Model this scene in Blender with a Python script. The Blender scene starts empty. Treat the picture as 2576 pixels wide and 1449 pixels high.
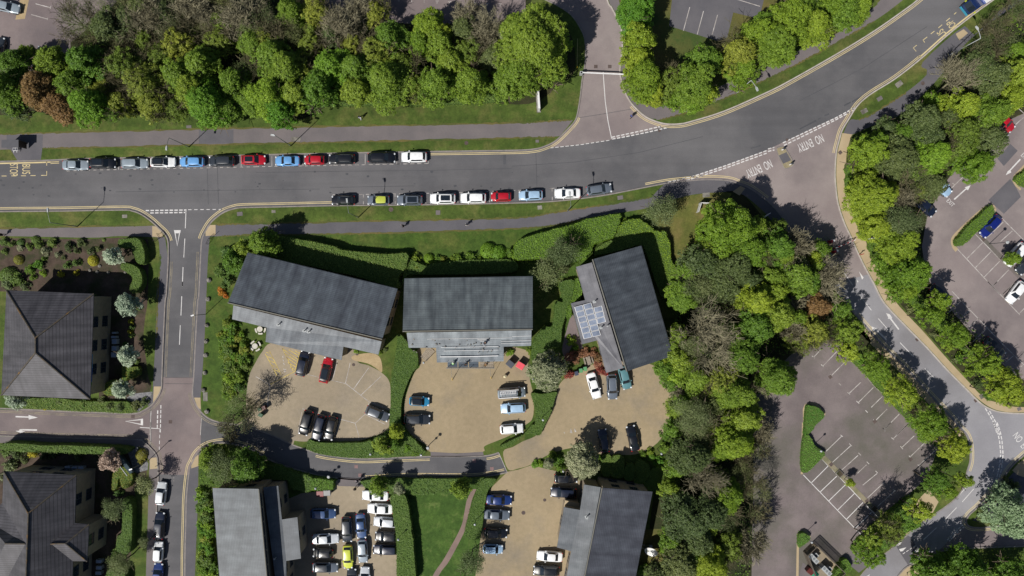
import bpy, bmesh, math, random
import numpy as np
from mathutils import Vector, Matrix
from mathutils.geometry import tessellate_polygon
R = math.radians
sc = bpy.context.scene
COL = sc.collection
# ------------------------------------------------------------------ camera, sky, sun, exposure
CAMH = 120.0
K = 0.07156                      # metres on the ground per unit of the survey drawing (2576 wide)
cam = bpy.data.objects.new('camera', bpy.data.cameras.new('camera')); COL.objects.link(cam)
cam.location = (0, 0, CAMH); cam.rotation_euler = (0, 0, 0)
cam.data.sensor_width = 36; cam.data.lens = 36*CAMH/(2576*K)
cam.data.clip_start = 1; cam.data.clip_end = 5000
sc.camera = cam
sc.render.resolution_x = 1024; sc.render.resolution_y = 576
SUN_EL, SUN_AZ = 48.5, 226.3     # elevation, direction the sun stands in (degrees clockwise from up in the picture)
w = bpy.data.worlds.new('World'); sc.world = w; w.use_nodes = True
nt = w.node_tree; bg = nt.nodes['Background']
sky = nt.nodes.new('ShaderNodeTexSky'); sky.sky_type = 'NISHITA'; sky.sun_disc = False
sky.sun_elevation = R(SUN_EL); sky.sun_rotation = R(SUN_AZ)
nt.links.new(sky.outputs[0], bg.inputs[0]); bg.inputs[1].default_value = 0.05
sun = bpy.data.objects.new('sun', bpy.data.lights.new('sun', 'SUN')); COL.objects.link(sun)
sun.data.energy = 4.9; sun.data.angle = R(0.5); sun.data.color = (1.0, 0.955, 0.88)
a = R(SUN_AZ); e = R(SUN_EL)
sdir = Vector((math.sin(a)*math.cos(e), math.cos(a)*math.cos(e), math.sin(e)))
sun.rotation_euler = sdir.to_track_quat('Z', 'Y').to_euler()
sun.location = sdir*200
sc.view_settings.view_transform = 'Standard'; sc.view_settings.look = 'None'
sc.view_settings.gamma = 1; sc.view_settings.exposure = 0.26
try: sc.view_settings.use_curve_mapping = False
except Exception: pass
sc.render.engine = 'CYCLES'
sc.cycles.max_bounces = 5; sc.cycles.transparent_max_bounces = 4

# ------------------------------------------------------------------ survey coordinates
TX = {'0': 0, '1': 644, '2': 1288, '3': 1932}; TY = {'A': 0, 'B': 354.2, 'C': 708.4, 'D': 1062.6}
def T(code, x, y):
    if code == 'O': return (x, y)
    return (TX[code[1]] + x*0.26667, TY[code[0]] + y*0.26667)
def P(s):
    out = []; code = 'O'
    for tk in s.replace(';', ' ').split():
        if ',' in tk:
            x, y = tk.split(','); out.append(T(code, float(x), float(y)))
        else: code = tk
    return out
def W(o, z=0.0):
    f = (CAMH - z)/CAMH
    return Vector(((o[0]-1288)*K*f, (724.5-o[1])*K*f, z))
def smooth(pts, n=5):
    out = []; m = len(pts)
    for i in range(m-1):
        p0 = pts[max(i-1, 0)]; p1 = pts[i]; p2 = pts[i+1]; p3 = pts[min(i+2, m-1)]
        for j in range(n):
            t = j/n; t2 = t*t; t3 = t2*t
            out.append(tuple(0.5*((2*p1[k]) + (-p0[k]+p2[k])*t + (2*p0[k]-5*p1[k]+4*p2[k]-p3[k])*t2 + (-p0[k]+3*p1[k]-3*p2[k]+p3[k])*t3) for k in (0, 1)))
    out.append(tuple(pts[-1])); return out
def smooth_closed(pts, n=4):
    m = len(pts); ext = [pts[-1]] + list(pts) + [pts[0], pts[1]]
    s = smooth(ext, n); return s[n:n+m*n]

# ------------------------------------------------------------------ mesh helpers
class MB:
    def __init__(s): s.v = []; s.f = []; s.m = []
    def add(s, vs, fs, mi=0):
        b = len(s.v); s.v += [tuple(v) for v in vs]; s.f += [tuple(i+b for i in f) for f in fs]; s.m += [mi]*len(fs)
    def box(s, c, d, rz=0, mi=0, rx=0, ry=0):
        M = Matrix.Translation(c) @ Matrix.Rotation(rz, 4, 'Z') @ Matrix.Rotation(ry, 4, 'Y') @ Matrix.Rotation(rx, 4, 'X')
        x, y, z = (q/2 for q in d)
        vs = [M @ Vector(p) for p in ((-x,-y,-z),(x,-y,-z),(x,y,-z),(-x,y,-z),(-x,-y,z),(x,-y,z),(x,y,z),(-x,y,z))]
        s.add(vs, [(0,3,2,1),(4,5,6,7),(0,1,5,4),(1,2,6,5),(2,3,7,6),(3,0,4,7)], mi)
    def cyl(s, p0, p1, r0, r1=None, n=8, mi=0, caps=True):
        p0 = Vector(p0); p1 = Vector(p1); r1 = r0 if r1 is None else r1
        d = (p1-p0)
        if d.length < 1e-6: return
        d.normalize(); u = d.orthogonal().normalized(); w_ = d.cross(u)
        vs = []
        for p, r in ((p0, r0), (p1, r1)):
            for i in range(n):
                an = 2*math.pi*i/n; vs.append(p + (u*math.cos(an) + w_*math.sin(an))*r)
        fs = [(i, (i+1) % n, n+(i+1) % n, n+i) for i in range(n)]
        if caps: fs += [tuple(range(n-1, -1, -1)), tuple(range(n, 2*n))]
        s.add(vs, fs, mi)
    def path(s, pts, r0, r1=None, n=6, mi=0):
        r1 = r0 if r1 is None else r1; m = len(pts)-1
        for i in range(m):
            s.cyl(pts[i], pts[i+1], r0+(r1-r0)*i/m, r0+(r1-r0)*(i+1)/m, n, mi)
    def ball(s, c, r, nu=12, nv=8, mi=0, sz=1.0, jit=0.0, rnd=None):
        vs = []; c = Vector(c)
        for j in range(nv+1):
            th = math.pi*j/nv
            for i in range(nu):
                ph = 2*math.pi*i/nu; k = r*(1+(rnd.uniform(-jit, jit) if rnd else 0))
                vs.append(c + Vector((k*math.sin(th)*math.cos(ph), k*math.sin(th)*math.sin(ph), k*sz*math.cos(th))))
        fs = [(j*nu+i, (j+1)*nu+i, (j+1)*nu+(i+1) % nu, j*nu+(i+1) % nu) for j in range(nv) for i in range(nu)]
        s.add(vs, fs, mi)
    def prism(s, poly, z0, z1, mi=0, bottom=False):
        # poly: list of (x,y); z1 may be a list of heights
        n = len(poly); zt = z1 if isinstance(z1, (list, tuple)) else [z1]*n; zb = z0 if isinstance(z0, (list, tuple)) else [z0]*n
        vs = [(p[0], p[1], zb[i]) for i, p in enumerate(poly)] + [(p[0], p[1], zt[i]) for i, p in enumerate(poly)]
        area = sum(poly[i][0]*poly[(i+1) % n][1]-poly[(i+1) % n][0]*poly[i][1] for i in range(n))
        tris = tessellate_polygon([[Vector((p[0], p[1], 0)) for p in poly]])
        fs = []
        for t in tris:
            ax = [poly[k] for k in t]
            ar = (ax[1][0]-ax[0][0])*(ax[2][1]-ax[0][1])-(ax[2][0]-ax[0][0])*(ax[1][1]-ax[0][1])
            t = t if ar > 0 else t[::-1]
            fs.append(tuple(n+k for k in t))
            if bottom: fs.append(tuple(t[::-1]))
        for i in range(n):
            j = (i+1) % n
            fs.append((i, j, n+j, n+i) if area > 0 else (j, i, n+i, n+j))
        s.add(vs, fs, mi)
    def sheet(s, poly, z, mi=0):
        n = len(poly)
        tris = tessellate_polygon([[Vector((p[0], p[1], 0)) for p in poly]]); fs = []
        for t in tris:
            ax = [poly[k] for k in t]
            ar = (ax[1][0]-ax[0][0])*(ax[2][1]-ax[0][1])-(ax[2][0]-ax[0][0])*(ax[1][1]-ax[0][1])
            fs.append(tuple(t) if ar > 0 else tuple(t[::-1]))
        s.add([(p[0], p[1], z) for p in poly], fs, mi)
    def ribbon(s, line, o0, o1, z0, z1=None, mi=0):
        # strip along a world polyline between two sideways offsets (left positive); z1 gives it thickness
        n = len(line); L = []; Rr = []
        for i in range(n):
            a_ = Vector(line[max(i-1, 0)][:2]); b_ = Vector(line[min(i+1, n-1)][:2]); d = (b_-a_)
            if d.length < 1e-9: d = Vector((1, 0))
            d.normalize(); nn = Vector((-d.y, d.x)); p = Vector(line[i][:2])
            L.append(p+nn*o1); Rr.append(p+nn*o0)
        zt = z0 if z1 is None else z1
        vs = [(q.x, q.y, zt) for q in L] + [(q.x, q.y, zt) for q in Rr]
        fs = [(n+i, n+i+1, i+1, i) for i in range(n-1)]
        if z1 is not None:
            vs += [(q.x, q.y, z0) for q in L] + [(q.x, q.y, z0) for q in Rr]
            fs += [(i, i+1, 2*n+i+1, 2*n+i) for i in range(n-1)] + [(n+i+1, n+i, 3*n+i, 3*n+i+1) for i in range(n-1)]
            fs += [(0, 2*n, 3*n, n), (n-1, 2*n-1, 4*n-1, 3*n-1)]
        s.add(vs, fs, mi)
    def mesh(s, name, mats, sm=False):
        me = bpy.data.meshes.new(name); me.from_pydata(s.v, [], s.f)
        for m in (mats if isinstance(mats, (list, tuple)) else [mats]): me.materials.append(m)
        if any(s.m): me.polygons.foreach_set('material_index', s.m)
        if sm: me.polygons.foreach_set('use_smooth', [True]*len(s.f))
        me.update(); return me
    def obj(s, name, mats, parent=None, loc=None, sm=False):
        # vertices are in world coordinates when loc is given: they are re-based to it
        if loc is not None: s.v = [(x-loc[0], y-loc[1], z-loc[2]) for x, y, z in s.v]
        o = bpy.data.objects.new(name, s.mesh(name, mats, sm)); COL.objects.link(o)
        if parent: o.parent = parent
        elif loc is not None: o.location = loc
        return o
def link(name, data, parent=None, loc=(0,0,0), rz=0):
    o = bpy.data.objects.new(name, data); COL.objects.link(o); o.location = loc; o.rotation_euler = (0, 0, rz)
    if parent: o.parent = parent
    return o
def tag(o, label, cat, group=None, kind=None):
    o['label'] = label; o['category'] = cat
    if group: o['group'] = group
    if kind: o['kind'] = kind
    return o
def thing(name, label, cat, loc=(0,0,0), rz=0, group=None):
    o = link(name, None, None, loc, rz); o.empty_display_size = .3
    return tag(o, label, cat, group)
def struct(o, kind='structure'): o['kind'] = kind; return o
def setmat(o, m):
    o.material_slots[0].link = 'OBJECT'; o.material_slots[0].material = m

# ------------------------------------------------------------------ materials
GAIN = 1.30
def lin(c):
    return tuple(((x/255)/12.92 if x <= 10 else ((x/255+.055)/1.055)**2.4) for x in c)
def C(r, g, b, k=1.0): return tuple(min(.9, x*k/GAIN) for x in lin((r, g, b)))
MATS = {}
def node(nt, t, **kw):
    n = nt.nodes.new(t)
    for k, v in kw.items(): setattr(n, k, v)
    return n
def plain(name, c, rough=.6, metal=0, coat=0, alpha=None, spec=None):
    if name in MATS: return MATS[name]
    m = bpy.data.materials.new(name); m.use_nodes = True; b = m.node_tree.nodes['Principled BSDF']
    b.inputs['Base Color'].default_value = (*c, 1); b.inputs['Roughness'].default_value = rough; b.inputs['Metallic'].default_value = metal
    if coat: b.inputs['Coat Weight'].default_value = coat; b.inputs['Coat Roughness'].default_value = .05
    if spec is not None: b.inputs['Specular IOR Level'].default_value = spec
    # faint wear so that nothing is perfectly even
    nt = m.node_tree; g = node(nt, 'ShaderNodeNewGeometry'); n1 = node(nt, 'ShaderNodeTexNoise'); n1.inputs['Scale'].default_value = 1.7; n1.inputs['Detail'].default_value = 5
    mx = node(nt, 'ShaderNodeMix', data_type='RGBA', blend_type='MULTIPLY'); mx.inputs[0].default_value = .35
    cr = node(nt, 'ShaderNodeValToRGB'); cr.color_ramp.elements[0].position = .3; cr.color_ramp.elements[1].position = .7
    cr.color_ramp.elements[0].color = (.55, .55, .55, 1); cr.color_ramp.elements[1].color = (1, 1, 1, 1)
    nt.links.new(g.outputs['Position'], n1.inputs['Vector']); nt.links.new(n1.outputs[0], cr.inputs[0])
    mx.inputs[6].default_value = (*c, 1); nt.links.new(cr.outputs[0], mx.inputs[7]); nt.links.new(mx.outputs[2], b.inputs['Base Color'])
    MATS[name] = m; return m
def dotv(nt, src, vec):
    d = node(nt, 'ShaderNodeVectorMath', operation='DOT_PRODUCT'); nt.links.new(src, d.inputs[0]); d.inputs[1].default_value = vec
    return d.outputs['Value']
def ground(name, c1, c2, scale=.25, c3=None, s3=.05, fine=6, fine_amt=.35, rough=.9, bump=0, stripes=None, p3=(.45, .62), med=0, streak=None):
    """two colours in broad patches, optional third colour in larger patches, fine grain, optional mowing or paving stripes"""
    if name in MATS: return MATS[name]
    m = bpy.data.materials.new(name); m.use_nodes = True; nt = m.node_tree; b = nt.nodes['Principled BSDF']
    b.inputs['Roughness'].default_value = rough; b.inputs['Specular IOR Level'].default_value = .25
    g = node(nt, 'ShaderNodeNewGeometry'); pos = g.outputs['Position']
    def noise(sc_, det=5, rg=.6):
        n = node(nt, 'ShaderNodeTexNoise'); n.inputs['Scale'].default_value = sc_; n.inputs['Detail'].default_value = det; n.inputs['Roughness'].default_value = rg
        nt.links.new(pos, n.inputs['Vector']); return n.outputs[0]
    def ramp(v, a_, b_, ca=(0,0,0), cb=(1,1,1)):
        r = node(nt, 'ShaderNodeValToRGB'); r.color_ramp.elements[0].position = a_; r.color_ramp.elements[1].position = b_
        r.color_ramp.elements[0].color = (*ca, 1); r.color_ramp.elements[1].color = (*cb, 1); nt.links.new(v, r.inputs[0]); return r.outputs[0]
    def mix(fac, a_, b_, bt='MIX'):
        x = node(nt, 'ShaderNodeMix', data_type='RGBA', blend_type=bt)
        if isinstance(fac, float): x.inputs[0].default_value = fac
        else: nt.links.new(fac, x.inputs[0])
        for k, q in ((6, a_), (7, b_)):
            if isinstance(q, tuple): x.inputs[k].default_value = (*q, 1)
            else: nt.links.new(q, x.inputs[k])
        return x.outputs[2]
    col = ramp(noise(scale), .36, .66, c1, c2)
    if c3: col = mix(ramp(noise(s3, 6, .65), *p3), col, c3)
    if stripes:
        (vx, vy), freq, amt = stripes
        d = dotv(nt, pos, (vx*freq, vy*freq, 0)); sn = node(nt, 'ShaderNodeMath', operation='SINE'); nt.links.new(d, sn.inputs[0])
        col = mix(amt, col, ramp(sn.outputs[0], .2, .8, (.6, .6, .6), (1.15, 1.15, 1.15)), 'MULTIPLY')
    if med: col = mix(med, col, ramp(noise(1.3, 6, .7), .34, .66, (.55, .58, .5), (1.3, 1.25, 1.3)), 'MULTIPLY')
    if streak:
        mp = node(nt, 'ShaderNodeMapping'); mp.inputs['Rotation'].default_value = (0, 0, streak[0]); mp.inputs['Scale'].default_value = (.025, .55, 1); nt.links.new(pos, mp.inputs[0])
        n = node(nt, 'ShaderNodeTexNoise'); n.inputs['Scale'].default_value = 1; n.inputs['Detail'].default_value = 4; nt.links.new(mp.outputs[0], n.inputs['Vector'])
        col = mix(streak[1], col, ramp(n.outputs[0], .35, .65, (.8, .8, .8), (1.15, 1.15, 1.15)), 'MULTIPLY')
    col = mix(fine_amt, col, ramp(noise(fine, 8, .75), .3, .7, (.45, .45, .45), (1.35, 1.35, 1.35)), 'MULTIPLY')
    nt.links.new(col, b.inputs['Base Color'])
    if bump:
        bn = node(nt, 'ShaderNodeBump'); bn.inputs['Strength'].default_value = bump; bn.inputs['Distance'].default_value = .05
        nt.links.new(noise(fine, 6, .7), bn.inputs['Height']); nt.links.new(bn.outputs[0], b.inputs['Normal'])
    MATS[name] = m; return m
def rooftile(name, c1, c2, along, pitch=.32, streak=1.0, moss=None, dark=.35):
    """courses of tiles: 'along' is the world direction up the slope; streaks run down the slope"""
    m = bpy.data.materials.new(name); m.use_nodes = True; nt = m.node_tree; b = nt.nodes['Principled BSDF']
    b.inputs['Roughness'].default_value = .6
    g = node(nt, 'ShaderNodeNewGeometry'); pos = g.outputs['Position']
    ax, ay = along; l = math.hypot(ax, ay); ax /= l; ay /= l
    u = dotv(nt, pos, (ax, ay, 0)); v = dotv(nt, pos, (-ay, ax, 0))
    cx = node(nt, 'ShaderNodeCombineXYZ'); nt.links.new(u, cx.inputs[0]); nt.links.new(v, cx.inputs[1])
    def noise(sx, sy, det, rg=.6):
        mp = node(nt, 'ShaderNodeMapping'); mp.inputs['Scale'].default_value = (sx, sy, 1); nt.links.new(cx.outputs[0], mp.inputs[0])
        n = node(nt, 'ShaderNodeTexNoise'); n.inputs['Scale'].default_value = 1; n.inputs['Detail'].default_value = det; n.inputs['Roughness'].default_value = rg
        nt.links.new(mp.outputs[0], n.inputs['Vector']); return n.outputs[0]
    def ramp(v_, a_, b_, ca, cb):
        r = node(nt, 'ShaderNodeValToRGB'); r.color_ramp.elements[0].position = a_; r.color_ramp.elements[1].position = b_
        r.color_ramp.elements[0].color = (*ca, 1); r.color_ramp.elements[1].color = (*cb, 1); nt.links.new(v_, r.inputs[0]); return r.outputs[0]
    def mul(a_, b_, f=1.0):
        x = node(nt, 'ShaderNodeMix', data_type='RGBA', blend_type='MULTIPLY'); x.inputs[0].default_value = f
        nt.links.new(a_, x.inputs[6]); nt.links.new(b_, x.inputs[7]); return x.outputs[2]
    col = ramp(noise(.12*streak, .9, 4), .33, .68, c1, c2)
    col = mul(col, ramp(noise(.5, .35, 5), .3, .7, (.62, .63, .66), (1.3, 1.31, 1.3)))
    col = mul(col, ramp(noise(7, 7, 6, .8), .3, .7, (.7, .7, .7), (1.25, 1.25, 1.25)), .6)
    md = node(nt, 'ShaderNodeMath', operation='FRACT'); mm = node(nt, 'ShaderNodeMath', operation='MULTIPLY'); mm.inputs[1].default_value = 1/pitch
    nt.links.new(u, mm.inputs[0]); nt.links.new(mm.outputs[0], md.inputs[0])
    col = mul(col, ramp(md.outputs[0], .08, .22, (dark, dark, dark), (1, 1, 1)))
    if moss:
        x = node(nt, 'ShaderNodeMix', data_type='RGBA'); nt.links.new(ramp(noise(1.2, 1.2, 8, .8), .62, .7, (0, 0, 0), (1, 1, 1)), x.inputs[0])
        nt.links.new(col, x.inputs[6]); x.inputs[7].default_value = (*moss, 1); col = x.outputs[2]
    nt.links.new(col, b.inputs['Base Color']); return m
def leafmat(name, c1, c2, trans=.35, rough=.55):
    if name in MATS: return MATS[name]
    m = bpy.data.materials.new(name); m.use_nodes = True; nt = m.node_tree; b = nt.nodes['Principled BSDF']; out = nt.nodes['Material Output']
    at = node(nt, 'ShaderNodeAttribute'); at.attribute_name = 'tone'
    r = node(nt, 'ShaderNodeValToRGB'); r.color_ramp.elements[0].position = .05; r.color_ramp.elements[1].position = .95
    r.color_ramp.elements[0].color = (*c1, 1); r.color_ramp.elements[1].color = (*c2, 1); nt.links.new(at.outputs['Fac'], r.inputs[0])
    oi = node(nt, 'ShaderNodeObjectInfo'); hs = node(nt, 'ShaderNodeHueSaturation')
    mr = node(nt, 'ShaderNodeMapRange'); nt.links.new(oi.outputs['Random'], mr.inputs[0]); mr.inputs[3].default_value = .478; mr.inputs[4].default_value = .522
    mv = node(nt, 'ShaderNodeMapRange'); nt.links.new(oi.outputs['Random'], mv.inputs[0]); mv.inputs[3].default_value = 1.2; mv.inputs[4].default_value = .8
    nt.links.new(mr.outputs[0], hs.inputs['Hue']); nt.links.new(mv.outputs[0], hs.inputs['Value']); nt.links.new(r.outputs[0], hs.inputs['Color'])
    nt.links.new(hs.outputs[0], b.inputs['Base Color']); b.inputs['Roughness'].default_value = rough; b.inputs['Specular IOR Level'].default_value = .35
    tr = node(nt, 'ShaderNodeBsdfTranslucent'); nt.links.new(hs.outputs[0], tr.inputs[0])
    ms = node(nt, 'ShaderNodeMixShader'); ms.inputs[0].default_value = trans
    nt.links.new(b.outputs[0], ms.inputs[1]); nt.links.new(tr.outputs[0], ms.inputs[2]); nt.links.new(ms.outputs[0], out.inputs['Surface'])
    MATS[name] = m; return m

ASPH = ground('asphalt', C(90,90,94), C(101,100,103), .12, C(108,107,110), .03, 5, .25, streak=(0, .35))
ASPH_DARK = ground('dark_asphalt', C(70,72,77), C(86,87,92), .3, None, .05, 6, .25)
CONC = ground('pale_road', C(142,141,147), C(157,156,161), .1, C(130,128,132), .04, 5, .18)
BRICK = ground('red_block_paving', C(124,112,112), C(140,128,127), .15, C(110,101,103), .05, 7, .28)
BRICK_L = ground('pale_block_paving', C(137,126,126), C(152,142,140), .12, C(122,113,114), .04, 7, .25)
BRICK_D = ground('worn_block_paving', C(113,104,105), C(131,121,121), .2, C(102,99,92), .06, 6, .32)
PAVE = ground('pavement_surface', C(108,103,105), C(120,113,114), .2, None, .05, 6, .2)
PAVE_G = ground('grey_pavement', C(92,91,97), C(104,102,107), .2, None, .05, 6, .2)
BEIGE = ground('beige_path_surface', C(172,154,124), C(184,166,136), .3, None, .05, 8, .2)
GRAVEL = ground('resin_gravel', C(154,139,113), C(167,151,123), .09, C(140,130,114), .07, 9, .3, p3=(.48, .66), med=.2)
GRAVEL_G = ground('grey_resin_gravel', C(150,138,119), C(165,152,131), .09, C(138,129,116), .07, 9, .3, p3=(.46, .64), med=.2)
GRAVEL_L = ground('loose_gravel', C(166,146,112), C(182,162,128), .5, None, .05, 6, .35)
GRASS = ground('grass_surface', C(66,86,32), C(84,103,42), .35, C(112,111,62), .16, 5, .6, bump=.6, p3=(.48, .7), med=.55, streak=(0, .7))
LAWN = ground('lawn_surface', C(60,84,29), C(75,100,37), .5, C(94,103,48), .2, 5, .6, bump=.6, p3=(.48, .7), med=.6)
DRYGRASS = ground('dry_grass', C(92,92,48), C(116,104,62), .4, C(66,84,38), .1, 5, .55, bump=.6)
SOIL = ground('soil', C(70,58,50), C(92,78,68), .5, C(56,60,36), .3, 5, .55, bump=.6)
WOODFLOOR = ground('wood_floor', C(44,48,26), C(66,64,40), .4, C(44,54,24), .3, 4, .6, bump=.6)
KERB_L = ground('pale_kerb_stone', C(168,160,154), C(190,182,176), 1.2, None, .05, 8, .2)
KERB = ground('kerb_stone', C(128,122,120), C(150,143,139), 1.2, None, .05, 8, .25)
STONE = ground('stone', C(120,118,112), C(150,146,138), 1.0, C(96,92,86), .8, 6, .4)
WHITEP = ground('white_paint', C(205,203,204), C(225,223,222), 1.0, C(165,162,162), .5, 12, .3, p3=(.55, .75))
WHITEW = ground('worn_white_paint', C(178,172,168), C(206,202,200), 1.0, C(136,128,124), .8, 12, .4, p3=(.45, .7))
YELP = ground('yellow_paint', C(204,187,142), C(220,203,158), 1.0, C(172,158,126), .5, 12, .3, p3=(.5, .75))
YELW = ground('worn_yellow_paint', C(138,130,114), C(158,148,126), 1.0, C(112,106,100), .6, 12, .3)
YELB = ground('bright_yellow_paint', C(212,188,92), C(225,200,105), 1.0, C(170,150,90), .8, 12, .3)
GLASS = plain('dark_glass', (.012, .017, .024), .06, 0, 0, spec=.7)
WGLASS = plain('window_glass', (.02, .03, .045), .08, 0, 0, spec=.6)
WHITE = plain('white_plastic', C(235,235,236), .35)
LGREY = plain('light_grey_metal', C(176,180,182), .45)
DGREY = plain('dark_grey_metal', C(62,66,70), .5)
BLACK = plain('black_rubber', (.012, .012, .013), .7)
GALV = plain('galvanised_steel', C(160,164,166), .4, .4)
FRAMEM = plain('window_frame', C(70,74,82), .5)
WALLM = ground('buff_brick', C(150,138,120), C(166,152,132), 1.5, None, .05, 14, .4)
TIMBER = ground('weathered_timber', C(140,130,118), C(165,155,142), 3, None, .05, 12, .4)
BARK = ground('bark', C(84,74,62), C(120,108,92), 3, None, .05, 10, .4)
BARKL = ground('pale_bark', C(138,130,114), C(170,160,140), 3, None, .05, 10, .3)
# ================================================================== THE SETTING
ZB = 0.12                                    # top of the kerbed land
def Wp(pts, z=0): return [W(p, z) for p in pts]
E = {}
E['nw'] = smooth(P("O -260,412 -120,409 0,405.5 105,403 220,398 373,395.5 640,389 850,384.5 1081,380.5 1288,377.5 1341,374.5 1368,368 1395,355 1421,331 1443,307 1451,288 1459,240 1463,203 1469,171 1472,139 1470,100 1459,72 1437,40 1403,16 1376,3 1340,-18 1300,-70 1280,-140 1270,-260"))
E['ne'] = smooth(P("O 1470,-260 1490,-120 1528,0 1539,19 1555,51 1565,80 1567,107 1563,149 1560,181 1564,203 1571,227 1581,248 1595,267 1621,291 1648,304 1675,311 1709,311 1741,304 1821,279 1928,232 1985,203 2108,133 2199,77 2279,21 2310,-3 2420,-95 2600,-260"))
E['se'] = smooth(P("O 2760,-190 2600,-75 2500,0 2452,35 2385,88 2316,149 2252,199 2199,232 2172,252 2153,272 2135,301 2119,328 2111,355 2104,386 2101,434 2103,471 2109,514 2124,560 2140,594 2159,637 2177,674 2199,714 2225,762 2279,820 2332,874 2385,932 2439,986 2463,1010 2487,1026 2519,1036 2576,1039 2700,1036 2830,1030"))
E['mid'] = smooth(P("O 465,1560 465,1404 467,1320 469,1249 476,1183 483,1164 496,1140 520,1121 555,1113 587,1116 627,1127 671,1151 711,1169 777,1188 839,1200 919,1206 1017,1200 1177,1201 1231,1196 1276,1187"))
E['mid2'] = smooth(P("O 1255,1139 1223,1147 1150,1149 1081,1149 991,1152 911,1155 844,1149 796,1140 735,1119 690,1098 640,1080 581,1066 549,1062 520,1050 499,1028 488,1007 484,988 487,948 491,868 497,762 500,741 505,634 508,602 517,581 533,557 560,535.5 587,525 613,521.5 700,519.5 840,516.5 1020,515 1288,510 1400,505 1510,492 1590,477 1672,461 1715,456 1755,452 1795,451 1835,454 1861,463 1888,474 1928,503 1959,535 1977,562 1996,594 2025,640 2060,682 2100,727 2145,783 2183,828 2225,874 2279,927 2332,986 2385,1042 2412,1074 2431,1095 2439,1121 2440,1156 2433,1183 2409,1249 2313,1319 2281,1347 2245,1378 2200,1415 2165,1449 2090,1560"))
E['w'] = smooth(P("O -260,536 0,531.5 160,530 307,527.5 333,530 355,538 379,554 400,573 416,589 424,607 425,640 424,674 420,741 417,762 412,868 409,948 408,975 400,996 384,1018 360,1034 336,1041 267,1039 133,1034 0,1028 -260,1022"))
E['sw'] = smooth(P("O -260,1088 0,1095 160,1100 341,1104 363,1111 381,1127 395,1145 399,1169 399,1223 395,1289 391,1449 388,1560"))
E['tri'] = smooth(P("O 2830,955 2576,1145 2519,1212 2465,1271 2439,1295 2431,1311 2439,1323 2465,1326 2508,1322 2576,1319 2830,1310"))
E['se2'] = smooth(P("O 2180,1560 2263,1441 2300,1416 2340,1394 2400,1380 2576,1372 2830,1360"))

base = MB(); base.sheet([(-2500,-2500),(2500,-2500),(2500,2500),(-2500,2500)], -.3)
struct(base.obj('ground', GRASS))
b = MB(); b.sheet(Wp([(-262,-262),(2832,-262),(2832,1562),(-262,1562)])[::-1], 0); struct(b.obj('road', ASPH))
EXT = dict(nw=[(-262,-262)], ne=[(2700,-262)] , w=[], sw=[(-262,1562)], tri=[], se2=[(2832,1562)], se=[(2832,-190)])
def land(name, line, extra, mat=GRASS):
    poly = [(p.x, p.y) for p in Wp(list(line)+extra)]
    b = MB(); b.prism(poly, -.35, ZB); return struct(b.obj(name, mat))
land('verge_and_wood_land', E['nw'], [(-262,-262)])
land('roadside_land', E['ne'], [])
land('car_park_land', E['se'], [(2832,-190)])
land('business_park_land', E['mid']+E['mid2'], [])
land('garden_land', E['w'], [])
land('garden_land', E['sw'], [(-262,1562)])
land('planted_corner_land', E['tri'], [])
land('shaded_corner_land', E['se2'], [(2832,1562)])

def zone(name, pts, mat, z, curve=False):
    if isinstance(pts, str): pts = P(pts)
    if curve: pts = smooth_closed(pts)
    b = MB(); b.sheet([(p.x, p.y) for p in Wp(pts)], z); return struct(b.obj(name, mat))
# ---- road-level paving
zone('red_paved_road', smooth(P("O 1384,372 1395,355 1421,331 1443,307 1451,288 1459,240 1463,203 1469,171 1472,139 1470,100 1459,72 1437,40 1403,16 1376,3 1340,-18 1300,-70 1280,-140 1270,-260"))+smooth(P("O 1470,-260 1490,-120 1528,0 1539,19 1555,51 1565,80 1567,107 1563,149 1560,181 1564,203 1571,227 1581,248 1595,267 1621,291 1648,304 1688,314"))+P("O 1640,327 1539,351 1460,363"), BRICK_L, .004)
cA = [p for p in E['mid2'] if p[0] > 1683 and p[1] < 600 and p[1] > 440]
cB = [p for p in E['se'] if p[1] > 268 and p[1] < 690 and p[0] < 2200]
zone('red_paved_road', P("O 1683,459 1741,443.5 1821,418 1928,378 2039,325 2153,272")+cB+P("O 2184,690 2130,705 2092,716 2060,682 2025,640")+cA[::-1], BRICK_L, .004)
low = [p for p in E['se'] if p[1] >= 690 and p[0] < 2600]
west = [p for p in E['mid2'] if p[0] > 1990 and p[1] >= 592]
zone('pale_road', P("O 2092,716 2130,705 2184,690")+low+P("O 2830,1030 2830,955")+[p for p in E['tri'] if 2430 < p[0] < 2830][:99]+P("O 2576,1319 2830,1310 2830,1360 2576,1372 2400,1380 2340,1394 2300,1416 2263,1441 2180,1560 2090,1560")+[p for p in west[::-1] if p[1] > 716], CONC, .003)
zone('red_paved_road', "O -260,1022 0,1028 133,1034 267,1039 336,1041 360,1034 377,1024 377,1125 363,1111 341,1104 160,1100 0,1095 -260,1088", BRICK, .004)
zone('raised_paved_junction', "O 409,949 487,949 485,990 488,1007 499,1028 505,1034 505,1130 496,1140 483,1164 476,1183 474,1195 399,1193 399,1169 395,1145 381,1128 381,1021 400,996 408,975", BRICK, .0035)
zone('red_paved_road', "O 2431,1311 2465,1326 2576,1319 2830,1310 2830,1360 2576,1372 2400,1380 2360,1388 2390,1356", BRICK_L, .007)
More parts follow.
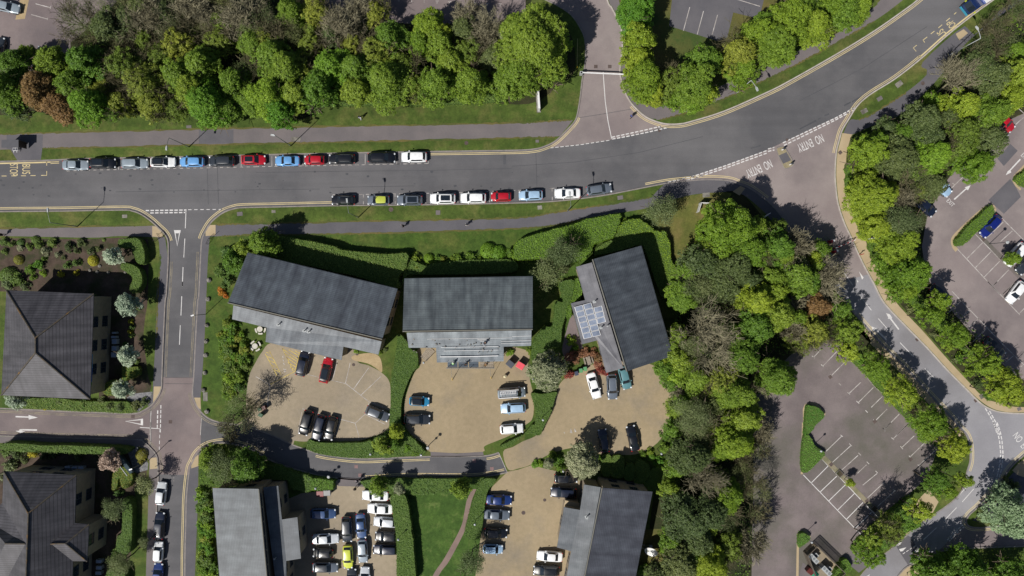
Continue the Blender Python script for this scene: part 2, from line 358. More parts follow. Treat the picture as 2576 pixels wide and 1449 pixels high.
# ---- pavements on the land
def pave(name, top, bot, mat, z=ZB+.004, n=5):
    zone(name, smooth(P(top), n)+smooth(P(bot), n)[::-1], mat, z)
pave('pavement', "O -260,345 0,339 213,333 640,323 964,317 1288,311 1368,307 1441,303", "O -260,383 0,377 107,373 213,371 644,361 911,356 1288,347 1395,344 1411,340", PAVE)
zone('bus_stop_paving', "O 18,340 109,339 108,372 104,402 45,404 28,377 18,375", PAVE_G, ZB+.008)
zone('pavement_patch', "O 501,328 588,326 588,361 501,363", PAVE_G, ZB+.008)
pave('pavement', "O -260,580 0,575.5 341,569.5 384,567.5 398,573", "O -260,596 0,594 227,598 300,594 397,597 413,597", PAVE)
pave('pavement', "O 397,597 403,647 395,741 395,762 391,868 387,948 386,965 384,990 372,1022", "O 416,597 422,640 422,674 418,741 415,762 410,868 407,948 406,975 383,1016", PAVE_G, ZB+.0045)
zone('tactile_paving', "O 384,569 396,570 412,590 408,597 384,595", BEIGE, ZB+.0085)
pave('pavement', "O 520,580 530,566 543,566 644,564 911,558 1288,549.5 1395,535.5 1555,511.5 1635,498 1675,490 1755,487 1821,481 1850,481", "O 514,594 527,595 560,594 644,590 751,589 964,585 1288,574.5 1395,565 1475,549 1568,534 1621,525 1661,514 1700,500 1755,488 1848,482", PAVE_G)
zone('pavement', "O 1672,463 1715,458 1755,454 1795,453 1835,456 1861,465 1885,475 1868,492 1821,481 1755,487 1675,490 1640,495 1655,478", PAVE_G, ZB+.0035)
zone('tactile_paving', "O 1843,482 1862,468 1874,474 1860,492", BEIGE, ZB+.0075)
pave('pavement', "O 1874,474 1888,476 1926,505 1957,537 1975,563 1994,595", "O 1860,490 1872,492 1905,518 1932,545 1952,572 1972,602", PAVE_G, ZB+.004)
pave('pavement', "O 511,592 507,634 502,741 499,762 493,868 489,948 486,988 490,1007 500,1026 508,1036", "O 529,594 524,647 520,741 517,815 511,922 505,999 506,1020 507,1036", PAVE_G, ZB+.0045)
zone('tactile_paving', "O 518,581 530,566 543,566 543,592 518,594", BEIGE, ZB+.0085)
zone('tactile_paving', "O 388,972 406,972 402,992 386,1012", BEIGE, ZB+.0085)
zone('tactile_paving', "O 489,1000 505,1000 506,1030 498,1024", BEIGE, ZB+.0085)
pave('pavement', "O -260,1092 0,1098 160,1102 341,1106 361,1113 379,1129 393,1146 397,1169 397,1223 393,1289 389,1449 386,1558", "O -260,1112 0,1114 160,1117 338,1122 352,1130 362,1142 376,1158 376,1180 375,1223 373,1289 368,1449 366,1558", PAVE)
zone('tactile_paving', "O 378,1152 395,1150 397,1178 378,1180", BEIGE, ZB+.0085)
pave('pavement', "O 467,1556 467,1404 471,1249 478,1184 485,1165 497,1142 505,1134", "O 490,1556 491,1449 497,1300 499,1222 500,1180 500,1150 506,1140", PAVE_G)
zone('tactile_paving', "O 482,1158 500,1143 500,1172 482,1178", BEIGE, ZB+.0085)
pave('pavement', "O 1475,-250 1494,-115 1530,0 1541,19 1557,51 1567,80 1569,107 1565,149 1562,181 1566,203 1573,227 1583,248 1597,267 1621,290 1640,299", "O 1500,-250 1520,-115 1556,0 1560,30 1571,69 1579,133 1584,173 1586,221 1597,236 1610,250 1635,267 1660,285 1668,300", PAVE)
pave('pavement', "O 1610,250 1640,272 1700,258 1760,238 1821,213 1932,160 2092,92 2199,18 2215,0 2330,-100 2480,-255", "O 1650,300 1661,301 1728,283 1821,248 1932,197 2012,157 2119,99 2199,53 2265,5 2380,-90 2560,-255", PAVE, ZB+.0045)
pave('pavement', "O 2119,340 2137,303 2159,301 2199,283 2279,232 2327,192 2331,176 2319,160 2390,92 2428,69 2449,88 2513,29 2553,0 2720,-140", "O 2121,352 2143,339 2199,315 2265,288 2332,227 2364,192 2395,150 2439,100 2505,48 2560,10 2600,-20 2760,-150", PAVE_G)
zone('bus_stop_paving', "O 2319,158 2345,132 2390,92 2426,66 2449,88 2400,130 2350,180 2330,190 2331,176", PAVE_G, ZB+.0042)
zone('bus_stop_paving', "O 2403,86 2423,74 2434,84 2412,102", BEIGE, ZB+.0084)
pave('beige_path', "O 2118,335 2113,356 2106,386 2103,434 2105,471 2111,514 2126,560 2142,594 2161,637 2179,674 2201,714 2227,762 2281,820 2334,874 2387,932 2441,986 2465,1008 2489,1024 2519,1034 2576,1037 2830,1028", "O 2145,339 2140,345 2129,386 2127,434 2131,474 2140,514 2159,567 2177,607 2196,653 2220,701 2252,759 2319,831 2385,906 2439,964 2465,992 2492,1008 2532,1016 2576,1024 2830,1015", BEIGE, ZB+.005)
zone('beige_path', smooth(P("O 2178,826 2220,872 2275,925 2328,984 2380,1040 2408,1072 2427,1095"))+smooth(P("O 2412,1098 2390,1070 2362,1042 2310,990 2258,932 2200,876 2160,834"))[:], BEIGE, ZB+.004)
zone('pavement', "O 2313,1319 2281,1347 2262,1330 2290,1300 2310,1255 2335,1230 2360,1262 2345,1290", BEIGE, ZB+.004)
zone('pavement', "O 2262,1441 2298,1415 2320,1440 2300,1470 2240,1520", BEIGE, ZB+.004)
zone('planted_bed', "O 2470,1290 2458,1280 2576,1160 2700,1080 2700,1300 2576,1312 2470,1316 2445,1308", ground('slate_bed', C(74,74,84), C(92,92,102), .6, None, .1, 8, .4), ZB+.004)
zone('beige_path', "O 2545,1183 2560,1166 2700,1060 2700,1110 2576,1200 2560,1195", BEIGE, ZB+.008)
# ---- lawns, beds and wood floors
zone('wood_floor', "O -260,-262 1290,-262 1322,40 1400,40 1440,100 1445,180 1400,220 1330,262 1180,255 980,250 860,250 760,300 640,290 500,285 330,290 200,300 80,280 0,290 -260,290", WOODFLOOR, ZB+.004, True)
zone('hill_grass', "O 1560,225 1590,225 1680,262 1800,210 1930,150 2180,0 2230,-100 2200,-260 1530,-260 1560,60 1585,140", DRYGRASS, ZB+.0035)
zone('bare_wood_floor', "O 1690,560 1760,520 1850,480 1930,560 2010,660 2130,790 2190,860 2120,880 2010,870 1960,960 1905,1010 1900,1200 1900,1560 1640,1560 1650,1200 1690,1100 1700,980 1700,850 1710,700", WOODFLOOR, ZB+.004, True)
zone('bare_wood_floor', "O 2150,345 2270,290 2380,190 2576,40 2830,-100 2830,240 2560,290 2440,380 2370,470 2330,560 2330,680 2420,780 2520,900 2600,960 2830,1000 2830,1014 2532,1014 2440,960 2320,826 2250,750 2180,600 2140,500 2130,400", WOODFLOOR, ZB+.004)
zone('wood_edge_grass', "O 2143,341 2199,317 2265,290 2332,230 2372,190 2360,230 2260,310 2180,350 2135,420 2131,386", GRASS, ZB+.006)
zone('soil_bed', "O -100,598 220,602 300,598 385,602 392,640 388,760 375,800 370,900 385,960 370,1015 300,1025 250,1005 244,740 -100,730", SOIL, ZB+.004)
zone('lawn', smooth(P("O 373,600 398,600 401,650 394,741 392,850 385,960 376,955 368,900 362,850 366,800 372,760 374,690 376,640")), GRASS, ZB+.008)
zone('lawn', "O 0,1030 230,1034 240,1008 0,1002", LAWN, ZB+.008)
zone('soil_bed', "O -100,1118 330,1122 360,1142 370,1180 366,1300 362,1558 -100,1558", SOIL, ZB+.004)
zone('lawn', smooth(P("O 340,1225 372,1232 368,1300 364,1449 362,1558 310,1558 320,1449 338,1350 344,1290")), GRASS, ZB+.008)
zone('white_cobbles', "O 318,1125 345,1122 374,1165 372,1182 340,1190 330,1160", ground('cobbles', C(100,100,106), C(150,150,152), 3, None, .1, 10, .7), ZB+.008)
zone('white_cobbles', "O 320,1000 335,990 384,985 380,1005 350,1035 330,1030", MATS['cobbles'], ZB+.008)
zone('lawn', "O 530,597 560,594 644,592 751,592 964,588 1288,577 1395,568 1475,552 1568,536 1650,518 1755,490 1845,486 1790,560 1705,700 1300,700 560,700 524,660", LAWN, ZB+.0035)
zone('dry_lawn', smooth_closed(P("O 1665,520 1750,490 1840,487 1790,530 1760,600 1718,680 1708,706 1690,650 1670,600 1640,560")), ground('worn_lawn', C(84,92,42), C(106,108,52), .2, C(116,108,62), .12, 5, .5, bump=.5, med=.4), ZB+.008)
zone('lawn', "O 523,700 640,900 640,1000 600,1050 545,1060 507,1034 512,922 518,815", LAWN, ZB+.0035)
zone('lawn', "O 985,905 1010,870 1020,840 1060,885 1055,940 1030,980 1018,1075 980,1070 985,985", LAWN, ZB+.0035)
zone('lawn', "O 1000,1215 1210,1212 1245,1205 1210,1330 1195,1560 1000,1560", ground('meadow', C(60,88,33), C(76,104,42), .3, C(98,116,60), .6, 4, .6, bump=.6, p3=(.55, .7), med=.6), ZB+.0035)
zone('lawn', "O 1330,890 1360,840 1380,740 1440,740 1470,880 1420,930 1380,1040 1340,1100 1320,1110", LAWN, ZB+.0035)
zone('lawn', "O 503,1150 600,1125 660,1155 760,1190 840,1205 780,1240 700,1260 640,1230 535,1225 545,1560 492,1560", LAWN, ZB+.0035)
zone('lawn', "O 1600,1330 1700,1330 1700,1560 1570,1560", DRYGRASS, ZB+.006)
pave('footpath', "O 1189,1230 1175,1256 1168,1290 1158,1329 1117,1405 1088,1449 1040,1556", "O 1199,1230 1187,1258 1180,1292 1171,1331 1131,1409 1103,1449 1055,1556", ground('pink_path', C(128,110,104), C(142,122,115), .5, None, .1, 8, .3), ZB+.008)
# ---- car parks and courtyards
zone('car_park', "O -260,-262 320,-262 300,0 240,60 178,107 180,150 120,180 -260,180", BRICK, ZB+.008)
zone('gravel_strip', "O 56,-80 80,-80 74,0 64,48 40,50 52,0", GRAVEL_L, ZB+.012)
zone('car_park', "O 800,-262 1300,-262 1322,-30 1322,34 1240,60 1100,62 964,58 830,60 780,0", BRICK, ZB+.008)
zone('car_park', "O 1700,-262 1690,0 1683,66 1795,101 1807,105 1829,95 1844,32 1909,48 1921,0 1990,-262", PAVE_G, ZB+.008)
zone('car_park', "O 2830,150 2700,240 2576,285 2520,310 2420,400 2370,470 2332,540 2318,620 2330,700 2400,790 2480,880 2560,950 2700,1000 2830,1010", BRICK_L, ZB+.008)
for s in ("B3 2280,30 2350,95 2220,240 2160,170", "B3 2280,360 2340,450 2380,530 2220,690 2075,560"): zone('tarmac_patch', s, PAVE_G, ZB+.012)
zone('car_park', "O 1991,890 2040,872 2092,850 2119,882 2199,972 2305,1082 2356,1127 2346,1160 2332,1196 2316,1215 2287,1241 2215,1310 2143,1383 2119,1407 2085,1420 2070,1480 2060,1560 1880,1560 1890,1449 1895,1200 1892,1010 1930,950", BRICK_D, ZB+.008)
zone('paved_apron', "O 2143,1383 2119,1407 2160,1440 2215,1395 2180,1375", PAVE, ZB+.009)
zone('courtyard', smooth_closed(P("O 683,862 660,885 644,911 627,948 620,1010 632,1060 690,1085 741,1108 790,1110 844,1112 897,1110 932,1100 965,1088 985,1070 985,1028 981,964 961,938 927,919 900,910 890,880 760,850")), GRAVEL_G, ZB+.008)
zone('courtyard_entrance', "O 590,1068 640,1040 690,1080 741,1108 738,1119 690,1097 640,1079", GRAVEL_G, ZB+.0065)
zone('gravel_bed', smooth_closed(P("O 888,895 925,888 950,893 960,910 961,936 945,925 925,914 890,906")), GRAVEL_L, ZB+.012)
zone('courtyard', smooth_closed(P("O 1056,875 1057,919 1044,935 1028,975 1018,1015 1017,1068 1030,1088 1049,1105 1072,1119 1082,1136 1150,1139 1215,1136 1219,1122 1257,1106 1288,1092 1323,1068 1340,1050 1343,1002 1334,960 1328,920 1322,880 1200,865")), GRAVEL, ZB+.008)
zone('entrance_setts', "O 1083,1136 1150,1140 1215,1136 1217,1146 1150,1148.5 1084,1148", PAVE, ZB+.012)
zone('courtyard', smooth_closed(P("O 1416,956 1400,991 1384,1036 1355,1090 1315,1110 1290,1124 1266,1136 1278,1180 1304,1178 1336,1168 1387,1140 1448,1126 1501,1141 1560,1144 1608,1140 1653,1114 1677,1075 1685,1036 1686,988 1676,954 1656,930 1632,915 1560,905 1480,920")), GRAVEL, ZB+.008)
zone('brick_path', smooth_closed(P("O 1424,835 1440,790 1455,840 1466,880 1440,870 1425,900 1414,880")), BRICK, ZB+.012)
zone('courtyard', "O 849,1208 915,1208 918,1228 985,1249 996,1329 1000,1449 1003,1560 690,1560 690,1270 760,1240 800,1236 838,1234 840,1210", GRAVEL_G, ZB+.008)
zone('courtyard', "O 1277,1186 1304,1181 1336,1170 1400,1185 1455,1200 1480,1215 1470,1300 1440,1400 1440,1560 1190,1560 1196,1449 1212,1329 1223,1249 1239,1223", GRAVEL, ZB+.008)
zone('entrance_setts', "O 850,1201 915,1205 915,1224 850,1222", PAVE, ZB+.012)
zone('entrance_setts', "O 1258,1139 1268,1135 1282,1184 1276,1188", BRICK_L, .008)

# ---- kerbs: a low step of pale stone along every edge of the land
for k, l in E.items():
    wl = Wp(l); b = MB(); sd = -1
    b.ribbon(wl, -.18, .04, -.1, ZB+.012)
    struct(b.obj('kerb', KERB_L if k in ('se', 'ne') else KERB))
def sub(line, a_, b_):
    d = lambda p, q: (p[0]-q[0])**2+(p[1]-q[1])**2
    i = min(range(len(line)), key=lambda n: d(line[n], a_)); j = min(range(len(line)), key=lambda n: d(line[n], b_))
    return line[min(i, j):max(i, j)+1]
# which side of each edge line the road lies on (left +1 / right -1)
def side(line, roadpt):
    i = min(range(1, len(line)-1), key=lambda n: (line[n][0]-roadpt[0])**2+(line[n][1]-roadpt[1])**2)
    a_ = W(line[i-1]); b_ = W(line[i+1]); p = W(roadpt); d = b_-a_; q = p-a_
    return 1 if d.x*q.y-d.y*q.x > 0 else -1
yel = MB(); yelw = MB(); wh = MB(); whw = MB()
def dbl(k, a_, b_, road, worn=False, single=False):
    l = sub(E[k], a_, b_); sd = side(E[k], road) if len(l) < 12 else side(l, road); wl = Wp(l); mb = yelw if worn else yel
    offs = ((.28, .52),) if single else ((.34, .455), (.60, .715))
    for o0, o1 in offs:
        o0, o1 = (o0*sd, o1*sd); mb.ribbon(wl, min(o0, o1), max(o0, o1), .009)
dbl('nw', (-260,412), (118,403), (50,430), single=True)
dbl('nw', (118,403), (158,400), (130,430)); dbl('nw', (1081,380), (1450,292), (1250,430))
dbl('ne', (1592,265), (2600,-260), (2000,300))
dbl('w', (-260,536), (424,605), (100,480)); dbl('mid2', (508,602), (840,516), (700,480))
dbl('w', (425,660), (409,948), (460,800), worn=True); dbl('w', (408,975), (-260,1022), (420,1060), worn=True)
dbl('mid2', (505,640), (487,948), (450,800), worn=True); dbl('mid2', (484,988), (581,1066), (450,1000), worn=True)
dbl('mid', (465,1500), (660,1145), (430,1300)); dbl('sw', (341,1104), (399,1190), (420,1060), worn=True)
dbl('sw', (-260,1088), (341,1104), (100,1060), worn=True)
dbl('mid2', (1630,470), (1930,505), (1800,430)); dbl('se', (2316,149), (2104,386), (2050,330)); dbl('se', (2600,-75), (2316,149), (2200,100), single=True)
dbl('mid2', (2150,788), (2433,1183), (2300,850)); dbl('mid2', (2409,1249), (2200,1415), (2450,1200))
dbl('tri', (2760,1000), (2576,1319), (2350,1200))
dbl('mid2', (1255,1139), (1217,1147), (1150,1170)); dbl('mid2', (1088,1149), (796,1140), (900,1175), worn=False)
dbl('mid', (919,1206), (1270,1187), (1000,1170))
def seg(mb, s, w_=.1, z=.009, dash=None):
    """marking along a line: s = survey points; dash = (length, gap) in metres"""
    pts = [Vector(W(p)[:2]) for p in (P(s) if isinstance(s, str) else s)]
    if dash is None: mb.ribbon(pts, -w_/2, w_/2, z); return
    L = [0]
    for i in range(1, len(pts)): L.append(L[-1]+(pts[i]-pts[i-1]).length)
    def at(t):
        for i in range(1, len(pts)):
            if t <= L[i] or i == len(pts)-1:
                f = (t-L[i-1])/max(1e-6, L[i]-L[i-1]); return pts[i-1].lerp(pts[i], min(f, 1))
    t = 0
    while t < L[-1]-dash[0]*.5:
        mb.ribbon([at(t), at(min(t+dash[0], L[-1]))], -w_/2, w_/2, z); t += dash[0]+dash[1]
LZ = ZB+.016
# junction give-way lines
seg(wh, "B0 1375,658 1760,653", .22, dash=(.62,.24)); seg(wh, "B0 1418,681 1760,676", .22, dash=(.62,.24)); seg(wh, "B0 1775,650 2130,646", .12, dash=(.6,.5))
seg(wh, "A2 940,1295 1080,1265 1250,1228 1405,1192", .2, dash=(.62,.24)); seg(wh, "A2 945,1312 1080,1288 1290,1245 1460,1205", .2, dash=(.62,.24)); seg(wh, "A2 360,1396 640,1366 940,1320", .12, dash=(.62,.3))
seg(wh, "B2 1470,392 1700,338 2000,240 2415,88", .2, dash=(.62,.24)); seg(wh, "B2 1560,400 1700,358 2000,262 2415,112", .2, dash=(.62,.24))
seg(wh, "A3 140,1348 400,1225 640,1112 845,1000", .2, dash=(.62,.24)); seg(wh, "A3 150,1372 400,1250 640,1130 835,1025", .2, dash=(.62,.24)); seg(wh, "A3 0,1405 60,1390", .2, dash=(.62,.24)); seg(wh, "A3 0,1428 60,1415", .2, dash=(.62,.24))
seg(wh, "C0 1518,1165 1512,1449", .16, dash=(.62,.24)); seg(wh, "C0 1488,1215 1484,1385", .2, dash=(.62,.24)); seg(wh, "D0 1508,60 1502,290", .1, dash=(.62,.45)); seg(wh, "C0 1320,1375 1512,1388", .12)
seg(wh, "C3 2050,1195 2130,1330 2165,1449", .2, dash=(.62,.24)); seg(wh, "C3 2090,1220 2150,1330 2185,1449", .2, dash=(.62,.24))
seg(wh, "D3 2125,0 2165,90 2185,180 2195,300 2180,430 2150,550 2120,610", .2, dash=(.62,.24)); seg(wh, "D3 2160,0 2192,90 2208,180 2217,300 2205,430 2175,540", .2, dash=(.62,.24))
seg(wh, "D3 1870,935 1780,1020 1690,1110", .18, dash=(.5,.22)); seg(wh, "D3 1855,980 1780,1045 1710,1120", .18, dash=(.5,.22))
# centre lines
for s in ("B0 1755,655 1748,825", "B0 1744,922 1734,1100", "B0 1727,1192 1720,1372", "C0 1722,0 1720,45", "C0 1715,138 1707,320", "C0 1701,412 1693,595"): seg(wh, s, .13)
seg(wh, "A2 860,680 868,800 880,960 905,1140 940,1310", .13)
for s in ("B3 705,1228 800,1362", "C3 853,115 975,270", "C3 1040,348 1172,500", "C3 1245,575 1373,708", "C3 1480,820 1572,912", "D3 1940,628 1832,750", "D3 1780,802 1662,925", "D3 1590,992 1465,1108", "D3 1885,595 1785,705", "D3 960,1436 900,1475"): seg(wh, s, .12)
seg(wh, "D3 1392,1162 1265,1245", .12, dash=(.5,.25))
# kerbside bays
seg(whw, "B0 630,285 850,277 1400,266 2000,254 2415,245", .09, dash=(.55,.65)); seg(whw, "B1 0,244 440,237 730,232", .09, dash=(.55,.55)); seg(whw, "B1 735,230 1030,226 1330,219 1625,214", .09, dash=(.75,.5))
for s in ("B0 630,285 632,272", "B0 838,245 838,280", "B0 1118,240 1120,272", "B0 1403,236 1403,266", "B0 1690,165 1690,260", "B0 1980,228 1980,254", "B0 2275,155 2275,250", "B1 150,145 150,243", "B1 443,205 443,238", "B1 730,215 733,232", "B1 1030,125 1030,227", "B1 1328,190 1328,219", "B1 1625,180 1625,215", "B1 1328,219 1358,219"): seg(whw, s, .09)
seg(whw, "B1 722,508 1000,506 1300,500 1600,495 1900,490 2415,470", .09, dash=(.6,.6)); seg(whw, "B2 0,470 310,456", .09, dash=(.6,.5)); seg(whw, "B2 355,450 640,430", .09, dash=(.9,.7))
for s in ("B1 724,508 724,530", "B1 1013,506 1013,540", "B1 1013,570 1013,600", "B1 1312,500 1312,530", "B1 1314,570 1314,600", "B1 1602,575 1604,600", "B1 1903,555 1905,588", "B1 2203,545 2205,580", "B2 76,465 76,492", "B2 378,450 378,480", "B2 380,528 380,560"): seg(whw, s, .09)
# bus stop boxes
seg(yel, "B0 388,326 441,326 441,285", .12); seg(yel, "B0 441,195 441,235", .12); seg(yel, "B0 15,332 62,332", .12); seg(yel, "B0 107,331 155,331", .12); seg(yel, "B0 198,330 245,330", .12); seg(yel, "B0 288,328 336,328", .12)
for s in ("A3 1398,485 1370,452 1403,426", "A3 1478,400 1462,378 1502,348", "A3 1535,320 1570,293", "A3 1607,263 1643,233", "A3 1680,200 1716,170", "A3 1755,135 1776,118", "A3 1425,523 1450,558", "A3 1940,125 1963,140"): seg(yel, s, .13)
# car park bays (red-grey lots)
def segs(mb, s, w_=.13, z=LZ, dash=None):
    for part in s.split('|'): seg(mb, part, w_, z, dash)
segs(whw, "A2 1675,70 1615,293|A2 1805,107 1745,328|A2 1937,143 1877,363|A2 2115,-5 2337,63")
segs(whw, "A0 340,38 480,75|A0 485,58 478,85|A0 300,140 452,182|A0 455,172 450,190|A0 90,480 98,480 96,508|A0 200,478 218,476|A0 320,478 345,476|A0 443,472 450,500|A0 540,470 570,472")
segs(whw, "A1 1350,0 1350,18|A1 1470,0 1470,25|A1 1587,0 1587,30|A1 1695,12 1725,12|A1 1710,12 1708,36|A1 1812,18 1842,18|A1 1827,18 1825,45|A1 2052,30 2080,30|A1 2170,35 2198,35|A1 2184,35 2182,60|A1 2290,40 2318,40|A1 2304,40 2302,66", .1)
segs(whw, "B3 2150,680 2400,930|B3 2213,768 2065,910|B3 2300,850 2180,958|B3 2400,930 2310,1010|B3 1785,1025 2180,1449|B3 1870,1113 2020,962|B3 1950,1198 2100,1045|B3 2035,1285 2182,1135|B3 2117,1370 2265,1218|B3 2205,1449 2370,1300|B3 1950,880 2370,1310|B3 2340,1200 2415,1270|B3 1660,512 1832,345|B3 1735,400 1755,415|B3 1650,490 1668,512|B3 1422,590 1510,668|B3 1495,680 1512,665|B3 1550,1265 1495,1330|B3 1565,1245 1630,1310|A3 2345,1015 2415,1075|A3 2405,1110 2310,1195|A3 2300,1210 2265,1240")
segs(whw, "C3 1730,90 2210,590 2415,790|C3 1820,180 1690,300|C3 1900,265 1810,350|C3 1985,345 1880,440|C3 2068,432 1930,565|C3 2310,700 2230,765|C3 2395,790 2320,855|C3 2068,0 2370,312|C3 2115,40 2160,0|C3 2200,128 2330,0|C3 2285,215 2415,85|C3 2365,300 2415,250")
segs(whw, "C3 495,640 425,715|C3 413,700 437,722|C3 645,660 510,800|C3 497,780 520,805|C3 715,765 595,885|C3 582,873 603,893|C3 870,950 760,1055|C3 745,1042 770,1062|C3 990,998 850,1138|C3 830,1125 857,1150|C3 1075,1082 970,1185|C3 915,1212 937,1235|C3 1120,1200 1010,1310|C3 990,1300 1015,1322|C3 1235,1248 1100,1385|C3 1078,1380 1102,1410|C3 1320,1340 1205,1449|C3 662,955 685,978")
segs(whw, "D3 1155,0 1100,55|D3 1078,52 1102,78|D3 1320,12 1175,155|D3 1160,142 1185,163|D3 1375,125 1262,232|D3 1245,222 1268,250|D3 1485,180 1340,320|D3 1325,312 1347,335|D3 1570,265 1420,405|D3 1408,397 1428,417|D3 545,270 690,130|D3 680,115 703,135|D3 605,375 780,215|D3 762,197 788,222|D3 695,445 845,310|D3 848,285 872,308|D3 840,478 925,398|D3 928,368 950,392|D3 890,590 1025,480|D3 1010,455 1032,477|D3 935,710 1090,565|D3 1030,790 1190,645|D3 1175,628 1200,648")
segs(wh, "D3 330,493 895,1078|D3 505,342 565,408|D3 565,408 402,572|D3 645,505 488,655|D3 728,585 570,738|D3 812,668 653,825|D3 893,752 738,910|D3 972,845 820,995|D3 600,440 870,725|D3 920,778 1060,920", .13)
# courtyard one
segs(whw, "C1 525,685 487,875 850,962 1065,1130|C1 650,710 640,750|C1 770,745 725,930|C1 890,765 845,960|C1 1065,812 920,1015|C1 1185,888 992,1070|C1 1065,1130 1270,1210|C1 1070,1140 1030,1250 937,1335 440,1198 400,1420|C1 1030,1250 1220,1345|C1 937,1335 970,1449|C1 680,1265 640,1400|C1 800,1300 755,1449|D1 970,130 973,165|C1 0,895 135,970 105,1185|C1 570,1235 545,1330", .1)
yb = MB()
segs(yb, "C1 90,680 205,895|C1 130,652 240,880|C1 135,970 370,845|C1 250,625 355,845|C1 412,668 372,845|C1 246,629 392,729|C1 312,642 406,699|C1 369,652 409,672|C1 272,675 386,750|C1 289,715 382,777|C1 302,762 379,805|C1 326,805 369,829|C1 99,665 139,679|C1 109,706 162,724|C1 127,742 179,767|C1 146,784 199,812|C1 165,825 219,850", .1)
segs(whw, "C1 255,700 258,720|C1 258,735 262,750|C1 262,765 270,785|C1 262,820 285,850|C1 285,825 265,855", .14)
seg(whw, "D1 2290,285 2370,470", .1, ZB+.014); seg(whw, "C0 1425,1215 1415,1449", .14, .009); seg(whw, "C0 1902,1270 1890,1449", .1, .009); seg(whw, "D0 1422,0 1420,200", .1, .009)
seg(whw, "D0 1640,515 1640,560", .06, .009, dash=(.3,.2))
# painted triangles and arrows
def poly(mb, s, z=.0095): mb.sheet([(p.x, p.y) for p in Wp(P(s))], z)
seg(wh, "B0 1648,848 1698,848 1672,990 1648,848", .2)
poly(wh, "B0 1640,843 1706,843 1700,872 1650,872"); seg(wh, "C0 1345,1300 1345,1350 1185,1317 1345,1300", .2, .0095); poly(wh, "C0 1328,1295 1350,1293 1350,1357 1328,1352", .010)
poly(wh, "C0 147,1267 270,1272 270,1258 357,1282 272,1301 270,1284 147,1280"); poly(wh, "C0 350,1393 350,1408 215,1404 205,1410 240,1412 195,1428 145,1408 180,1406 185,1394 200,1391")
for s in ("C3 1228,455 1240,448 1165,350 1172,342 1150,310 1112,295 1135,340 1130,350 1150,352", "C3 1108,548 1122,545 1030,452 1035,440 1010,438 975,420 990,460 1025,480 1020,462",
          "D3 1205,1148 1265,1127 1240,1160 1215,1163", "D3 1237,1195 1305,1178 1270,1215 1248,1217", "D3 1420,1190 1345,1238 1425,1218", "D3 1440,1238 1373,1290 1445,1262", "B3 858,1232 902,1290 888,1310", "B3 808,1270 855,1330 832,1340", "D3 1440,1238 1438,1270 1400,1280"):
    poly(wh, s)
for s in ("B3 1747,550 1757,558 1865,460 1882,468 1907,420 1850,440 1862,448", "B3 2370,170 2380,180 2283,282 2290,300 2238,325 2255,290 2275,275"): poly(wh, s, LZ)
for s in ("D2 555,55 570,100 545,95", "D2 585,50 608,85 592,92", "D2 485,93 498,93 498,104"): poly(whw, s, LZ)
struct(wh.obj('white_road_markings', WHITEP)); struct(whw.obj('parking_bay_markings', WHITEW)); struct(yel.obj('yellow_line_markings', YELP)); struct(yelw.obj('worn_yellow_line_markings', YELW)); struct(yb.obj('yellow_hatched_bay_markings', YELB))
# lettering on the road
def lettering(txt, o, ang, width, height, mat, z=.010, thick=0.0):
    cu = bpy.data.curves.new('t', 'FONT'); cu.body = txt; cu.align_x = 'CENTER'; cu.align_y = 'CENTER'; cu.offset = thick
    to = bpy.data.objects.new('t', cu); COL.objects.link(to); dg = bpy.context.evaluated_depsgraph_get(); dg.update(); me = bpy.data.meshes.new_from_object(to.evaluated_get(dg))
    xs = [v.co.x for v in me.vertices]; ys = [v.co.y for v in me.vertices]
    cx, cy = (min(xs)+max(xs))/2, (min(ys)+max(ys))/2; sx = width/(max(xs)-min(xs)); sy = height/(max(ys)-min(ys))
    for v in me.vertices: v.co.x = (v.co.x-cx)*sx; v.co.y = (v.co.y-cy)*sy; v.co.z = 0
    me.materials.clear(); me.materials.append(mat)
    bpy.data.objects.remove(to); bpy.data.curves.remove(cu)
    p = W(o); ob = link('road_lettering', me, None, (p.x, p.y, z), R(ang)); return struct(ob)
lettering('BUS', T('B0', 248, 268), -90, 1.75, 1.45, YELP); lettering('STOP', T('B0', 131, 273), -91, 2.2, 1.45, YELP)
lettering('BUS', (2371, 87.4), 128, 1.9, 1.4, YELP); lettering('STOP', (2397, 66.6), 128, 2.3, 1.4, YELP)
lettering('NO  ENTRY', T('A3', 400, 1352), 204, 4.9, 1.55, WHITEP, .0105); lettering('NO  ENTRY', T('B2', 2330, 265), 204, 4.9, 1.55, WHITEP, .0105)
lettering('NO  ENTRY', T('D3', 2420, 225), -53, 5.6, 1.3, WHITEP, .0105); lettering('EXIT', T('B3', 1718, 585), -45, 1.5, .75, WHITEP, LZ)
lettering('EXIT', T('B3', 2420, 155), -45, 1.5, .75, WHITEP, LZ)
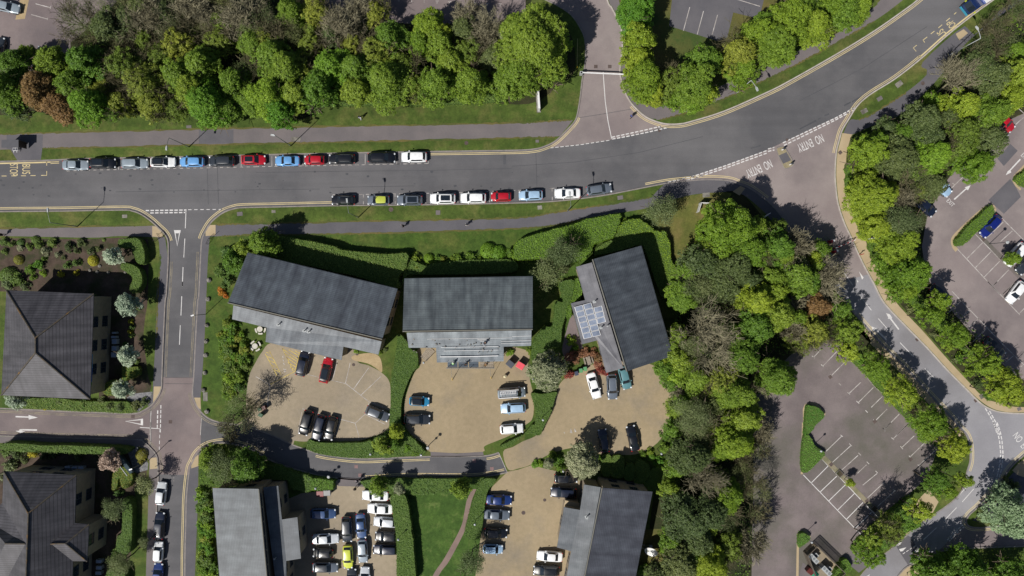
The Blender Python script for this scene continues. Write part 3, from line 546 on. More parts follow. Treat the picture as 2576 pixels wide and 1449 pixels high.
# speed hump patch, tarmac repairs, drain covers
zone('tarmac_patch', "D3 1205,1125 1310,1060 1350,1085 1440,1240 1320,1345 1215,1180", PAVE_G, .006)
for s in ("A3 295,1215 450,1130 458,1145 300,1222", "A3 715,990 778,958 782,972 718,1002", "A3 790,955 868,910 872,922 795,968", "A3 470,1120 495,1108 498,1120 473,1132", "A3 530,1085 575,1068 578,1080 533,1098", "A2 2250,1395 2345,1368 2345,1380 2255,1403", "B1 2332,128 2357,128 2357,222 2332,222"): zone('tarmac_patch', s, ASPH_DARK, .008)
sm = MB()
for s in ("B0 1090,482 1500,474 2050,468 2415,462", "B1 0,462 600,455", "B1 0,300 800,288 1600,280 2415,262", "B2 225,110 235,440", "B0 1955,255 1965,600", "B0 2050,255 2062,600", "B1 700,440 1500,425", "B2 0,240 600,200 1200,110 1800,-40", "A2 620,1112 830,1080 1150,1025 1400,975", "C0 1560,905 1820,908", "C0 1555,962 1820,965", "A3 300,950 900,640 1500,250"): seg(sm, s, .07, .0072)
rn = random.Random(9)
for k in range(60):
    q = T('B0', rn.uniform(0, 5200), rn.uniform(290, 560)); p_ = W(q); rr = rn.uniform(.05, .22); sm.sheet([(p_.x+rr*1.6*math.cos(a_*.7854)*rn.uniform(.7, 1.2), p_.y+rr*math.sin(a_*.7854)*rn.uniform(.7, 1.2)) for a_ in range(8)], .0062)
struct(sm.obj('tarmac_seams_and_stains', ASPH_DARK))
for s in ("B0 1945,260 2055,260 2055,600 1975,600", ): zone('tarmac_patch', s, ASPH, .002)

# dry, ragged fringe where the mown grass meets the paths
fr = MB(); rn = random.Random(12)
for s_ in ("O 0,338 213,332 640,322 964,316 1288,310 1368,306 1436,302", "O 110,374 213,372 644,362 911,357 1288,348 1395,345", "O 0,574 341,568", "O 560,595 644,591 751,590.5 964,586.5 1288,576 1395,567 1475,551", "O 545,565 644,563 911,557 1288,548.5 1395,534.5 1555,510.5 1635,497", "O 1661,302 1728,284 1821,249 1932,198 2012,158 2119,100 2199,54", "O 2279,233 2199,284 2159,302", "O 405,640 398,740 395,850"):
    pts = [W(p) for p in smooth(P(s_), 30)]; n = len(pts); L = []; Q = []
    for i in range(n):
        a_ = pts[max(i-1, 0)]; b_ = pts[min(i+1, n-1)]; d = (b_-a_).normalized(); nn = Vector((-d.y, d.x, 0)); L.append(pts[i]+nn*rn.uniform(.02, .26)); Q.append(pts[i]-nn*rn.uniform(.02, .26))
    fr.add([(q.x, q.y, ZB+.0135) for q in L]+[(q.x, q.y, ZB+.0135) for q in Q], [(n+i, n+i+1, i+1, i) for i in range(n-1)])
struct(fr.obj('dry_grass_fringe', DRYGRASS))
km = MB(); km.ribbon(Wp(smooth(P("C3 660,600 800,735 1000,990 1150,1110 1400,1400 D3 1590,240"), 3)), -.07, .07, ZB, ZB+.05); km.ribbon(Wp(P("D3 1590,240 1500,500 1440,570")), -.07, .07, ZB, ZB+.05); km.ribbon(Wp(P("D3 1340,668 1100,900 900,1085 790,1190")), -.07, .07, ZB, ZB+.05)
struct(km.obj('kerb', KERB))
# ================================================================== BUILDINGS
def wall_with_windows(parent, name, p0, p1, z0, z1a, z1b, centre, storeys=((.9, 2.3), (3.7, 5.0)), ww=1.7, gap=1.5, mat=None, wins=True):
    pass
def centroid(poly):
    return Vector((sum(p[0] for p in poly)/len(poly), sum(p[1] for p in poly)/len(poly)))
def inset(poly, d):
    """move every side of a polygon inwards by d (d may be a list, one per side)"""
    n = len(poly); A = sum(poly[i][0]*poly[(i+1) % n][1]-poly[(i+1) % n][0]*poly[i][1] for i in range(n)); sg = 1 if A > 0 else -1
    L = []
    for i in range(n):
        a_ = Vector(poly[i][:2]); b_ = Vector(poly[(i+1) % n][:2]); t = (b_-a_).normalized(); nn = Vector((-t.y, t.x))*sg
        dd = d[i] if isinstance(d, (list, tuple)) else d
        L.append((a_+nn*dd, t))
    out = []
    for i in range(n):
        p, t = L[i-1]; q, u = L[i]; den = t.x*u.y-t.y*u.x
        s_ = ((q.x-p.x)*u.y-(q.y-p.y)*u.x)/den; out.append(p+t*s_)
    return out
def slab(mb, pts3, th, mi=0, side_mi=1):
    """roof slab: top corners in 3-D, thickness th"""
    n = len(pts3); zs = [p[2] for p in pts3]; b2 = [(p[0], p[1]) for p in pts3]
    t = MB(); t.prism(b2, [z-th for z in zs], zs, 0, True)
    nt_ = sum(1 for f in t.f)-n
    mb.add(t.v, t.f[:nt_], mi); 
    b0 = len(mb.v); mb.add(t.v, t.f[nt_:], side_mi)
def windows(root, loc, p0, p1, zrows, ztop, ww=1.6, gap=1.3, out=1, skip=()):
    """window parts (frame + pane) on the wall running p0 -> p1 whose outside lies on the side given by out"""
    a_ = Vector(p0[:2]); b_ = Vector(p1[:2]); L = (b_-a_).length; t = (b_-a_)/L; nn = Vector((t.y, -t.x))*out
    n = int((L-1.2)//(ww+gap))
    if n < 1: return
    st = (L-n*ww-(n-1)*gap)/2; ang = math.atan2(t.y, t.x)
    for zr, (z0, z1) in enumerate(zrows):
        if z1 > ztop: continue
        for i in range(n):
            if (zr, i) in skip: continue
            c = a_+t*(st+ww/2+i*(ww+gap)); c3 = Vector((c.x, c.y, (z0+z1)/2))
            f = MB(); h = z1-z0
            for dx, dz, sx, sz in ((0, h/2-.04, ww, .08), (0, -h/2+.04, ww, .08), (-ww/2+.04, 0, .08, h-.16), (ww/2-.04, 0, .08, h-.16), (0, 0, .06, h-.16)):
                q = c3+Vector((t.x*dx, t.y*dx, dz))+Vector((nn.x, nn.y, 0))*.035
                f.box(q-Vector(loc), (sx, .07, sz), ang)
            fo = f.obj('window', FRAMEM, root)
            g = MB(); g.box(c3+Vector((nn.x, nn.y, 0))*.012-Vector(loc), (ww-.14, .024, h-.14), ang); g.obj('pane', WGLASS, fo)
def walls(root, loc, poly, tops, z0=-.1, mat=None, name='wall'):
    b = MB(); b.prism([(p[0]-loc[0], p[1]-loc[1]) for p in poly], z0, [t for t in tops]); return b.obj(name, mat or WALLM, root)
def sgn_out(poly):
    n = len(poly); A = sum(poly[i][0]*poly[(i+1) % n][1]-poly[(i+1) % n][0]*poly[i][1] for i in range(n)); return 1 if A > 0 else -1

def office(label, main, low, roof_c, low_c, zfar=6.3, znear=8.3, zlow=(6.0, 5.6), vents=(), low_plain=False, moss=None, nrow=((1.0, 2.4), (3.9, 5.3)), fascia=None, group=None):
    """two-storey office: main = high-edge a, high-edge b, far b, far a (survey points seen at roof height);
       low = outline of the lower roof, its first two points lie under the high edge"""
    M3 = [W(p, z) for p, z in zip(main, (znear, znear, zfar, zfar))]
    up = ((M3[0]+M3[1])/2-(M3[2]+M3[3])/2); L3 = [W(p, zlow[0] if i < 2 else zlow[1]) for i, p in enumerate(low)]
    c = sum(M3, Vector())/4; loc = (c.x, c.y, ZB)
    root = thing('office_building', label, 'office building', loc, 0, group)
    along = (up.x, up.y); l = math.hypot(*along); along = (along[0]/l, along[1]/l)
    rm = rooftile('slate_roof', *roof_c, along, .3, 1.0, moss, .45)
    lm = rooftile('felt_roof', *low_c, along, .9 if low_plain else .34, 1.6, None, .88 if low_plain else .8)
    sub_ = lambda v: v-Vector(loc)
    b = MB(); slab(b, [sub_(p) for p in M3], .22); r = b.obj('roof', [rm, FRAMEM], root)
    # gutter along the low edge and flashing along the high edge
    g = MB(); g.cyl(sub_(M3[3])+Vector((0,0,-.12)), sub_(M3[2])+Vector((0,0,-.12)), .09, n=6); g.obj('gutter', FRAMEM, r)
    b = MB(); slab(b, [sub_(p) for p in L3], .2); lr = b.obj('lower_roof', [lm, DGREY], root)
    d0 = (M3[1]-M3[0]).normalized()
    fl = MB(); mid = [sub_(M3[0])-Vector((along[0], along[1], 0))*.12+Vector((0,0,.05)), sub_(M3[1])-Vector((along[0], along[1], 0))*.12+Vector((0,0,.05))]
    fl.cyl(mid[0], mid[1], .1, n=6); fl.obj('ridge_flashing', plain('lichen_flashing', C(120,118,110), .8), r)
    # main walls
    wp = inset(M3, [.55, .35, .45, .35]); 
    def zt(p):   # underside of the main roof
        f = ((p[0]-M3[3].x)*along[0]+(p[1]-M3[3].y)*along[1])/l; return zfar+(znear-zfar)*f-.26-ZB
    o = sgn_out(wp)
    wl = walls(root, loc, wp, [zt(p) for p in wp], -.1)
    n = len(wp)
    for i in range(n):
        a_, b_ = wp[i], wp[(i+1) % n]
        top = min(zt(a_), zt(b_))
        if i == 0: windows(root, Vector((loc[0], loc[1], 0)), a_, b_, ((6.35, 7.55),), 9, 2.2, .25, o)
        else: windows(root, Vector((loc[0], loc[1], 0)), a_, b_, nrow, top, 1.5, 1.7, o)
    # walls under the lower roof
    lw = inset(L3, [0.0]+[.4]*(len(L3)-1)); lt = [(zlow[0] if i < 2 else zlow[1])-.23-ZB for i in range(len(lw))]
    walls(root, loc, lw, lt, -.1); ol = sgn_out(lw)
    for i in range(1, len(lw)):
        a_, b_ = lw[i], lw[(i+1) % len(lw)]
        if (Vector(b_[:2])-Vector(a_[:2])).length > 3: windows(root, Vector((loc[0], loc[1], 0)), a_, b_, nrow, 5.6, 1.5, 1.3, ol)
    for v in vents:
        p = W(v, 6.3)-Vector(loc); q = Vector((p.x, p.y, zlow[1]-ZB+.1))
        m = MB(); m.cyl(q, q+Vector((0, 0, .9)), .09, n=8); m.cyl(q+Vector((0,0,.9)), q+Vector((0,0,1.0)), .15, n=8); m.box(q+Vector((0,0,.12)), (.55, .5, .06), .2)
        m.obj('roof_vent', LGREY, lr)
    return root, lr, r, M3, L3, along
SL1 = (C(56,61,69), C(92,99,106)); SL2 = (C(66,72,82), C(98,104,112))
B1 = office('long dark slate office, left of the three slate offices above the mid road',
    P("O 573,763 961,855 1000,727 623,635.5"), P("O 587,768 960,859 952,892 864,872 859,906 668,860 671,824 584,803"),
    (C(54,60,71), C(88,96,105)), (C(84,90,98), C(122,127,133)), moss=C(104,110,112), vents=P("C1 205,408 450,465 490,475"))
B2 = office('middle slate office being re-roofed, with scaffold and roofers on its front',
    P("O 1013,835 1340,830 1340,695.5 1017,701"), P("O 1023,837 1337,831 1336,870 1267,872 1267,909 1099,912 1097,875 1028,875"),
    (C(66,74,80), C(100,108,112)), (C(106,114,120), C(138,145,151)), vents=())
B3 = office('grey slate office with rooftop solar panels, right of the three',
    P("O 1575,935 1489,653 1613,618 1693,895"), P("O 1568,926 1489,660 1449,671.5 1472,755 1436,763 1464,866 1503,856 1525,938"),
    (C(54,60,68), C(84,90,98)), (C(98,98,105), C(112,112,118)), low_plain=True, moss=C(96,104,104), vents=[T('C2',780,190), T('C2',897,420), T('C2',842,436)])
B4 = office('pale slate office with an L-shaped lower roof beside the crowded car park',
    P("O 653,1230 683,1556 560,1556 535,1228"), P("O 662,1226 706,1556 722,1556 720,1411 757,1405 748,1301 709,1307 700,1222"),
    (C(78,84,90), C(102,108,114)), (C(74,80,88), C(94,100,108)), vents=[T('D1', 180, 1283)])
B5 = office('slate office with a mossy ridge by the lower right courtyard',
    P("O 1448,1556 1513,1227 1641,1237 1578,1556"), P("O 1450,1556 1511,1226 1469,1219 1459,1283 1419,1276 1401,1377 1437,1387 1405,1556"),
    (C(60,62,72), C(78,82,92)), (C(86,92,98), C(106,110,116)), vents=[T('D2', 705, 900)])
# solar panels on B3
def solar():
    root, lr = B3[0], B3[1]; z = 5.95
    n = 0
    for (a_, b_, c_, d_, cols, rows) in (("C2 585,240", "C2 750,195", "C2 842,505", "C2 675,545", 2, 6), ("C2 765,245", "C2 850,225", "C2 890,380", "C2 806,402", 1, 3)):
        A, Bq, Cq, D = [W(P(s)[0], z) for s in (a_, b_, c_, d_)]
        for i in range(cols):
            for j in range(rows):
                def pt(u, v): return (A.lerp(Bq, u)).lerp(D.lerp(Cq, u), v)
                e0 = .03/cols*1.2; e1 = .02
                q = [pt((i+.04)/cols, (j+.03)/rows), pt((i+.96)/cols, (j+.03)/rows), pt((i+.96)/cols, (j+.97)/rows), pt((i+.04)/cols, (j+.97)/rows)]
                o = (q[0]+q[2])/2; nz = lambda v, k: Vector((v.x-root.location.x, v.y-root.location.y, v.z-root.location.z+k))
                fr = MB(); fr.prism([(nz(v, 0).x, nz(v, 0).y) for v in q][::-1], z-ZB-.25, z-ZB-.02); fo = fr.obj('solar_panel', WHITE, root)
                gl = MB(); qi = [v.lerp(o, .12) for v in q]; gl.sheet([(nz(v, 0).x, nz(v, 0).y) for v in qi], z-ZB-.015)
                gl.obj('cells', SOLAR, fo)
SOLAR = rooftile('solar_cells', C(118,130,152), C(142,152,172), (.27, 1), .22, 1, None, .7)
solar()
# battens, wet patch and lifted slates on B2's lower roof
bt = MB(); lc = B2[0].location
def onroof(o, z=5.78): p = W(o, z); return Vector((p.x-lc.x, p.y-lc.y, z-lc.z))
for s, th in (("C1 1440,488 1900,480 2415,470", .06), ("C1 1615,542 2090,536 2415,530", .05), ("C1 1745,622 2285,612", .06), ("C1 1770,655 2285,645", .05), ("C1 1735,710 2000,708 2285,700", .12), ("C1 2310,565 2415,563", .05), ("C1 2312,585 2415,583", .05), ("C2 0,518 180,512", .05), ("C2 0,560 182,552", .05), ("C2 0,585 182,578", .05), ("C1 2090,548 2190,548", .08), ("C1 2110,560 2190,560", .08), ("C2 0,470 180,462", .05)):
    pp = [onroof(q, 5.86) for q in P(s)]
    for i in range(len(pp)-1): bt.box((pp[i]+pp[i+1])/2, ((pp[i+1]-pp[i]).length, th, .06), math.atan2(pp[i+1].y-pp[i].y, pp[i+1].x-pp[i].x))
bt.obj('roofing_batten', WHITE, B2[1])
bt = MB(); rn = random.Random(4)
for k in range(46):
    o = T('C1', rn.uniform(1450, 2300), rn.choice([492, 548, 590, 628, 660, 500])+rn.uniform(-12, 12)); q = onroof(o, 5.86); bt.box(q, (rn.uniform(.12, .3), rn.uniform(.1, .2), .05), rn.uniform(0, 3))
bt.obj('loose_slates', STONE, B2[1])

def poly_roof(root, loc, faces, mats, along_list):
    """separate roof planes; each face: list of (survey point, height)"""
    out = []
    for (pts, al) in faces:
        v = [W(o, z)-Vector(loc) for o, z in pts]; b = MB()
        n = len(v); tris = tessellate_polygon([v]); fs = []
        for t in tris:
            nrm = (v[t[1]]-v[t[0]]).cross(v[t[2]]-v[t[0]]); fs.append(tuple(t) if nrm.z > 0 else tuple(t[::-1]))
        b.add(v, fs, 0); b.add([p-Vector((0, 0, .16)) for p in v], [f[::-1] for f in fs], 1)
        for i in range(n):
            j = (i+1) % n; b.add([v[i], v[j], v[j]-Vector((0,0,.16)), v[i]-Vector((0,0,.16))], [(0, 1, 2, 3)], 1)
        out.append(b.obj('roof_slope', [rooftile('plain_tile_roof', *mats, al, .42, .8, C(118,116,110), .25), FRAMEM], root))
    return out
def hipcaps(root, loc, lines, mat):
    m = MB()
    for (a_, za), (b_, zb) in lines: m.cyl(W(a_, za)-Vector(loc)+Vector((0,0,.03)), W(b_, zb)-Vector(loc)+Vector((0,0,.03)), .14, n=6)
    return m.obj('ridge_tiles', mat, root)
RIDGE = ground('ridge_tile', C(74,72,72), C(98,90,78), 2, C(124,96,60), .8, 9, .4, p3=(.55, .66))
PT = (C(60,58,64), C(84,82,88)); 
# hipped building at the left edge
c = [(T('C0',60,80), 6.2), (T('C0',885,115), 6.2), (T('C0',850,1110), 6.2), (T('C0',12,1072), 6.2)]
r1, r2 = (T('C0',335,530), 10.2), (T('C0',335,672), 10.2)
cw = [W(p, z) for p, z in c]; ctr = sum(cw, Vector())/4; loc = (ctr.x, ctr.y, ZB)
root = thing('hipped_office', 'dark hipped-roof office with a blue banner on its wall, left edge', 'office building', loc)
poly_roof(root, loc, [([c[0], c[1], r1], (0, -1)), ([c[1], c[2], r2, r1], (-1, 0)), ([c[2], c[3], r2], (0, 1)), ([c[3], c[0], r1, r2], (1, 0))], PT, None)
hipcaps(root, loc, [(c[0], r1), (c[1], r1), (r1, r2), (r2, c[2]), (r2, c[3])], RIDGE)
hw = inset(cw, .6); walls(root, loc, hw, [5.95]*4); oo = sgn_out(hw); l0 = Vector((loc[0], loc[1], 0))
for i in range(4): windows(root, l0, hw[i], hw[(i+1) % 4], ((1.0, 2.5), (3.7, 5.0)), 6, 1.9, 2.2, oo)
# its banner boards, on the wall that faces right
def board(root, loc, o, z, length, h, mat, ang, nrm, name, txt=None, tcol=None):
    p = W(o, z)-Vector(loc); b = MB(); b.box(p, (length, .06, h), ang); ob = b.obj(name, mat, root)
    if txt:
        cu = bpy.data.curves.new('t', 'FONT'); cu.body = txt; cu.align_x = 'CENTER'; cu.align_y = 'CENTER'; to = bpy.data.objects.new('t', cu); COL.objects.link(to)
        dg = bpy.context.evaluated_depsgraph_get(); dg.update(); me = bpy.data.meshes.new_from_object(to.evaluated_get(dg)); bpy.data.objects.remove(to); bpy.data.curves.remove(cu)
        xs = [v.co.x for v in me.vertices]; s_ = length*.8/(max(xs)-min(xs))
        for v in me.vertices: v.co *= min(s_, h*.9)
        me.materials.clear(); me.materials.append(tcol); t = link('lettering', me, ob); t.location = p+Vector((nrm[0]*.035, nrm[1]*.035, 0)); t.rotation_euler = (R(90), 0, ang)
    return ob
pe = hw[1]; pf = hw[2]; d = (Vector(pf[:2])-Vector(pe[:2])).normalized(); an = math.atan2(d.y, d.x)+math.pi; nr = (Vector((-d.y, d.x)) if Vector((-d.y, d.x)).x > 0 else Vector((d.y, -d.x)))
def onwall(f, z): q = Vector(pe[:2]).lerp(Vector(pf[:2]), f)+nr*.05; return Vector((q.x, q.y, z))
for f, L_, mt, tx, tc in ((.66, 2.5, plain('pale_blue_board', C(120,160,200), .5), 'BASE', plain('navy_lettering', C(30,60,130), .6)), (.80, 2.4, plain('blue_board', C(30,84,190), .5), 'offices', plain('pale_lettering', C(140,170,220), .6))):
    q = onwall(f, 5.3); b = MB(); b.box(q-Vector(loc), (L_, .06, .55), an); bo = b.obj('banner_board', mt, root)
    cu = bpy.data.curves.new('t', 'FONT'); cu.body = tx; cu.align_x = 'CENTER'; cu.align_y = 'CENTER'; to = bpy.data.objects.new('t', cu); COL.objects.link(to)
    dg = bpy.context.evaluated_depsgraph_get(); dg.update(); me = bpy.data.meshes.new_from_object(to.evaluated_get(dg)); bpy.data.objects.remove(to); bpy.data.curves.remove(cu)
    for v in me.vertices: v.co *= .5
    me.materials.clear(); me.materials.append(tc); t = link('lettering', me, bo); t.location = q-Vector(loc)+Vector((nr.x, nr.y, 0))*.04; t.rotation_euler = (R(90), 0, math.atan2(nr.x, -nr.y))
q = onwall(.885, 5.3); b = MB(); b.box(q-Vector(loc), (.6, .06, .5), an); b.obj('banner_board', plain('green_board', C(40,120,60), .5), root)
# building with a cross wing at the lower left
z6, z10, zm = 6.2, 10.4, 8.3
A_ = (T('D0',35,460), z6); B_ = (T('D0',720,497), z6); R1 = (T('D0',268,858), z10); R2 = (T('D0',232,1840), z10); E1 = (T('D0',705,950), z6); W1 = (T('D0',840,962), z6); W2 = (T('D0',822,1310), z6); E2 = (T('D0',688,1310), z6); E3 = (T('D0',670,1840), z6)
V0 = (T('D0',480,1145), zm); V1 = (T('D0',620,1142), zm); L1 = (T('D0',20,760), z6); LV = (T('D0',240,1145), 9.9); LR = (T('D0',50,1142), 9.9); L2 = (T('D0',-90,930), 8.2); L3_ = (T('D0',-160,900), z6); L4 = (T('D0',20,1560), z6); L5 = (T('D0',-160,1560), z6); L6 = (T('D0',20,1840), z6)
ctr = W(T('D0',350,1100), z6); loc = (ctr.x, ctr.y, ZB)
root = thing('cross_wing_office', 'dark tiled office with a cross wing in the lower left corner', 'office building', loc)
poly_roof(root, loc, [([A_, B_, R1], (0, -1)), ([B_, E1, V0, E2, E3, R2, R1], (-1, 0)), ([E1, W1, V1, V0], (0, -1)), ([W1, W2, V1], (-1, 0)), ([W2, E2, V0, V1], (0, 1)),
    ([A_, R1, LV, L1], (1, 0)), ([L1, LV, LR, L3_], (0, -1)), ([LR, LV, L4, L5], (0, 1)), ([LV, R1, R2, L6, L4], (1, 0)), ([L3_, LR, L5], (1, 0))], PT, None)
hipcaps(root, loc, [(A_, R1), (B_, R1), (R1, R2), (V0, V1), (V1, W1), (V1, W2), (LR, LV)], RIDGE)
wpoly = [W(x[0], z6) for x in (A_, B_, E1, W1, W2, E2, E3, L6, L4, L5, L3_, L1)]
wpi = inset(wpoly, .5); walls(root, loc, wpi, [5.95]*12); oo = sgn_out(wpi); l0 = Vector((loc[0], loc[1], 0))
for i in (0, 1, 3, 5): windows(root, l0, wpi[i], wpi[(i+1) % 12], ((1.0, 2.5), (3.7, 5.2)), 6, 2.0, 1.8, oo)
# projecting entrance porches of the lower buildings
def porch(label_root, s, z, mat=WALLM, name='porch', top=None):
    pts = [W(p, z) for p in P(s)]; lc_ = label_root.location
    b = MB(); b.prism([(p.x-lc_.x, p.y-lc_.y) for p in inset(pts, .15)], -.1, z-.18-ZB); o = b.obj(name, mat, label_root)
    b = MB(); b.prism([(p.x-lc_.x, p.y-lc_.y) for p in pts], z-.18-ZB, z-ZB, 0, True); b.obj('porch_roof', top or BEIGE, o)
porch(B5[0], "D2 500,735 640,765 640,820 490,795", 3.0)
# ================================================================== CARS
def prof(keys, t):
    for i in range(len(keys)-1):
        a_, b_ = keys[i], keys[i+1]
        if t <= b_[0]:
            f = (t-a_[0])/(b_[0]-a_[0]); f = f*f*(3-2*f) if len(a_) > 2 else f
            return a_[1]+(b_[1]-a_[1])*f
    return keys[-1][1]
# kind: L, W, H, belt, windscreen base, roof front, roof rear, rear glass base (fractions from the nose), boot height
KINDS = dict(
    hatch=(4.2, 1.80, 1.48, .95, .27, .42, .84, .95, .97), small=(3.65, 1.68, 1.5, .95, .24, .38, .85, .955, .97),
    saloon=(4.65, 1.84, 1.44, .94, .28, .42, .70, .83, .96), estate=(4.75, 1.86, 1.5, .96, .27, .41, .88, .965, .98),
    suv=(4.6, 1.9, 1.68, 1.08, .26, .38, .85, .95, 1.08), van=(5.0, 1.95, 1.98, 1.15, .16, .30, .985, .995, 1.15))
CARMESH = {}
def car_meshes(kind):
    if kind in CARMESH: return CARMESH[kind]
    L, Wd, H, zb, ws, rf, rr, rb, zt = KINDS[kind]; hw = Wd/2; X = lambda t: L/2-L*t
    deck = [(0, .58), (.03, .70), (.1, zb-.19), (ws-.02, zb-.02), (ws+.04, zb), (rb-.06, zb+.02), (rb, zt), (.985, zt-.06), (1, zt-.3)]
    wid = [(0, .60), (.02, .76), (.06, .88), (.14, .96), (.3, 1.0), (.75, 1.0), (.9, .96), (.965, .88), (.99, .78), (1, .66)]
    st = [0, .012, .03, .06, .1, .16, .22, .28, .36, .46, .56, .66, .76, .84, .9, .945, .975, .99, 1]
    b = MB(); rows = []
    for t in st:
        w_ = prof(wid, t)*hw; z = prof(deck, t); lo = .28 if .02 < t < .98 else .38
        crown = .04
        half = [(w_*.93, lo), (w_*.985, lo+.15), (w_, (lo+z)/2), (w_*.975, z-.13), (w_*.9, z-.03), (w_*.72, z+.005), (w_*.36, z+crown*.8), (0, z+crown)]
        rows.append([(X(t), -y, zz) for y, zz in half]+[(X(t), y, zz) for y, zz in half[-2::-1]])
    n = len(rows[0]); vs = [p for r in rows for p in r]; fs = []
    for i in range(len(rows)-1):
        for j in range(n-1): fs.append((i*n+j, i*n+j+1, (i+1)*n+j+1, (i+1)*n+j))
    fs.append(tuple(range(n-1, -1, -1))); k = (len(rows)-1)*n; fs.append(tuple(k+q for q in range(n)))
    b.add(vs, fs)
    # under-body
    b.box((0, 0, .3), (L*.8, Wd*.8, .14))
    # greenhouse: pillars in body colour, glass panels proud of them
    yb, yt = hw*.88, hw*.68; zr = H-.04; zc = zb-.01
    fb, ft, rt, rbx = X(ws), X(rf), X(rr), X(rb)
    nb = 6
    def gl(x0, x1, y0, y1, z0, z1, side): pass
    base = [(fb, -yb*.9), (fb+.06, 0), (fb, yb*.9), (X((ws+rf)/2+.03), yb), (X(.6), yb), (X((rr+rb)/2-.02), yb*.97), (rbx, yb*.86), (rbx-.03, 0), (rbx, -yb*.86), (X((rr+rb)/2-.02), -yb*.97), (X(.6), -yb), (X((ws+rf)/2+.03), -yb)]
    top = [(ft, -yt*.93), (ft+.07, 0), (ft, yt*.93), (X(rf+.05), yt), (X(.6), yt*1.02), (X(rr-.05), yt*.98), (rt, yt*.88), (rt-.05, 0), (rt, -yt*.88), (X(rr-.05), -yt*.98), (X(.6), -yt*1.02), (X(rf+.05), -yt)]
    B3_ = [(x, y, zc) for x, y in base]; T3 = [(x, y, zr) for x, y in top]; m = 12
    b.add(B3_+T3, [(i, (i+1) % m, m+(i+1) % m, m+i) for i in range(m)])
    body = b.mesh('body', [bpy.data.materials['paint']], True)
    # roof skin with a slight crown
    r = MB(); ctr = (X((rf+rr)/2), 0, H+.015); ring2 = [(ctr[0]+(x-ctr[0])*.8, y*.8, H) for x, y in top]
    r.add(T3+ring2+[ctr], [(i, (i+1) % m, m+(i+1) % m, m+i) for i in range(m)]+[(m+i, m+(i+1) % m, 2*m) for i in range(m)])
    roof = r.mesh('roof', [bpy.data.materials['paint']], True)
    def panel(idx, push, f0=.06, f1=.94, e=0.0):
        """glass over the greenhouse strip between ring indices idx"""
        g = MB(); vs = []
        c = Vector((0, 0, zb))
        for i in idx:
            p = Vector(B3_[i]); q = Vector(T3[i]); out = Vector((p.x*.0, p.y, 0)) if push == 's' else Vector((p.x-ctr[0], 0, 0))
            out = out.normalized()*.008+Vector((0, 0, .004))
            vs += [p.lerp(q, f0)+out, p.lerp(q, f1)+out]
        k = len(idx); fs = [(2*i, 2*i+2, 2*i+3, 2*i+1) for i in range(k-1)]
        if e:
            for a_, c_ in ((0, 1), (k-1, k-2)):
                for w2 in (0, 1): vs[2*a_+w2] = vs[2*a_+w2].lerp(vs[2*c_+w2], e)
        g.add(vs, fs); return g
    def both(g):
        g.f += [f[::-1] for f in g.f]; g.m += g.m; return g
    P_ = {}
    P_['windscreen'] = panel([0, 1, 2], 'f', .02, .97, .05).mesh('windscreen', GLASS)
    P_['rear_window'] = panel([6, 7, 8], 'f', .25 if kind in ('hatch', 'small', 'estate', 'suv', 'van') else .06, .95, .08).mesh('rear_window', GLASS)
    if kind != 'van': P_['sl'] = panel([3, 4, 5], 's', .08, .92, .04).mesh('side_window', GLASS); P_['sr'] = panel([9, 10, 11], 's', .08, .92, .04).mesh('side_window', GLASS)
    else: P_['sl'] = panel([3, 4], 's', .1, .85, .2).mesh('side_window', GLASS); P_['sr'] = panel([10, 11], 's', .1, .85, .2).mesh('side_window', GLASS)
    for mname in ('windscreen', 'rear_window', 'sl', 'sr'): pass
    wr = .33 if kind != 'suv' else .37
    wm = MB(); wm.cyl((0, -.11, 0), (0, .11, 0), wr, n=16); wheel = wm.mesh('wheel', BLACK, False)
    rm = MB(); rm.cyl((0, -.115, 0), (0, .115, 0), wr*.62, n=12); rim = rm.mesh('rim', plain('alloy', C(170, 172, 176), .35, .7))
    hl = MB(); hl.ball((0, 0, 0), .17, 8, 6, sz=.5); head = hl.mesh('headlight', plain('lamp_lens', C(215, 220, 226), .12), True)
    tl = MB(); tl.ball((0, 0, 0), .14, 8, 6, sz=.9); tail = tl.mesh('tail_light', plain('red_lens', C(190, 22, 26), .2), True)
    mr = MB(); mr.ball((0, 0, 0), .12, 8, 6, sz=.7); mir = mr.mesh('wing_mirror', [bpy.data.materials['paint']], True)
    sr = MB(); x0, x1 = X(rf+.06), X(rr-.05); sr.sheet([(x1, -yt*.74), (x0, -yt*.74), (x0+.03, 0), (x0, yt*.74), (x1, yt*.74)], H+.022); sun_ = sr.mesh('sunroof', GLASS)
    rl = MB()
    rl.path([(X(rf+.05), 0, H-.02), (X(rf+.08), 0, H+.05), (X(rr-.06), 0, H+.05), (X(rr-.03), 0, H-.02)], .022, n=5); rail = rl.mesh('roof_rail', plain('rail_metal', C(190, 194, 198), .3, .8))
    pl = MB(); pl.box((0, 0, 0), (.02, .5, .11)); plate = pl.mesh('number_plate', plain('plate', C(225, 222, 190), .5))
    CARMESH[kind] = dict(body=body, roof=roof, wheel=wheel, rim=rim, head=head, tail=tail, mir=mir, sunroof=sun_, rail=rail, plate=plate, wr=wr, yt=yt, **P_)
    return CARMESH[kind]
plain('paint', (.4, .4, .4), .3)
PAINT = {}
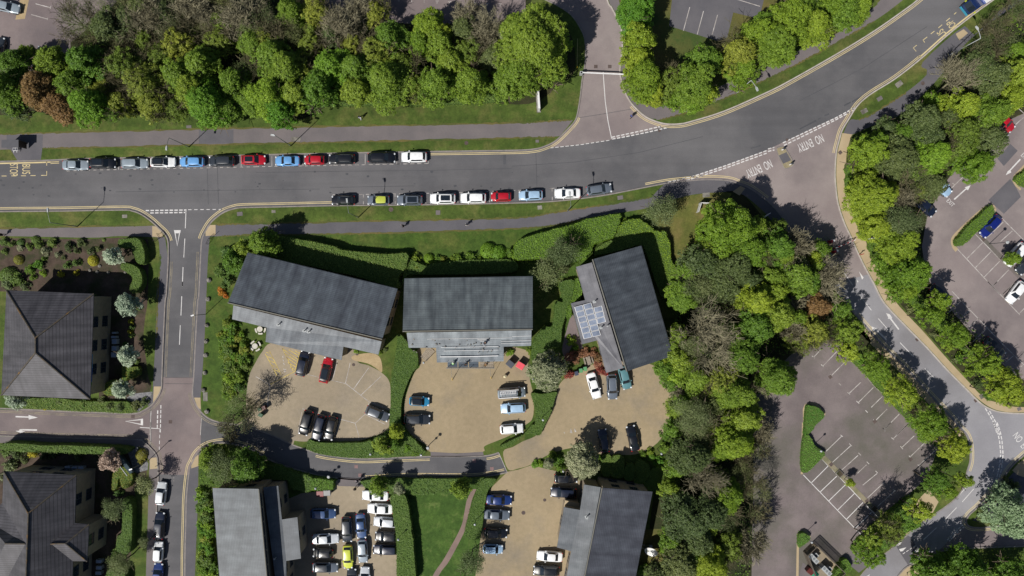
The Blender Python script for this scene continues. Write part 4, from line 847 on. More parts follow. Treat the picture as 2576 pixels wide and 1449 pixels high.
def paint(col):
    if col in PAINT: return PAINT[col]
    spec = dict(silver=((150,162,172), .55), steel=((105,114,126), .5), grey=((82,88,97), .4), charcoal=((48,53,60), .3), black=((18,20,26), .1), navy=((22,30,50), .2), blue=((28,52,110), .3), midblue=((60,84,125), .4),
        sky=((105,160,215), .2), paleblue=((160,190,218), .2), white=((236,238,240), 0), offwhite=((205,210,216), .2), red=((175,20,38), .1), lime=((196,206,70), 0), limeroof=((180,190,75), 0), teal=((92,135,142), .2), cyan=((50,140,185), .2), deepblue=((18,34,110), .2))[col]
    m = plain('car_paint_'+col, C(*spec[0], 1.15), .3, spec[1]*.4, .8); PAINT[col] = m; return m
def pc(parent, name, me, loc=(0,0,0), mat=None, rz=0, sc_=None):
    o = link(name, me, parent, loc, rz)
    if mat: setmat(o, mat)
    if sc_: o.scale = sc_
    return o
NCAR = 0
def car(kind, col, o, ang, label, z=0.0, roof=None, sunroof=False, rails=False, group=None, cat='car', Ls=1.0):
    M = car_meshes(kind); L, Wd, H, zb, ws, rf, rr, rb, zt = KINDS[kind]; p = W(o, z+.8)
    t = thing('parked_car' if cat == 'car' else 'parked_van', label, cat, (p.x, p.y, z), R(ang), group); t.scale = (Ls, 1, 1)
    pm = paint(col); rm = paint(roof) if roof else pm; hw = Wd/2
    pc(t, 'body', M['body'], mat=pm); ro = pc(t, 'roof', M['roof'], mat=rm)
    if sunroof: pc(ro, 'sunroof', M['sunroof'])
    for k, nm in (('windscreen', 'windscreen'), ('rear_window', 'rear_window'), ('sl', 'side_window'), ('sr', 'side_window')): pc(t, nm, M[k])
    for fx in (L/2-L*.19, L/2-L*.8):
        for sy in (-1, 1):
            w_ = pc(t, 'wheel', M['wheel'], (fx, sy*(hw-.12), M['wr'])); pc(w_, 'rim', M['rim'])
    for sy in (-1, 1):
        pc(t, 'headlight', M['head'], (L/2-.17, sy*hw*.72, .70), sc_=(1, 1.2, 1)); pc(t, 'tail_light', M['tail'], (-L/2+.13, sy*hw*.74, zb-.16))
        pc(t, 'wing_mirror', M['mir'], (L/2-L*(ws+.06), sy*(hw+.06), zb+.03), mat=pm)
        if rails: pc(ro, 'roof_rail', M['rail'], (0, sy*(M['yt']-.04), 0))
    pc(t, 'number_plate', M['plate'], (L/2+.0, 0, .45)); pc(t, 'number_plate', M['plate'], (-L/2-.0, 0, .6))
    return t
G1 = 'cars parked along the main road'
def tc(code, x, y): return T(code, x, y)
row1 = [('saloon','silver','B0',710,228,0,'silver saloon first from the bus stop in the upper kerb row',{}),
 ('suv','black','B0',970,210,0,'black car with a sunroof second from the bus stop in the upper kerb row',dict(sunroof=True)),
 ('estate','silver','B0',1268,212,0,'silver estate third from the bus stop in the upper kerb row',{}),
 ('hatch','white','B0',1535,200,0,'white hatchback with black glass roof in the upper kerb row',dict(roof='black',sunroof=True,Ls=1.06)),
 ('hatch','sky','B0',1808,197,180,'light blue hatchback with its bonnet towards the bus stop, upper kerb row',dict(Ls=1.05)),
 ('suv','charcoal','B0',2090,190,180,'charcoal car between the light blue hatchback and the red car with sunroof',{}),
 ('hatch','red','B0',2390,178,0,'red car with a black sunroof in the upper kerb row',dict(sunroof=True,Ls=1.04)),
 ('saloon','sky','B1',295,188,180,'light blue saloon between the two red cars of the upper kerb row',dict(Ls=.95)),
 ('small','red','B1',550,180,180,'plain red small hatchback in the upper kerb row',{}),
 ('estate','black','B1',810,170,180,'black estate with silver trim beside the small red hatchback',dict(rails=True,Ls=.98)),
 ('suv','black','B1',1185,158,0,'large black off-roader with a gap on both sides, upper kerb row',dict(Ls=1.08)),
 ('suv','white','B1',1492,152,180,'white off-roader last in the upper kerb row, nearest the side road',{}),
 ('hatch','black','B1',822,560,180,'black hatchback with roof rails under the lamp, first in the lower kerb row',dict(rails=True)),
 ('hatch','steel','B1',1155,560,180,'grey hatchback with a lime yellow roof in the lower kerb row',dict(roof='limeroof',Ls=.95)),
 ('suv','steel','B1',1450,560,180,'grey car with dark glass roof and silver rails, lower kerb row',dict(sunroof=True,rails=True)),
 ('suv','white','B1',1762,545,180,'white car with a dark glass sunroof in the lower kerb row',dict(sunroof=True)),
 ('suv','white','B1',2050,540,180,'plain white car left of the small red car, lower kerb row',{}),
 ('small','red','B1',2312,527,180,'small red hatchback in the lower kerb row',{}),
 ('hatch','paleblue','B2',178,513,182,'pale silver blue car right of the small red one, lower kerb row',dict(Ls=1.03)),
 ('saloon','white','B2',525,495,181,'white saloon under the street lamp in the lower kerb row',{}),
 ('hatch','steel','B2',822,457,8,'dark grey hatchback last in the lower kerb row, on the yellow lines',dict(Ls=1.1))]
for k, col, c_, x, y, an_, lb, kw in row1: car(k, col, tc(c_, x, y), an_, lb, 0, group=G1, **kw)
G2 = 'cars parked on the side street'
for k, col, c_, x, y, an_, lb, kw in [('hatch','offwhite','D0',1518,672,84,'silver white hatchback topmost in the side street',{}),
 ('estate','navy','D0',1502,975,86,'dark navy estate between the two white cars in the side street',dict(Ls=1.02)),
 ('small','white','D0',1492,1222,87,'white small car below the dark navy estate in the side street',{}),
 ('hatch','blue','D0',1488,1440,86,'blue car cut by the bottom edge in the side street',{})]: car(k, col, tc(c_, x, y), an_, lb, 0, group=G2, **kw)
G3 = 'cars parked in the courtyards'; ZC = ZB+.008
for k, col, c_, x, y, an_, lb, kw in [
 ('suv','navy','C1',442,772,77,'dark navy car beside the yellow hatching below the long dark office',dict(rails=True)),
 ('estate','red','C1',660,836,77,'red car with black roof below the long dark office',dict(roof='black',sunroof=True,Ls=.98)),
 ('hatch','grey','C1',1145,1245,-22,'slate grey hatchback alone in the right bays of the left courtyard',dict(Ls=1.05)),
 ('suv','black','C1',472,1332,-106,'black off-roader leftmost of three dark cars at the foot of the left courtyard',{}),
 ('estate','navy','C1',592,1378,-106,'navy estate in the middle of three dark cars, left courtyard',{}),
 ('hatch','black','D1',705,55,-104,'black hatchback with bright nose, rightmost of three dark cars, left courtyard',dict(Ls=1.02)),
 ('small','cyan','C1',1540,1130,-3,'bright blue small car with black roof in the middle courtyard',dict(roof='black',sunroof=True)),
 ('estate','charcoal','C1',1520,1300,-1,'charcoal estate below the bright blue small car, middle courtyard',{}),
 ('estate','paleblue','O',1291,1027,176+7,'pale blue estate below the silver van, middle courtyard',dict(Ls=.95)),
 ('hatch','white','O',1287,1079,4,'white hatchback lowest on the right of the middle courtyard',{}),
 ('saloon','white','C2',772,982,-74,'white saloon by the green bins in the right courtyard',dict(Ls=1.03)),
 ('suv','steel','C2',945,992,-87,'dark grey car with silver roof rails in the right courtyard',dict(rails=True)),
 ('hatch','teal','C2',1066,908,-75,'teal car with its tail under the solar office roof',dict()),
 ('hatch','navy','D2',866,172,98,'dark navy hatchback left of two at the foot of the right courtyard',{}),
 ('saloon','black','D2',1142,150,102,'black saloon right of two at the foot of the right courtyard',{}),
 ('saloon','white','D1',1125,692,178,'white saloon half under a small tree in the crowded car park',dict(Ls=1.02)),
 ('saloon','white','D1',1172,817,178,'fully sunlit white saloon second from top, crowded car park',{}),
 ('hatch','offwhite','D1',1218,942,176,'off-white hatchback third from top, right side of the crowded car park',{}),
 ('hatch','black','D1',1232,1077,178,'black hatchback below the off-white one in the crowded car park',{}),
 ('estate','navy','D1',1222,1202,179,'navy estate with bright headlights, right side of the crowded car park',dict(Ls=.95)),
 ('estate','midblue','D1',632,862,0,'blue estate in the building shadow of the crowded car park',dict(Ls=.97)),
 ('suv','charcoal','D1',858,1010,-88,'charcoal car with pale bonnet in the middle of the crowded car park',dict()),
 ('saloon','midblue','D1',990,978,-86,'slate blue car beside the charcoal one in the crowded car park',dict(Ls=.97)),
 ('saloon','offwhite','D1',655,1100,2,'silver saloon on the left of the crowded car park',dict(Ls=1.03)),
 ('small','black','D1',630,1235,178,'small black car below the silver saloon, crowded car park',{}),
 ('hatch','steel','D1',653,1370,-1,'grey car with a dark glass roof and leaf shadows, crowded car park',dict(roof='charcoal',Ls=1.1)),
 ('hatch','lime','D1',866,1270,-88,'lime yellow hatchback in the crowded car park',{}),
 ('hatch','silver','D1',1006,1216,-87,'silver hatchback right of the lime yellow one, crowded car park',{}),
 ('hatch','offwhite','D1',1025,1475,88,'white car cut by the bottom edge in the crowded car park',{}),
 ('hatch','charcoal','D1',900,1490,88,'dark car mostly below the bottom edge in the crowded car park',{}),
 ('saloon','blue','D1',2293,732,-2,'blue saloon topmost on the left of the lower right courtyard',dict(Ls=1.0)),
 ('saloon','steel','D1',2268,872,-3,'slate silver saloon second down in the lower right courtyard',dict(Ls=1.04)),
 ('hatch','black','D1',2262,1045,-3,'black hatchback third down on the left of the lower right courtyard',{}),
 ('small','paleblue','D1',2235,1196,-2,'pale silver small car fourth down, lower right courtyard',{}),
 ('hatch','black','D2',510,527,0,'black car with a silver rail below the flowering shrubs',dict(rails=True,roof='black')),
 ('estate','navy','D2',485,662,178,'navy car nosing out beside the mossy ridge office wall',dict(Ls=.97)),
 ('saloon','white','D2',356,1265,176,'white saloon by the lower roof of the mossy ridge office',dict(Ls=1.0)),
 ('estate','black','D2',325,1400,178,'black estate below the white saloon at the bottom edge',dict(Ls=1.0))]: car(k, col, tc(c_, x, y), an_, lb, ZC, group=G3, **kw)
G4 = 'cars in the right hand car park'
for k, col, c_, x, y, an_, lb, kw in [
 ('hatch','deepblue','B3',2105,805,228,'deep blue hatchback beside the long clipped hedge',dict(Ls=1.1)),
 ('hatch','white','O',2557,735,233,'white hatchback alone on the painted bays at the right edge',dict(Ls=1.05)),
 ('suv','white','O',2556,640,230,'white car under a small tree at the right edge',dict(Ls=1.04)),
 ('hatch','charcoal','O',2581,664,230,'dark car cut by the right edge beside the white one',{}),
 ('hatch','paleblue','B3',1640,432,318,'pale blue car nosing out of the trees above the exit arrow',{}),
 ('hatch','navy','B3',1490,620,318,'navy car nosing out of the trees left of the EXIT lettering',{}),
 ('hatch','navy','C3',1625,120,318,'navy car in tree shade by the first kerbside bays',{}),
 ('suv','black','C3',2135,625,318+90-90,'black car in tree shade by the long white bay line',{}),
 ('hatch','red','A3',2235,1150,318,'red car between trees at the upper right edge',{}),
 ('hatch','navy','A3',2170,1235,318,'navy car beside the red one at the upper right edge',{}),
 ('saloon','silver','A0',60,62,-12,'silver saloon in the top left corner beside the gravel strip',{}),
 ('hatch','navy','A0',368,545,75,'dark blue car hidden in tree shade at the top left car park',{}),
 ('estate','charcoal','A0',-20,470,80,'dark car cut by the left edge of the top left car park',{})]: car(k, col, tc(c_, x, y), an_, lb, ZC, group=G4 if c_[-1] in '3O' else None, **kw)
# silver van with a loaded roof rack
v = car('van', 'silver', T('O', 1287, 988), 4, 'silver van with white pipes and ladders on its roof rack, middle courtyard', ZC, cat='van')
rk = MB(); rn = random.Random(3)
for i in range(7): rk.box((-2.2+i*.5, 0, 2.10), (.05, 1.5, .05))
for y in (-.7, .7): rk.box((-.7, y, 2.10), (3.3, .05, .05))
rk.obj('roof_rack', LGREY, v)
pp = MB(); pp.cyl((-2.35, -.62, 2.2), (1.1, -.62, 2.2), .09, n=8); pp.obj('white_pipe', WHITE, v)
pp = MB(); pp.cyl((-1.9, .66, 2.2), (1.3, .66, 2.2), .07, n=8); pp.obj('white_pipe', WHITE, v)
ld = MB()
for y in (.05, .45): ld.box((-.6, y, 2.17), (2.9, .06, .07))
for i in range(10): ld.box((-1.95+i*.3, .25, 2.17), (.09, .4, .04))
ld.obj('ladder', WHITE, v)
ld = MB()
for y in (-.4, -.1): ld.box((-.6, y, 2.17), (2.6, .05, .07))
for i in range(9): ld.box((-1.8+i*.3, -.25, 2.17), (.06, .3, .04))
ld.obj('ladder', LGREY, v)
# delivery lorry at the top edge
p = W(T('A3', 1985, 5), 2.0); rt = thing('lorry', 'blue cab lorry with a tall white box body, stopped at the top right bus stop', 'lorry', (p.x, p.y, 0), R(217.5))
m = MB(); m.box((-2.9, 0, 2.35), (5.6, 2.3, 3.0)); m.obj('box_body', WHITE, rt)
m = MB(); m.box((-.02, 0, 1.75), (.25, 2.3, 2.3)); m.obj('box_front', plain('lorry_blue', C(28,62,140), .35, 0, .6), rt)
m = MB()
sec = [(1.95+.0, .5, 1.3), (.3, .5, 1.3)]
pts = [(.15, .55), (2.05, .55), (2.2, 1.25), (2.05, 1.5), (1.45, 2.5), (.15, 2.6)]
vs = []
for y, k in ((-1.08, .94), (-.9, 1.0), (0, 1.06), (.9, 1.0), (1.08, .94)): vs += [(.15+(x-.15)*k, y, z) for x, z in pts]
fs = [(j*6+i, j*6+(i+1) % 6, (j+1)*6+(i+1) % 6, (j+1)*6+i) for j in range(4) for i in range(6)]+[tuple(range(6)), tuple(24+i for i in range(5, -1, -1))]
m.add(vs, [f[::-1] for f in fs]); cab = m.obj('cab', plain('cab_navy', C(22,42,86), .3, .1, .8), rt)
m = MB(); m.add([(2.12, -.88, 1.5), (2.22, 0, 1.5), (2.12, .88, 1.5), (1.52, .84, 2.46), (1.62, 0, 2.5), (1.52, -.84, 2.46)], [(0, 1, 4, 5), (1, 2, 3, 4)]); m.obj('windscreen', GLASS, cab)
m = MB(); m.box((2.3, 0, .8), (.12, 2.0, .35)); m.obj('bumper', plain('bumper_teal', C(60,150,180), .4), cab)
for sy in (-1, 1):
    m = MB(); m.box((1.75, sy*1.3, 1.9), (.12, .26, .35)); m.obj('wing_mirror', plain('mirror_yellow', C(190,200,60), .5), cab)
    for x in (1.2, -4.2):
        m = MB(); m.cyl((x, sy*.82, .42), (x, sy*1.06, .42), .42, n=14); wq = m.obj('wheel', BLACK, rt); m = MB(); m.cyl((x, sy*.8, .42), (x, sy*1.075, .42), .24, n=10); m.obj('rim', LGREY, wq)
# ================================================================== TREES, SHRUBS, HEDGES
rng = np.random.default_rng(7)
def quads(pos, nrm, size, tone, name, mat, asp=.75, spread=.9):
    """leaf-sized faces at pos, facing roughly nrm"""
    n = len(pos); nr = nrm + rng.normal(0, spread, (n, 3)); nr /= np.linalg.norm(nr, axis=1, keepdims=True)+1e-9
    a_ = rng.normal(size=(n, 3)); u = np.cross(nr, a_); u /= np.linalg.norm(u, axis=1, keepdims=True)+1e-9; v = np.cross(nr, u)
    s = (size*rng.uniform(.6, 1.25, n))[:, None]*.5; u = u*s; v = v*s*asp
    bend = nr*s*.25
    V = np.stack([pos-u-v*.4, pos+v-bend, pos+u+v*.3, pos-v-bend], 1).reshape(-1, 3)
    me = bpy.data.meshes.new(name); me.vertices.add(4*n); me.vertices.foreach_set('co', V.astype(np.float32).ravel())
    me.loops.add(4*n); me.loops.foreach_set('vertex_index', np.arange(4*n, dtype=np.int32)); me.polygons.add(n)
    me.polygons.foreach_set('loop_start', np.arange(0, 4*n, 4, dtype=np.int32)); me.polygons.foreach_set('loop_total', np.full(n, 4, dtype=np.int32))
    me.update(calc_edges=True)
    at = me.attributes.new('tone', 'FLOAT', 'FACE'); at.data.foreach_set('value', np.clip(tone, 0, 1).astype(np.float32))
    me.materials.append(mat); return me
def sph(n):
    v = rng.normal(size=(n, 3)); return v/np.linalg.norm(v, axis=1, keepdims=True)
def crown(r, zs=.8, lobes=8, clump=.62, leaf=.3, dens=1.0, loose=0.0, fill=.12, name='crown', mat=None, flat=0):
    """crown of radius r: limbs carry lobes, lobes carry leaf clumps, clumps carry leaf-sized faces"""
    L = []
    for i in range(lobes):
        an = 2*math.pi*(i+rng.uniform(-.35, .35))/lobes; rr = r*rng.uniform(.34, .80); L.append((rr*math.cos(an), rr*math.sin(an), r*zs*rng.uniform(-.45, .15)-.25*rr, r*rng.uniform(.20, .40)))
    for i in range(max(3, int(lobes*.6))):
        an = rng.uniform(0, 6.28); rr = r*rng.uniform(0, .4); L.append((rr*math.cos(an), rr*math.sin(an), r*zs*rng.uniform(.05, .6), r*rng.uniform(.28, .42)))
    C_ = []; N_ = []
    for x, y, z, q in L:
        k = max(4, int(4*math.pi*q*q/(clump*clump*1.7)*dens)); d = sph(k); d[:, 2] = np.where(d[:, 2] < -.35, -d[:, 2], d[:, 2])
        c = np.array([x, y, z])+d*q*np.array([1, 1, .85])*rng.uniform(.80, 1.20, (k, 1)); keep = np.ones(k, bool)
        for x2, y2, z2, q2 in L:
            if (x2, y2, z2) != (x, y, z): keep &= np.linalg.norm((c-np.array([x2, y2, z2]))/np.array([1, 1, .85]), axis=1) > q2*.72
        keep &= rng.uniform(size=k) > loose
        C_.append(c[keep]); N_.append(d[keep])
    C_ = np.concatenate(C_); N_ = np.concatenate(N_)
    per = max(6, int(16*(clump/leaf)**2*.30)); tn = rng.normal(.5, .2, len(C_))
    pos = []; nm = []; tone = []
    d = sph(len(C_)*per).reshape(len(C_), per, 3); rad = clump*rng.uniform(.35, .72, (len(C_), per, 1))*rng.uniform(.7, 1.25, (len(C_), 1, 1))
    pos = (C_[:, None, :]+d*rad*np.array([1, 1, .7])).reshape(-1, 3)
    nm = (d*.7+N_[:, None, :]*.5+np.array([0, 0, .75])).reshape(-1, 3)
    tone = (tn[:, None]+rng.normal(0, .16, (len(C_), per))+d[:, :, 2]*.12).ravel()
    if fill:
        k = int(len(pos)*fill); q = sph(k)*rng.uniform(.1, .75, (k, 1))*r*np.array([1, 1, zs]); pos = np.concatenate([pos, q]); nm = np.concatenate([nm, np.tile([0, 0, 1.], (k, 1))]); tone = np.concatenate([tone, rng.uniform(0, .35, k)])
    return quads(pos, nm, leaf, tone, name, mat, .8, .6)
def fuzzy(r, n, leaf, zs=.8, name='crown', mat=None, shell=.55, droop=0):
    """fine foliage without clumps: willow, birch, budding twigs"""
    k = 26; c = sph(k)*rng.uniform(.3, .8, (k, 1))*r*np.array([1, 1, zs]); c[:, 2] = np.abs(c[:, 2])*.8
    i = rng.integers(0, k, n); d = sph(n); pos = c[i]+d*rng.uniform(0.1, 1, (n, 1))**.6*r*.36*np.array([1, 1, .8])
    tone = rng.normal(.5, .12, k)[i]+rng.normal(0, .2, n)
    return quads(pos, d+np.array([0, 0, .6]), leaf, tone, name, mat, .4, .8)
def branches(r, h, mat, seed, fine=1.0, zs=.8, name='trunk', lean=.0, levels=4, tw=.035):
    """trunk, limbs and twigs; origin at the ground, crown centre at height h"""
    rn = random.Random(seed); m = MB()
    def grow(p, d, L, rad, lv):
        q = p; dd = d.copy(); seg_n = 3 if lv < 2 else 2; pts = [p]
        for i in range(seg_n):
            dd = (dd+Vector((rn.uniform(-.22, .22), rn.uniform(-.22, .22), rn.uniform(-.08, .2)))).normalized(); q = q+dd*L/seg_n; pts.append(q)
        m.path(pts, rad, rad*.55, 5 if lv < 2 else 3)
        if lv >= levels: return
        nb = {0: int(6+2*fine), 1: int(5*fine+1), 2: int(4*fine+1), 3: int(3*fine+1)}[lv]
        for i in range(nb):
            f = rn.uniform(.35, 1) if lv else rn.uniform(.6, 1); k = min(int(f*seg_n), seg_n-1); base = pts[k].lerp(pts[k+1], f*seg_n-k)
            ax = dd.orthogonal().normalized(); ax.rotate(Matrix.Rotation(rn.uniform(0, 6.28), 3, dd)); sp = rn.uniform(.5, 1.1) if lv else rn.uniform(.7, 1.25)
            nd = (dd*math.cos(sp)+ax*math.sin(sp)+Vector((0, 0, .12))).normalized()
            grow(base, nd, L*rn.uniform(.55, .8) if lv else r*rn.uniform(.62, .85), max(rad*rn.uniform(.35, .5), tw*(1 if lv > 1 else 1.4)), lv+1)
    grow(Vector((0, 0, 0)), Vector((lean, 0, 1)).normalized(), h-r*.25, .05+r*.035, 0)
    return m.mesh(name, mat)
def simple_trunk(r, h, mat, seed):
    return branches(r*.95, h, mat, seed, 0.5, levels=2, tw=.05)
FOL = dict(wispy=leafmat('wispy_leaves', (.085,.115,.045), (.21,.25,.11), .35),
  lime=leafmat('lime_leaves', (.115,.195,.014), (.31,.43,.040), .45), green=leafmat('green_leaves', (.085,.160,.015), (.225,.345,.038), .4),
  olive=leafmat('olive_leaves', (.110,.155,.020), (.265,.335,.045), .38), dark=leafmat('grey_green_leaves', (.055,.084,.024), (.14,.182,.055), .28),
  haze=leafmat('budding_leaves', (.085,.110,.040), (.205,.240,.088), .3), copper=leafmat('copper_leaves', (.13,.080,.026), (.32,.215,.080), .35),
  blossom=leafmat('silvery_leaves', (.16,.24,.15), (.52,.60,.45), .35), willow=leafmat('willow_leaves', (.085,.125,.045), (.24,.29,.12), .35),
  pink=leafmat('pink_blossom', (.22,.16,.12), (.56,.44,.34), .35), pale=leafmat('pale_green_leaves', (.13,.21,.09), (.40,.52,.30), .35), red=leafmat('red_leaves', (.15,.03,.025), (.42,.09,.07), .35), rust=leafmat('rust_leaves', (.15,.075,.04), (.38,.20,.10), .35),
  gold=leafmat('gold_leaves', (.26,.24,.015), (.58,.52,.04), .35), clip=leafmat('clipped_leaves', (.060,.115,.020), (.155,.245,.045), .3), turf=leafmat('turf_green_leaves', (.085,.22,.025), (.17,.36,.05), .3), yclip=leafmat('yellow_green_leaves', (.13,.14,.015), (.27,.26,.03), .3), orange=leafmat('orange_leaves', (.4,.13,.02), (.7,.3,.04), .35), vivid=leafmat('vivid_leaves', (.090,.195,.014), (.23,.40,.036), .4), cream=leafmat('cream_leaves', (.17,.2,.10), (.45,.46,.28), .35))
RS = (1.7, 2.9, 4.2, 5.8); CR = {}
def crown_set(key):
    if key in CR: return CR[key]
    out = []
    m = FOL['green']
    for r in RS:
        for v in range(3 if r > 2 else 2):
            if key == 'clumpy': me = crown(r, 1.15, 12+int(r*2.2), .46, .19, 1.2, .10, mat=m)
            elif key == 'airy': me = crown(r, 1.05, 12+int(r*2), .42, .17, .95, .36, .04, mat=m)
            elif key == 'dense': me = crown(r, .9, 12+int(r*2), .36, .17, 1.0, .05, mat=m)
            elif key == 'fuzzy': me = fuzzy(r, int(760*r*r), .21, mat=m)
            else: me = fuzzy(r, int(330*r*r), .15, mat=m)
            out.append((r, me))
    CR[key] = out; return out
TR = {}
def trunk_set(key):
    if key in TR: return TR[key]
    out = []
    for r in RS:
        for v in range(2):
            if key == 'plain': me = simple_trunk(r, r*1.25+1.4, BARK, hash((r, v)) & 255)
            elif key == 'bare': me = branches(r, r*1.1+1.2, TWIG, int(r*10)+v, 1.25, levels=4, tw=.034)
            else: me = branches(r, r*1.1+1.2, TWIGD, int(r*10)+v+50, .95, levels=4, tw=.028)
            out.append((r, me))
    TR[key] = out; return out
TWIG = ground('pale_twigs', C(124,119,96), C(154,148,122), 3, None, .05, 10, .3); TWIGD = ground('brown_twigs', C(88,84,62), C(112,106,80), 3, None, .05, 10, .3)
STY = dict(lime=('clumpy','plain','bright lime green tree'), green=('clumpy','plain','mid green tree'), olive=('airy','fine','olive yellow tree'), dark=('dense','plain','dark grey green tree'),
  haze=('sparse','fine','brownish budding tree'), bare=(None,'bare','bare pale grey tree'), copper=('dense','plain','copper brown tree'), blossom=('dense','plain','silvery pale green tree'), willow=('fuzzy','plain','feathery willow-like tree'),
  pale=('dense','plain','pale silver green tree'), wispy=('sparse','fine','thin leaved grey green tree'), pink=('dense','plain','pink flowering tree'), vivid=('clumpy','plain','fresh green tree'), cream=('dense','plain','creamy flowering tree'))
TREES = []   # filled below: style, survey point, radius in metres, place
TCNT = {}
def ordn(n): return ['first','second','third','fourth','fifth','sixth','seventh','eighth','ninth','tenth','eleventh','twelfth','thirteenth','fourteenth','fifteenth','sixteenth','seventeenth','eighteenth','nineteenth','twentieth'][n-1] if n <= 20 else '%d%s' % (n, 'th' if n % 10 > 3 or n % 10 == 0 else ('st','nd','rd')[n % 10-1])
def trees(place, s):
    code = 'O'
    for tk in s.split():
        if ',' not in tk: code = tk; continue
        st, x, y, r = tk.split(','); TREES.append((st, T(code, float(x), float(y)), float(r)/52.4, place))
trees('in the wood above the main road', """A0 haze,700,180,190 haze,900,60,150 dark,1000,230,150 dark,1210,170,130 bare,1330,220,150 haze,1150,70,140 bare,1450,90,160 haze,1620,230,170 bare,1800,100,165 bare,2250,120,165 bare,1980,190,140 haze,2100,60,140 dark,1330,60,120 haze,830,330,130 dark,1560,110,120 haze,1900,290,120 dark,2330,260,110
 olive,1370,400,120 olive,1700,430,150 olive,2060,380,130 green,2380,420,120 green,2080,200,95 green,150,600,130 green,40,850,170 copper,330,830,175 copper,560,1010,135 green,500,590,140 green,250,500,80 green,810,580,165 green,690,790,150 vivid,830,990,180 copper,960,720,80 olive,960,850,120 haze,1100,770,115 olive,1180,610,155 olive,1110,970,130 olive,1370,790,185 olive,1440,1010,140 olive,1650,1030,110 haze,1640,880,110
 green,1690,700,150 green,1900,600,165 green,1790,860,165 vivid,1950,1000,180 green,2150,1040,125 green,2200,800,150 haze,2330,650,140 haze,1060,480,120 haze,1300,560,120 olive,1500,520,115 green,2370,960,120 dark,130,1000,110
 A1 haze,60,200,160 bare,30,110,120 green,330,130,120 olive,560,120,140 olive,530,290,90 bare,800,180,165 bare,980,90,130 olive,1130,110,120 bare,930,250,110 haze,350,300,140 haze,180,330,110 dark,700,330,100 olive,60,380,130 green,150,520,160 green,270,640,180 olive,500,430,125 vivid,700,600,165 olive,430,680,140 vivid,110,900,185 vivid,200,1050,135 green,340,880,145 green,570,830,165 olive,900,440,125 green,1270,330,145 green,950,640,150 olive,1150,500,165 green,930,830,135 green,1250,770,190 olive,1400,640,145 lime,1620,230,145 lime,1760,330,110 green,1720,430,140 lime,1560,400,120 olive,1480,820,135 green,1680,800,165 green,1850,560,150 olive,2010,480,140 green,2030,790,165 dark,1960,260,120 bare,2220,280,170 bare,2010,110,125 dark,2240,520,130 cream,2400,330,120 green,2360,760,150
 A2 green,180,400,300 lime,60,300,160 green,110,680,190 green,340,640,150 vivid,430,420,120""")
trees('above the curving main road', """A2 vivid,1170,90,180 lime,1210,360,165 lime,1190,560,135 lime,1250,760,180 lime,1330,870,110 olive,1480,800,150 green,1720,790,190 vivid,1700,940,110 lime,1540,940,90 green,1840,560,150 lime,1830,870,105 olive,2130,520,185 lime,2180,680,140 lime,2330,350,165 green,2400,220,120
 A3 green,60,400,190 lime,230,180,200 lime,450,250,170 green,330,80,170 green,700,110,165 lime,850,70,130 lime,560,60,140 lime,150,500,100""")
trees('in the belt by the big car park', """A3 haze,2350,80,120 haze,2150,230,110 haze,2250,400,160 haze,2020,440,140 dark,2000,620,150 bare,1800,780,170 dark,2120,740,165 green,2350,720,165 lime,2310,500,110 olive,2400,470,80 lime,1570,960,80 lime,1830,1010,160 green,2080,1050,160 lime,2290,930,140 dark,1480,1130,160 dark,1120,1200,95 green,1250,1260,110 dark,1480,1260,150 olive,1800,1280,175 dark,2090,1300,150 lime,1000,1370,130 dark,1240,1400,150 dark,1700,1150,120
 B3 lime,960,130,155 dark,1230,170,180 vivid,1540,140,175 olive,1780,50,150 lime,1960,210,140 olive,950,310,110 haze,1380,390,150 dark,1570,420,115 lime,980,500,200 lime,1140,480,110 bare,1280,580,120 willow,1280,760,185 lime,1010,780,140 lime,1240,1000,175 lime,1320,1270,200 haze,1150,330,100 olive,1430,470,90""")
trees('in the row beside the beige path', "C3 lime,1310,60,170 lime,1640,200,135 lime,1530,330,135 lime,1800,520,170 lime,2050,760,165 lime,2270,960,190 lime,2310,1090,130 lime,2150,1040,100")
trees('in the row left of the pale road', "C3 green,710,260,125 olive,450,480,175 green,750,460,185 lime,770,650,135 lime,1050,830,165 lime,1280,1050,190 lime,1560,1330,210 olive,1430,1180,90 D3 lime,1540,70,150 lime,1770,250,185 green,1600,560,150 lime,1850,550,100 lime,1680,650,105 lime,1460,840,140 olive,1150,1000,165 green,1000,1130,120 lime,970,1250,165")
trees('in the lower right corner', "D3 pale,2320,880,220 green,1580,1420,180 green,1900,1380,185 green,2310,1420,140 green,2150,1500,120 green,1750,1500,130")
trees('in the car park', "D3 lime,780,570,42 B3 lime,2310,1110,70")
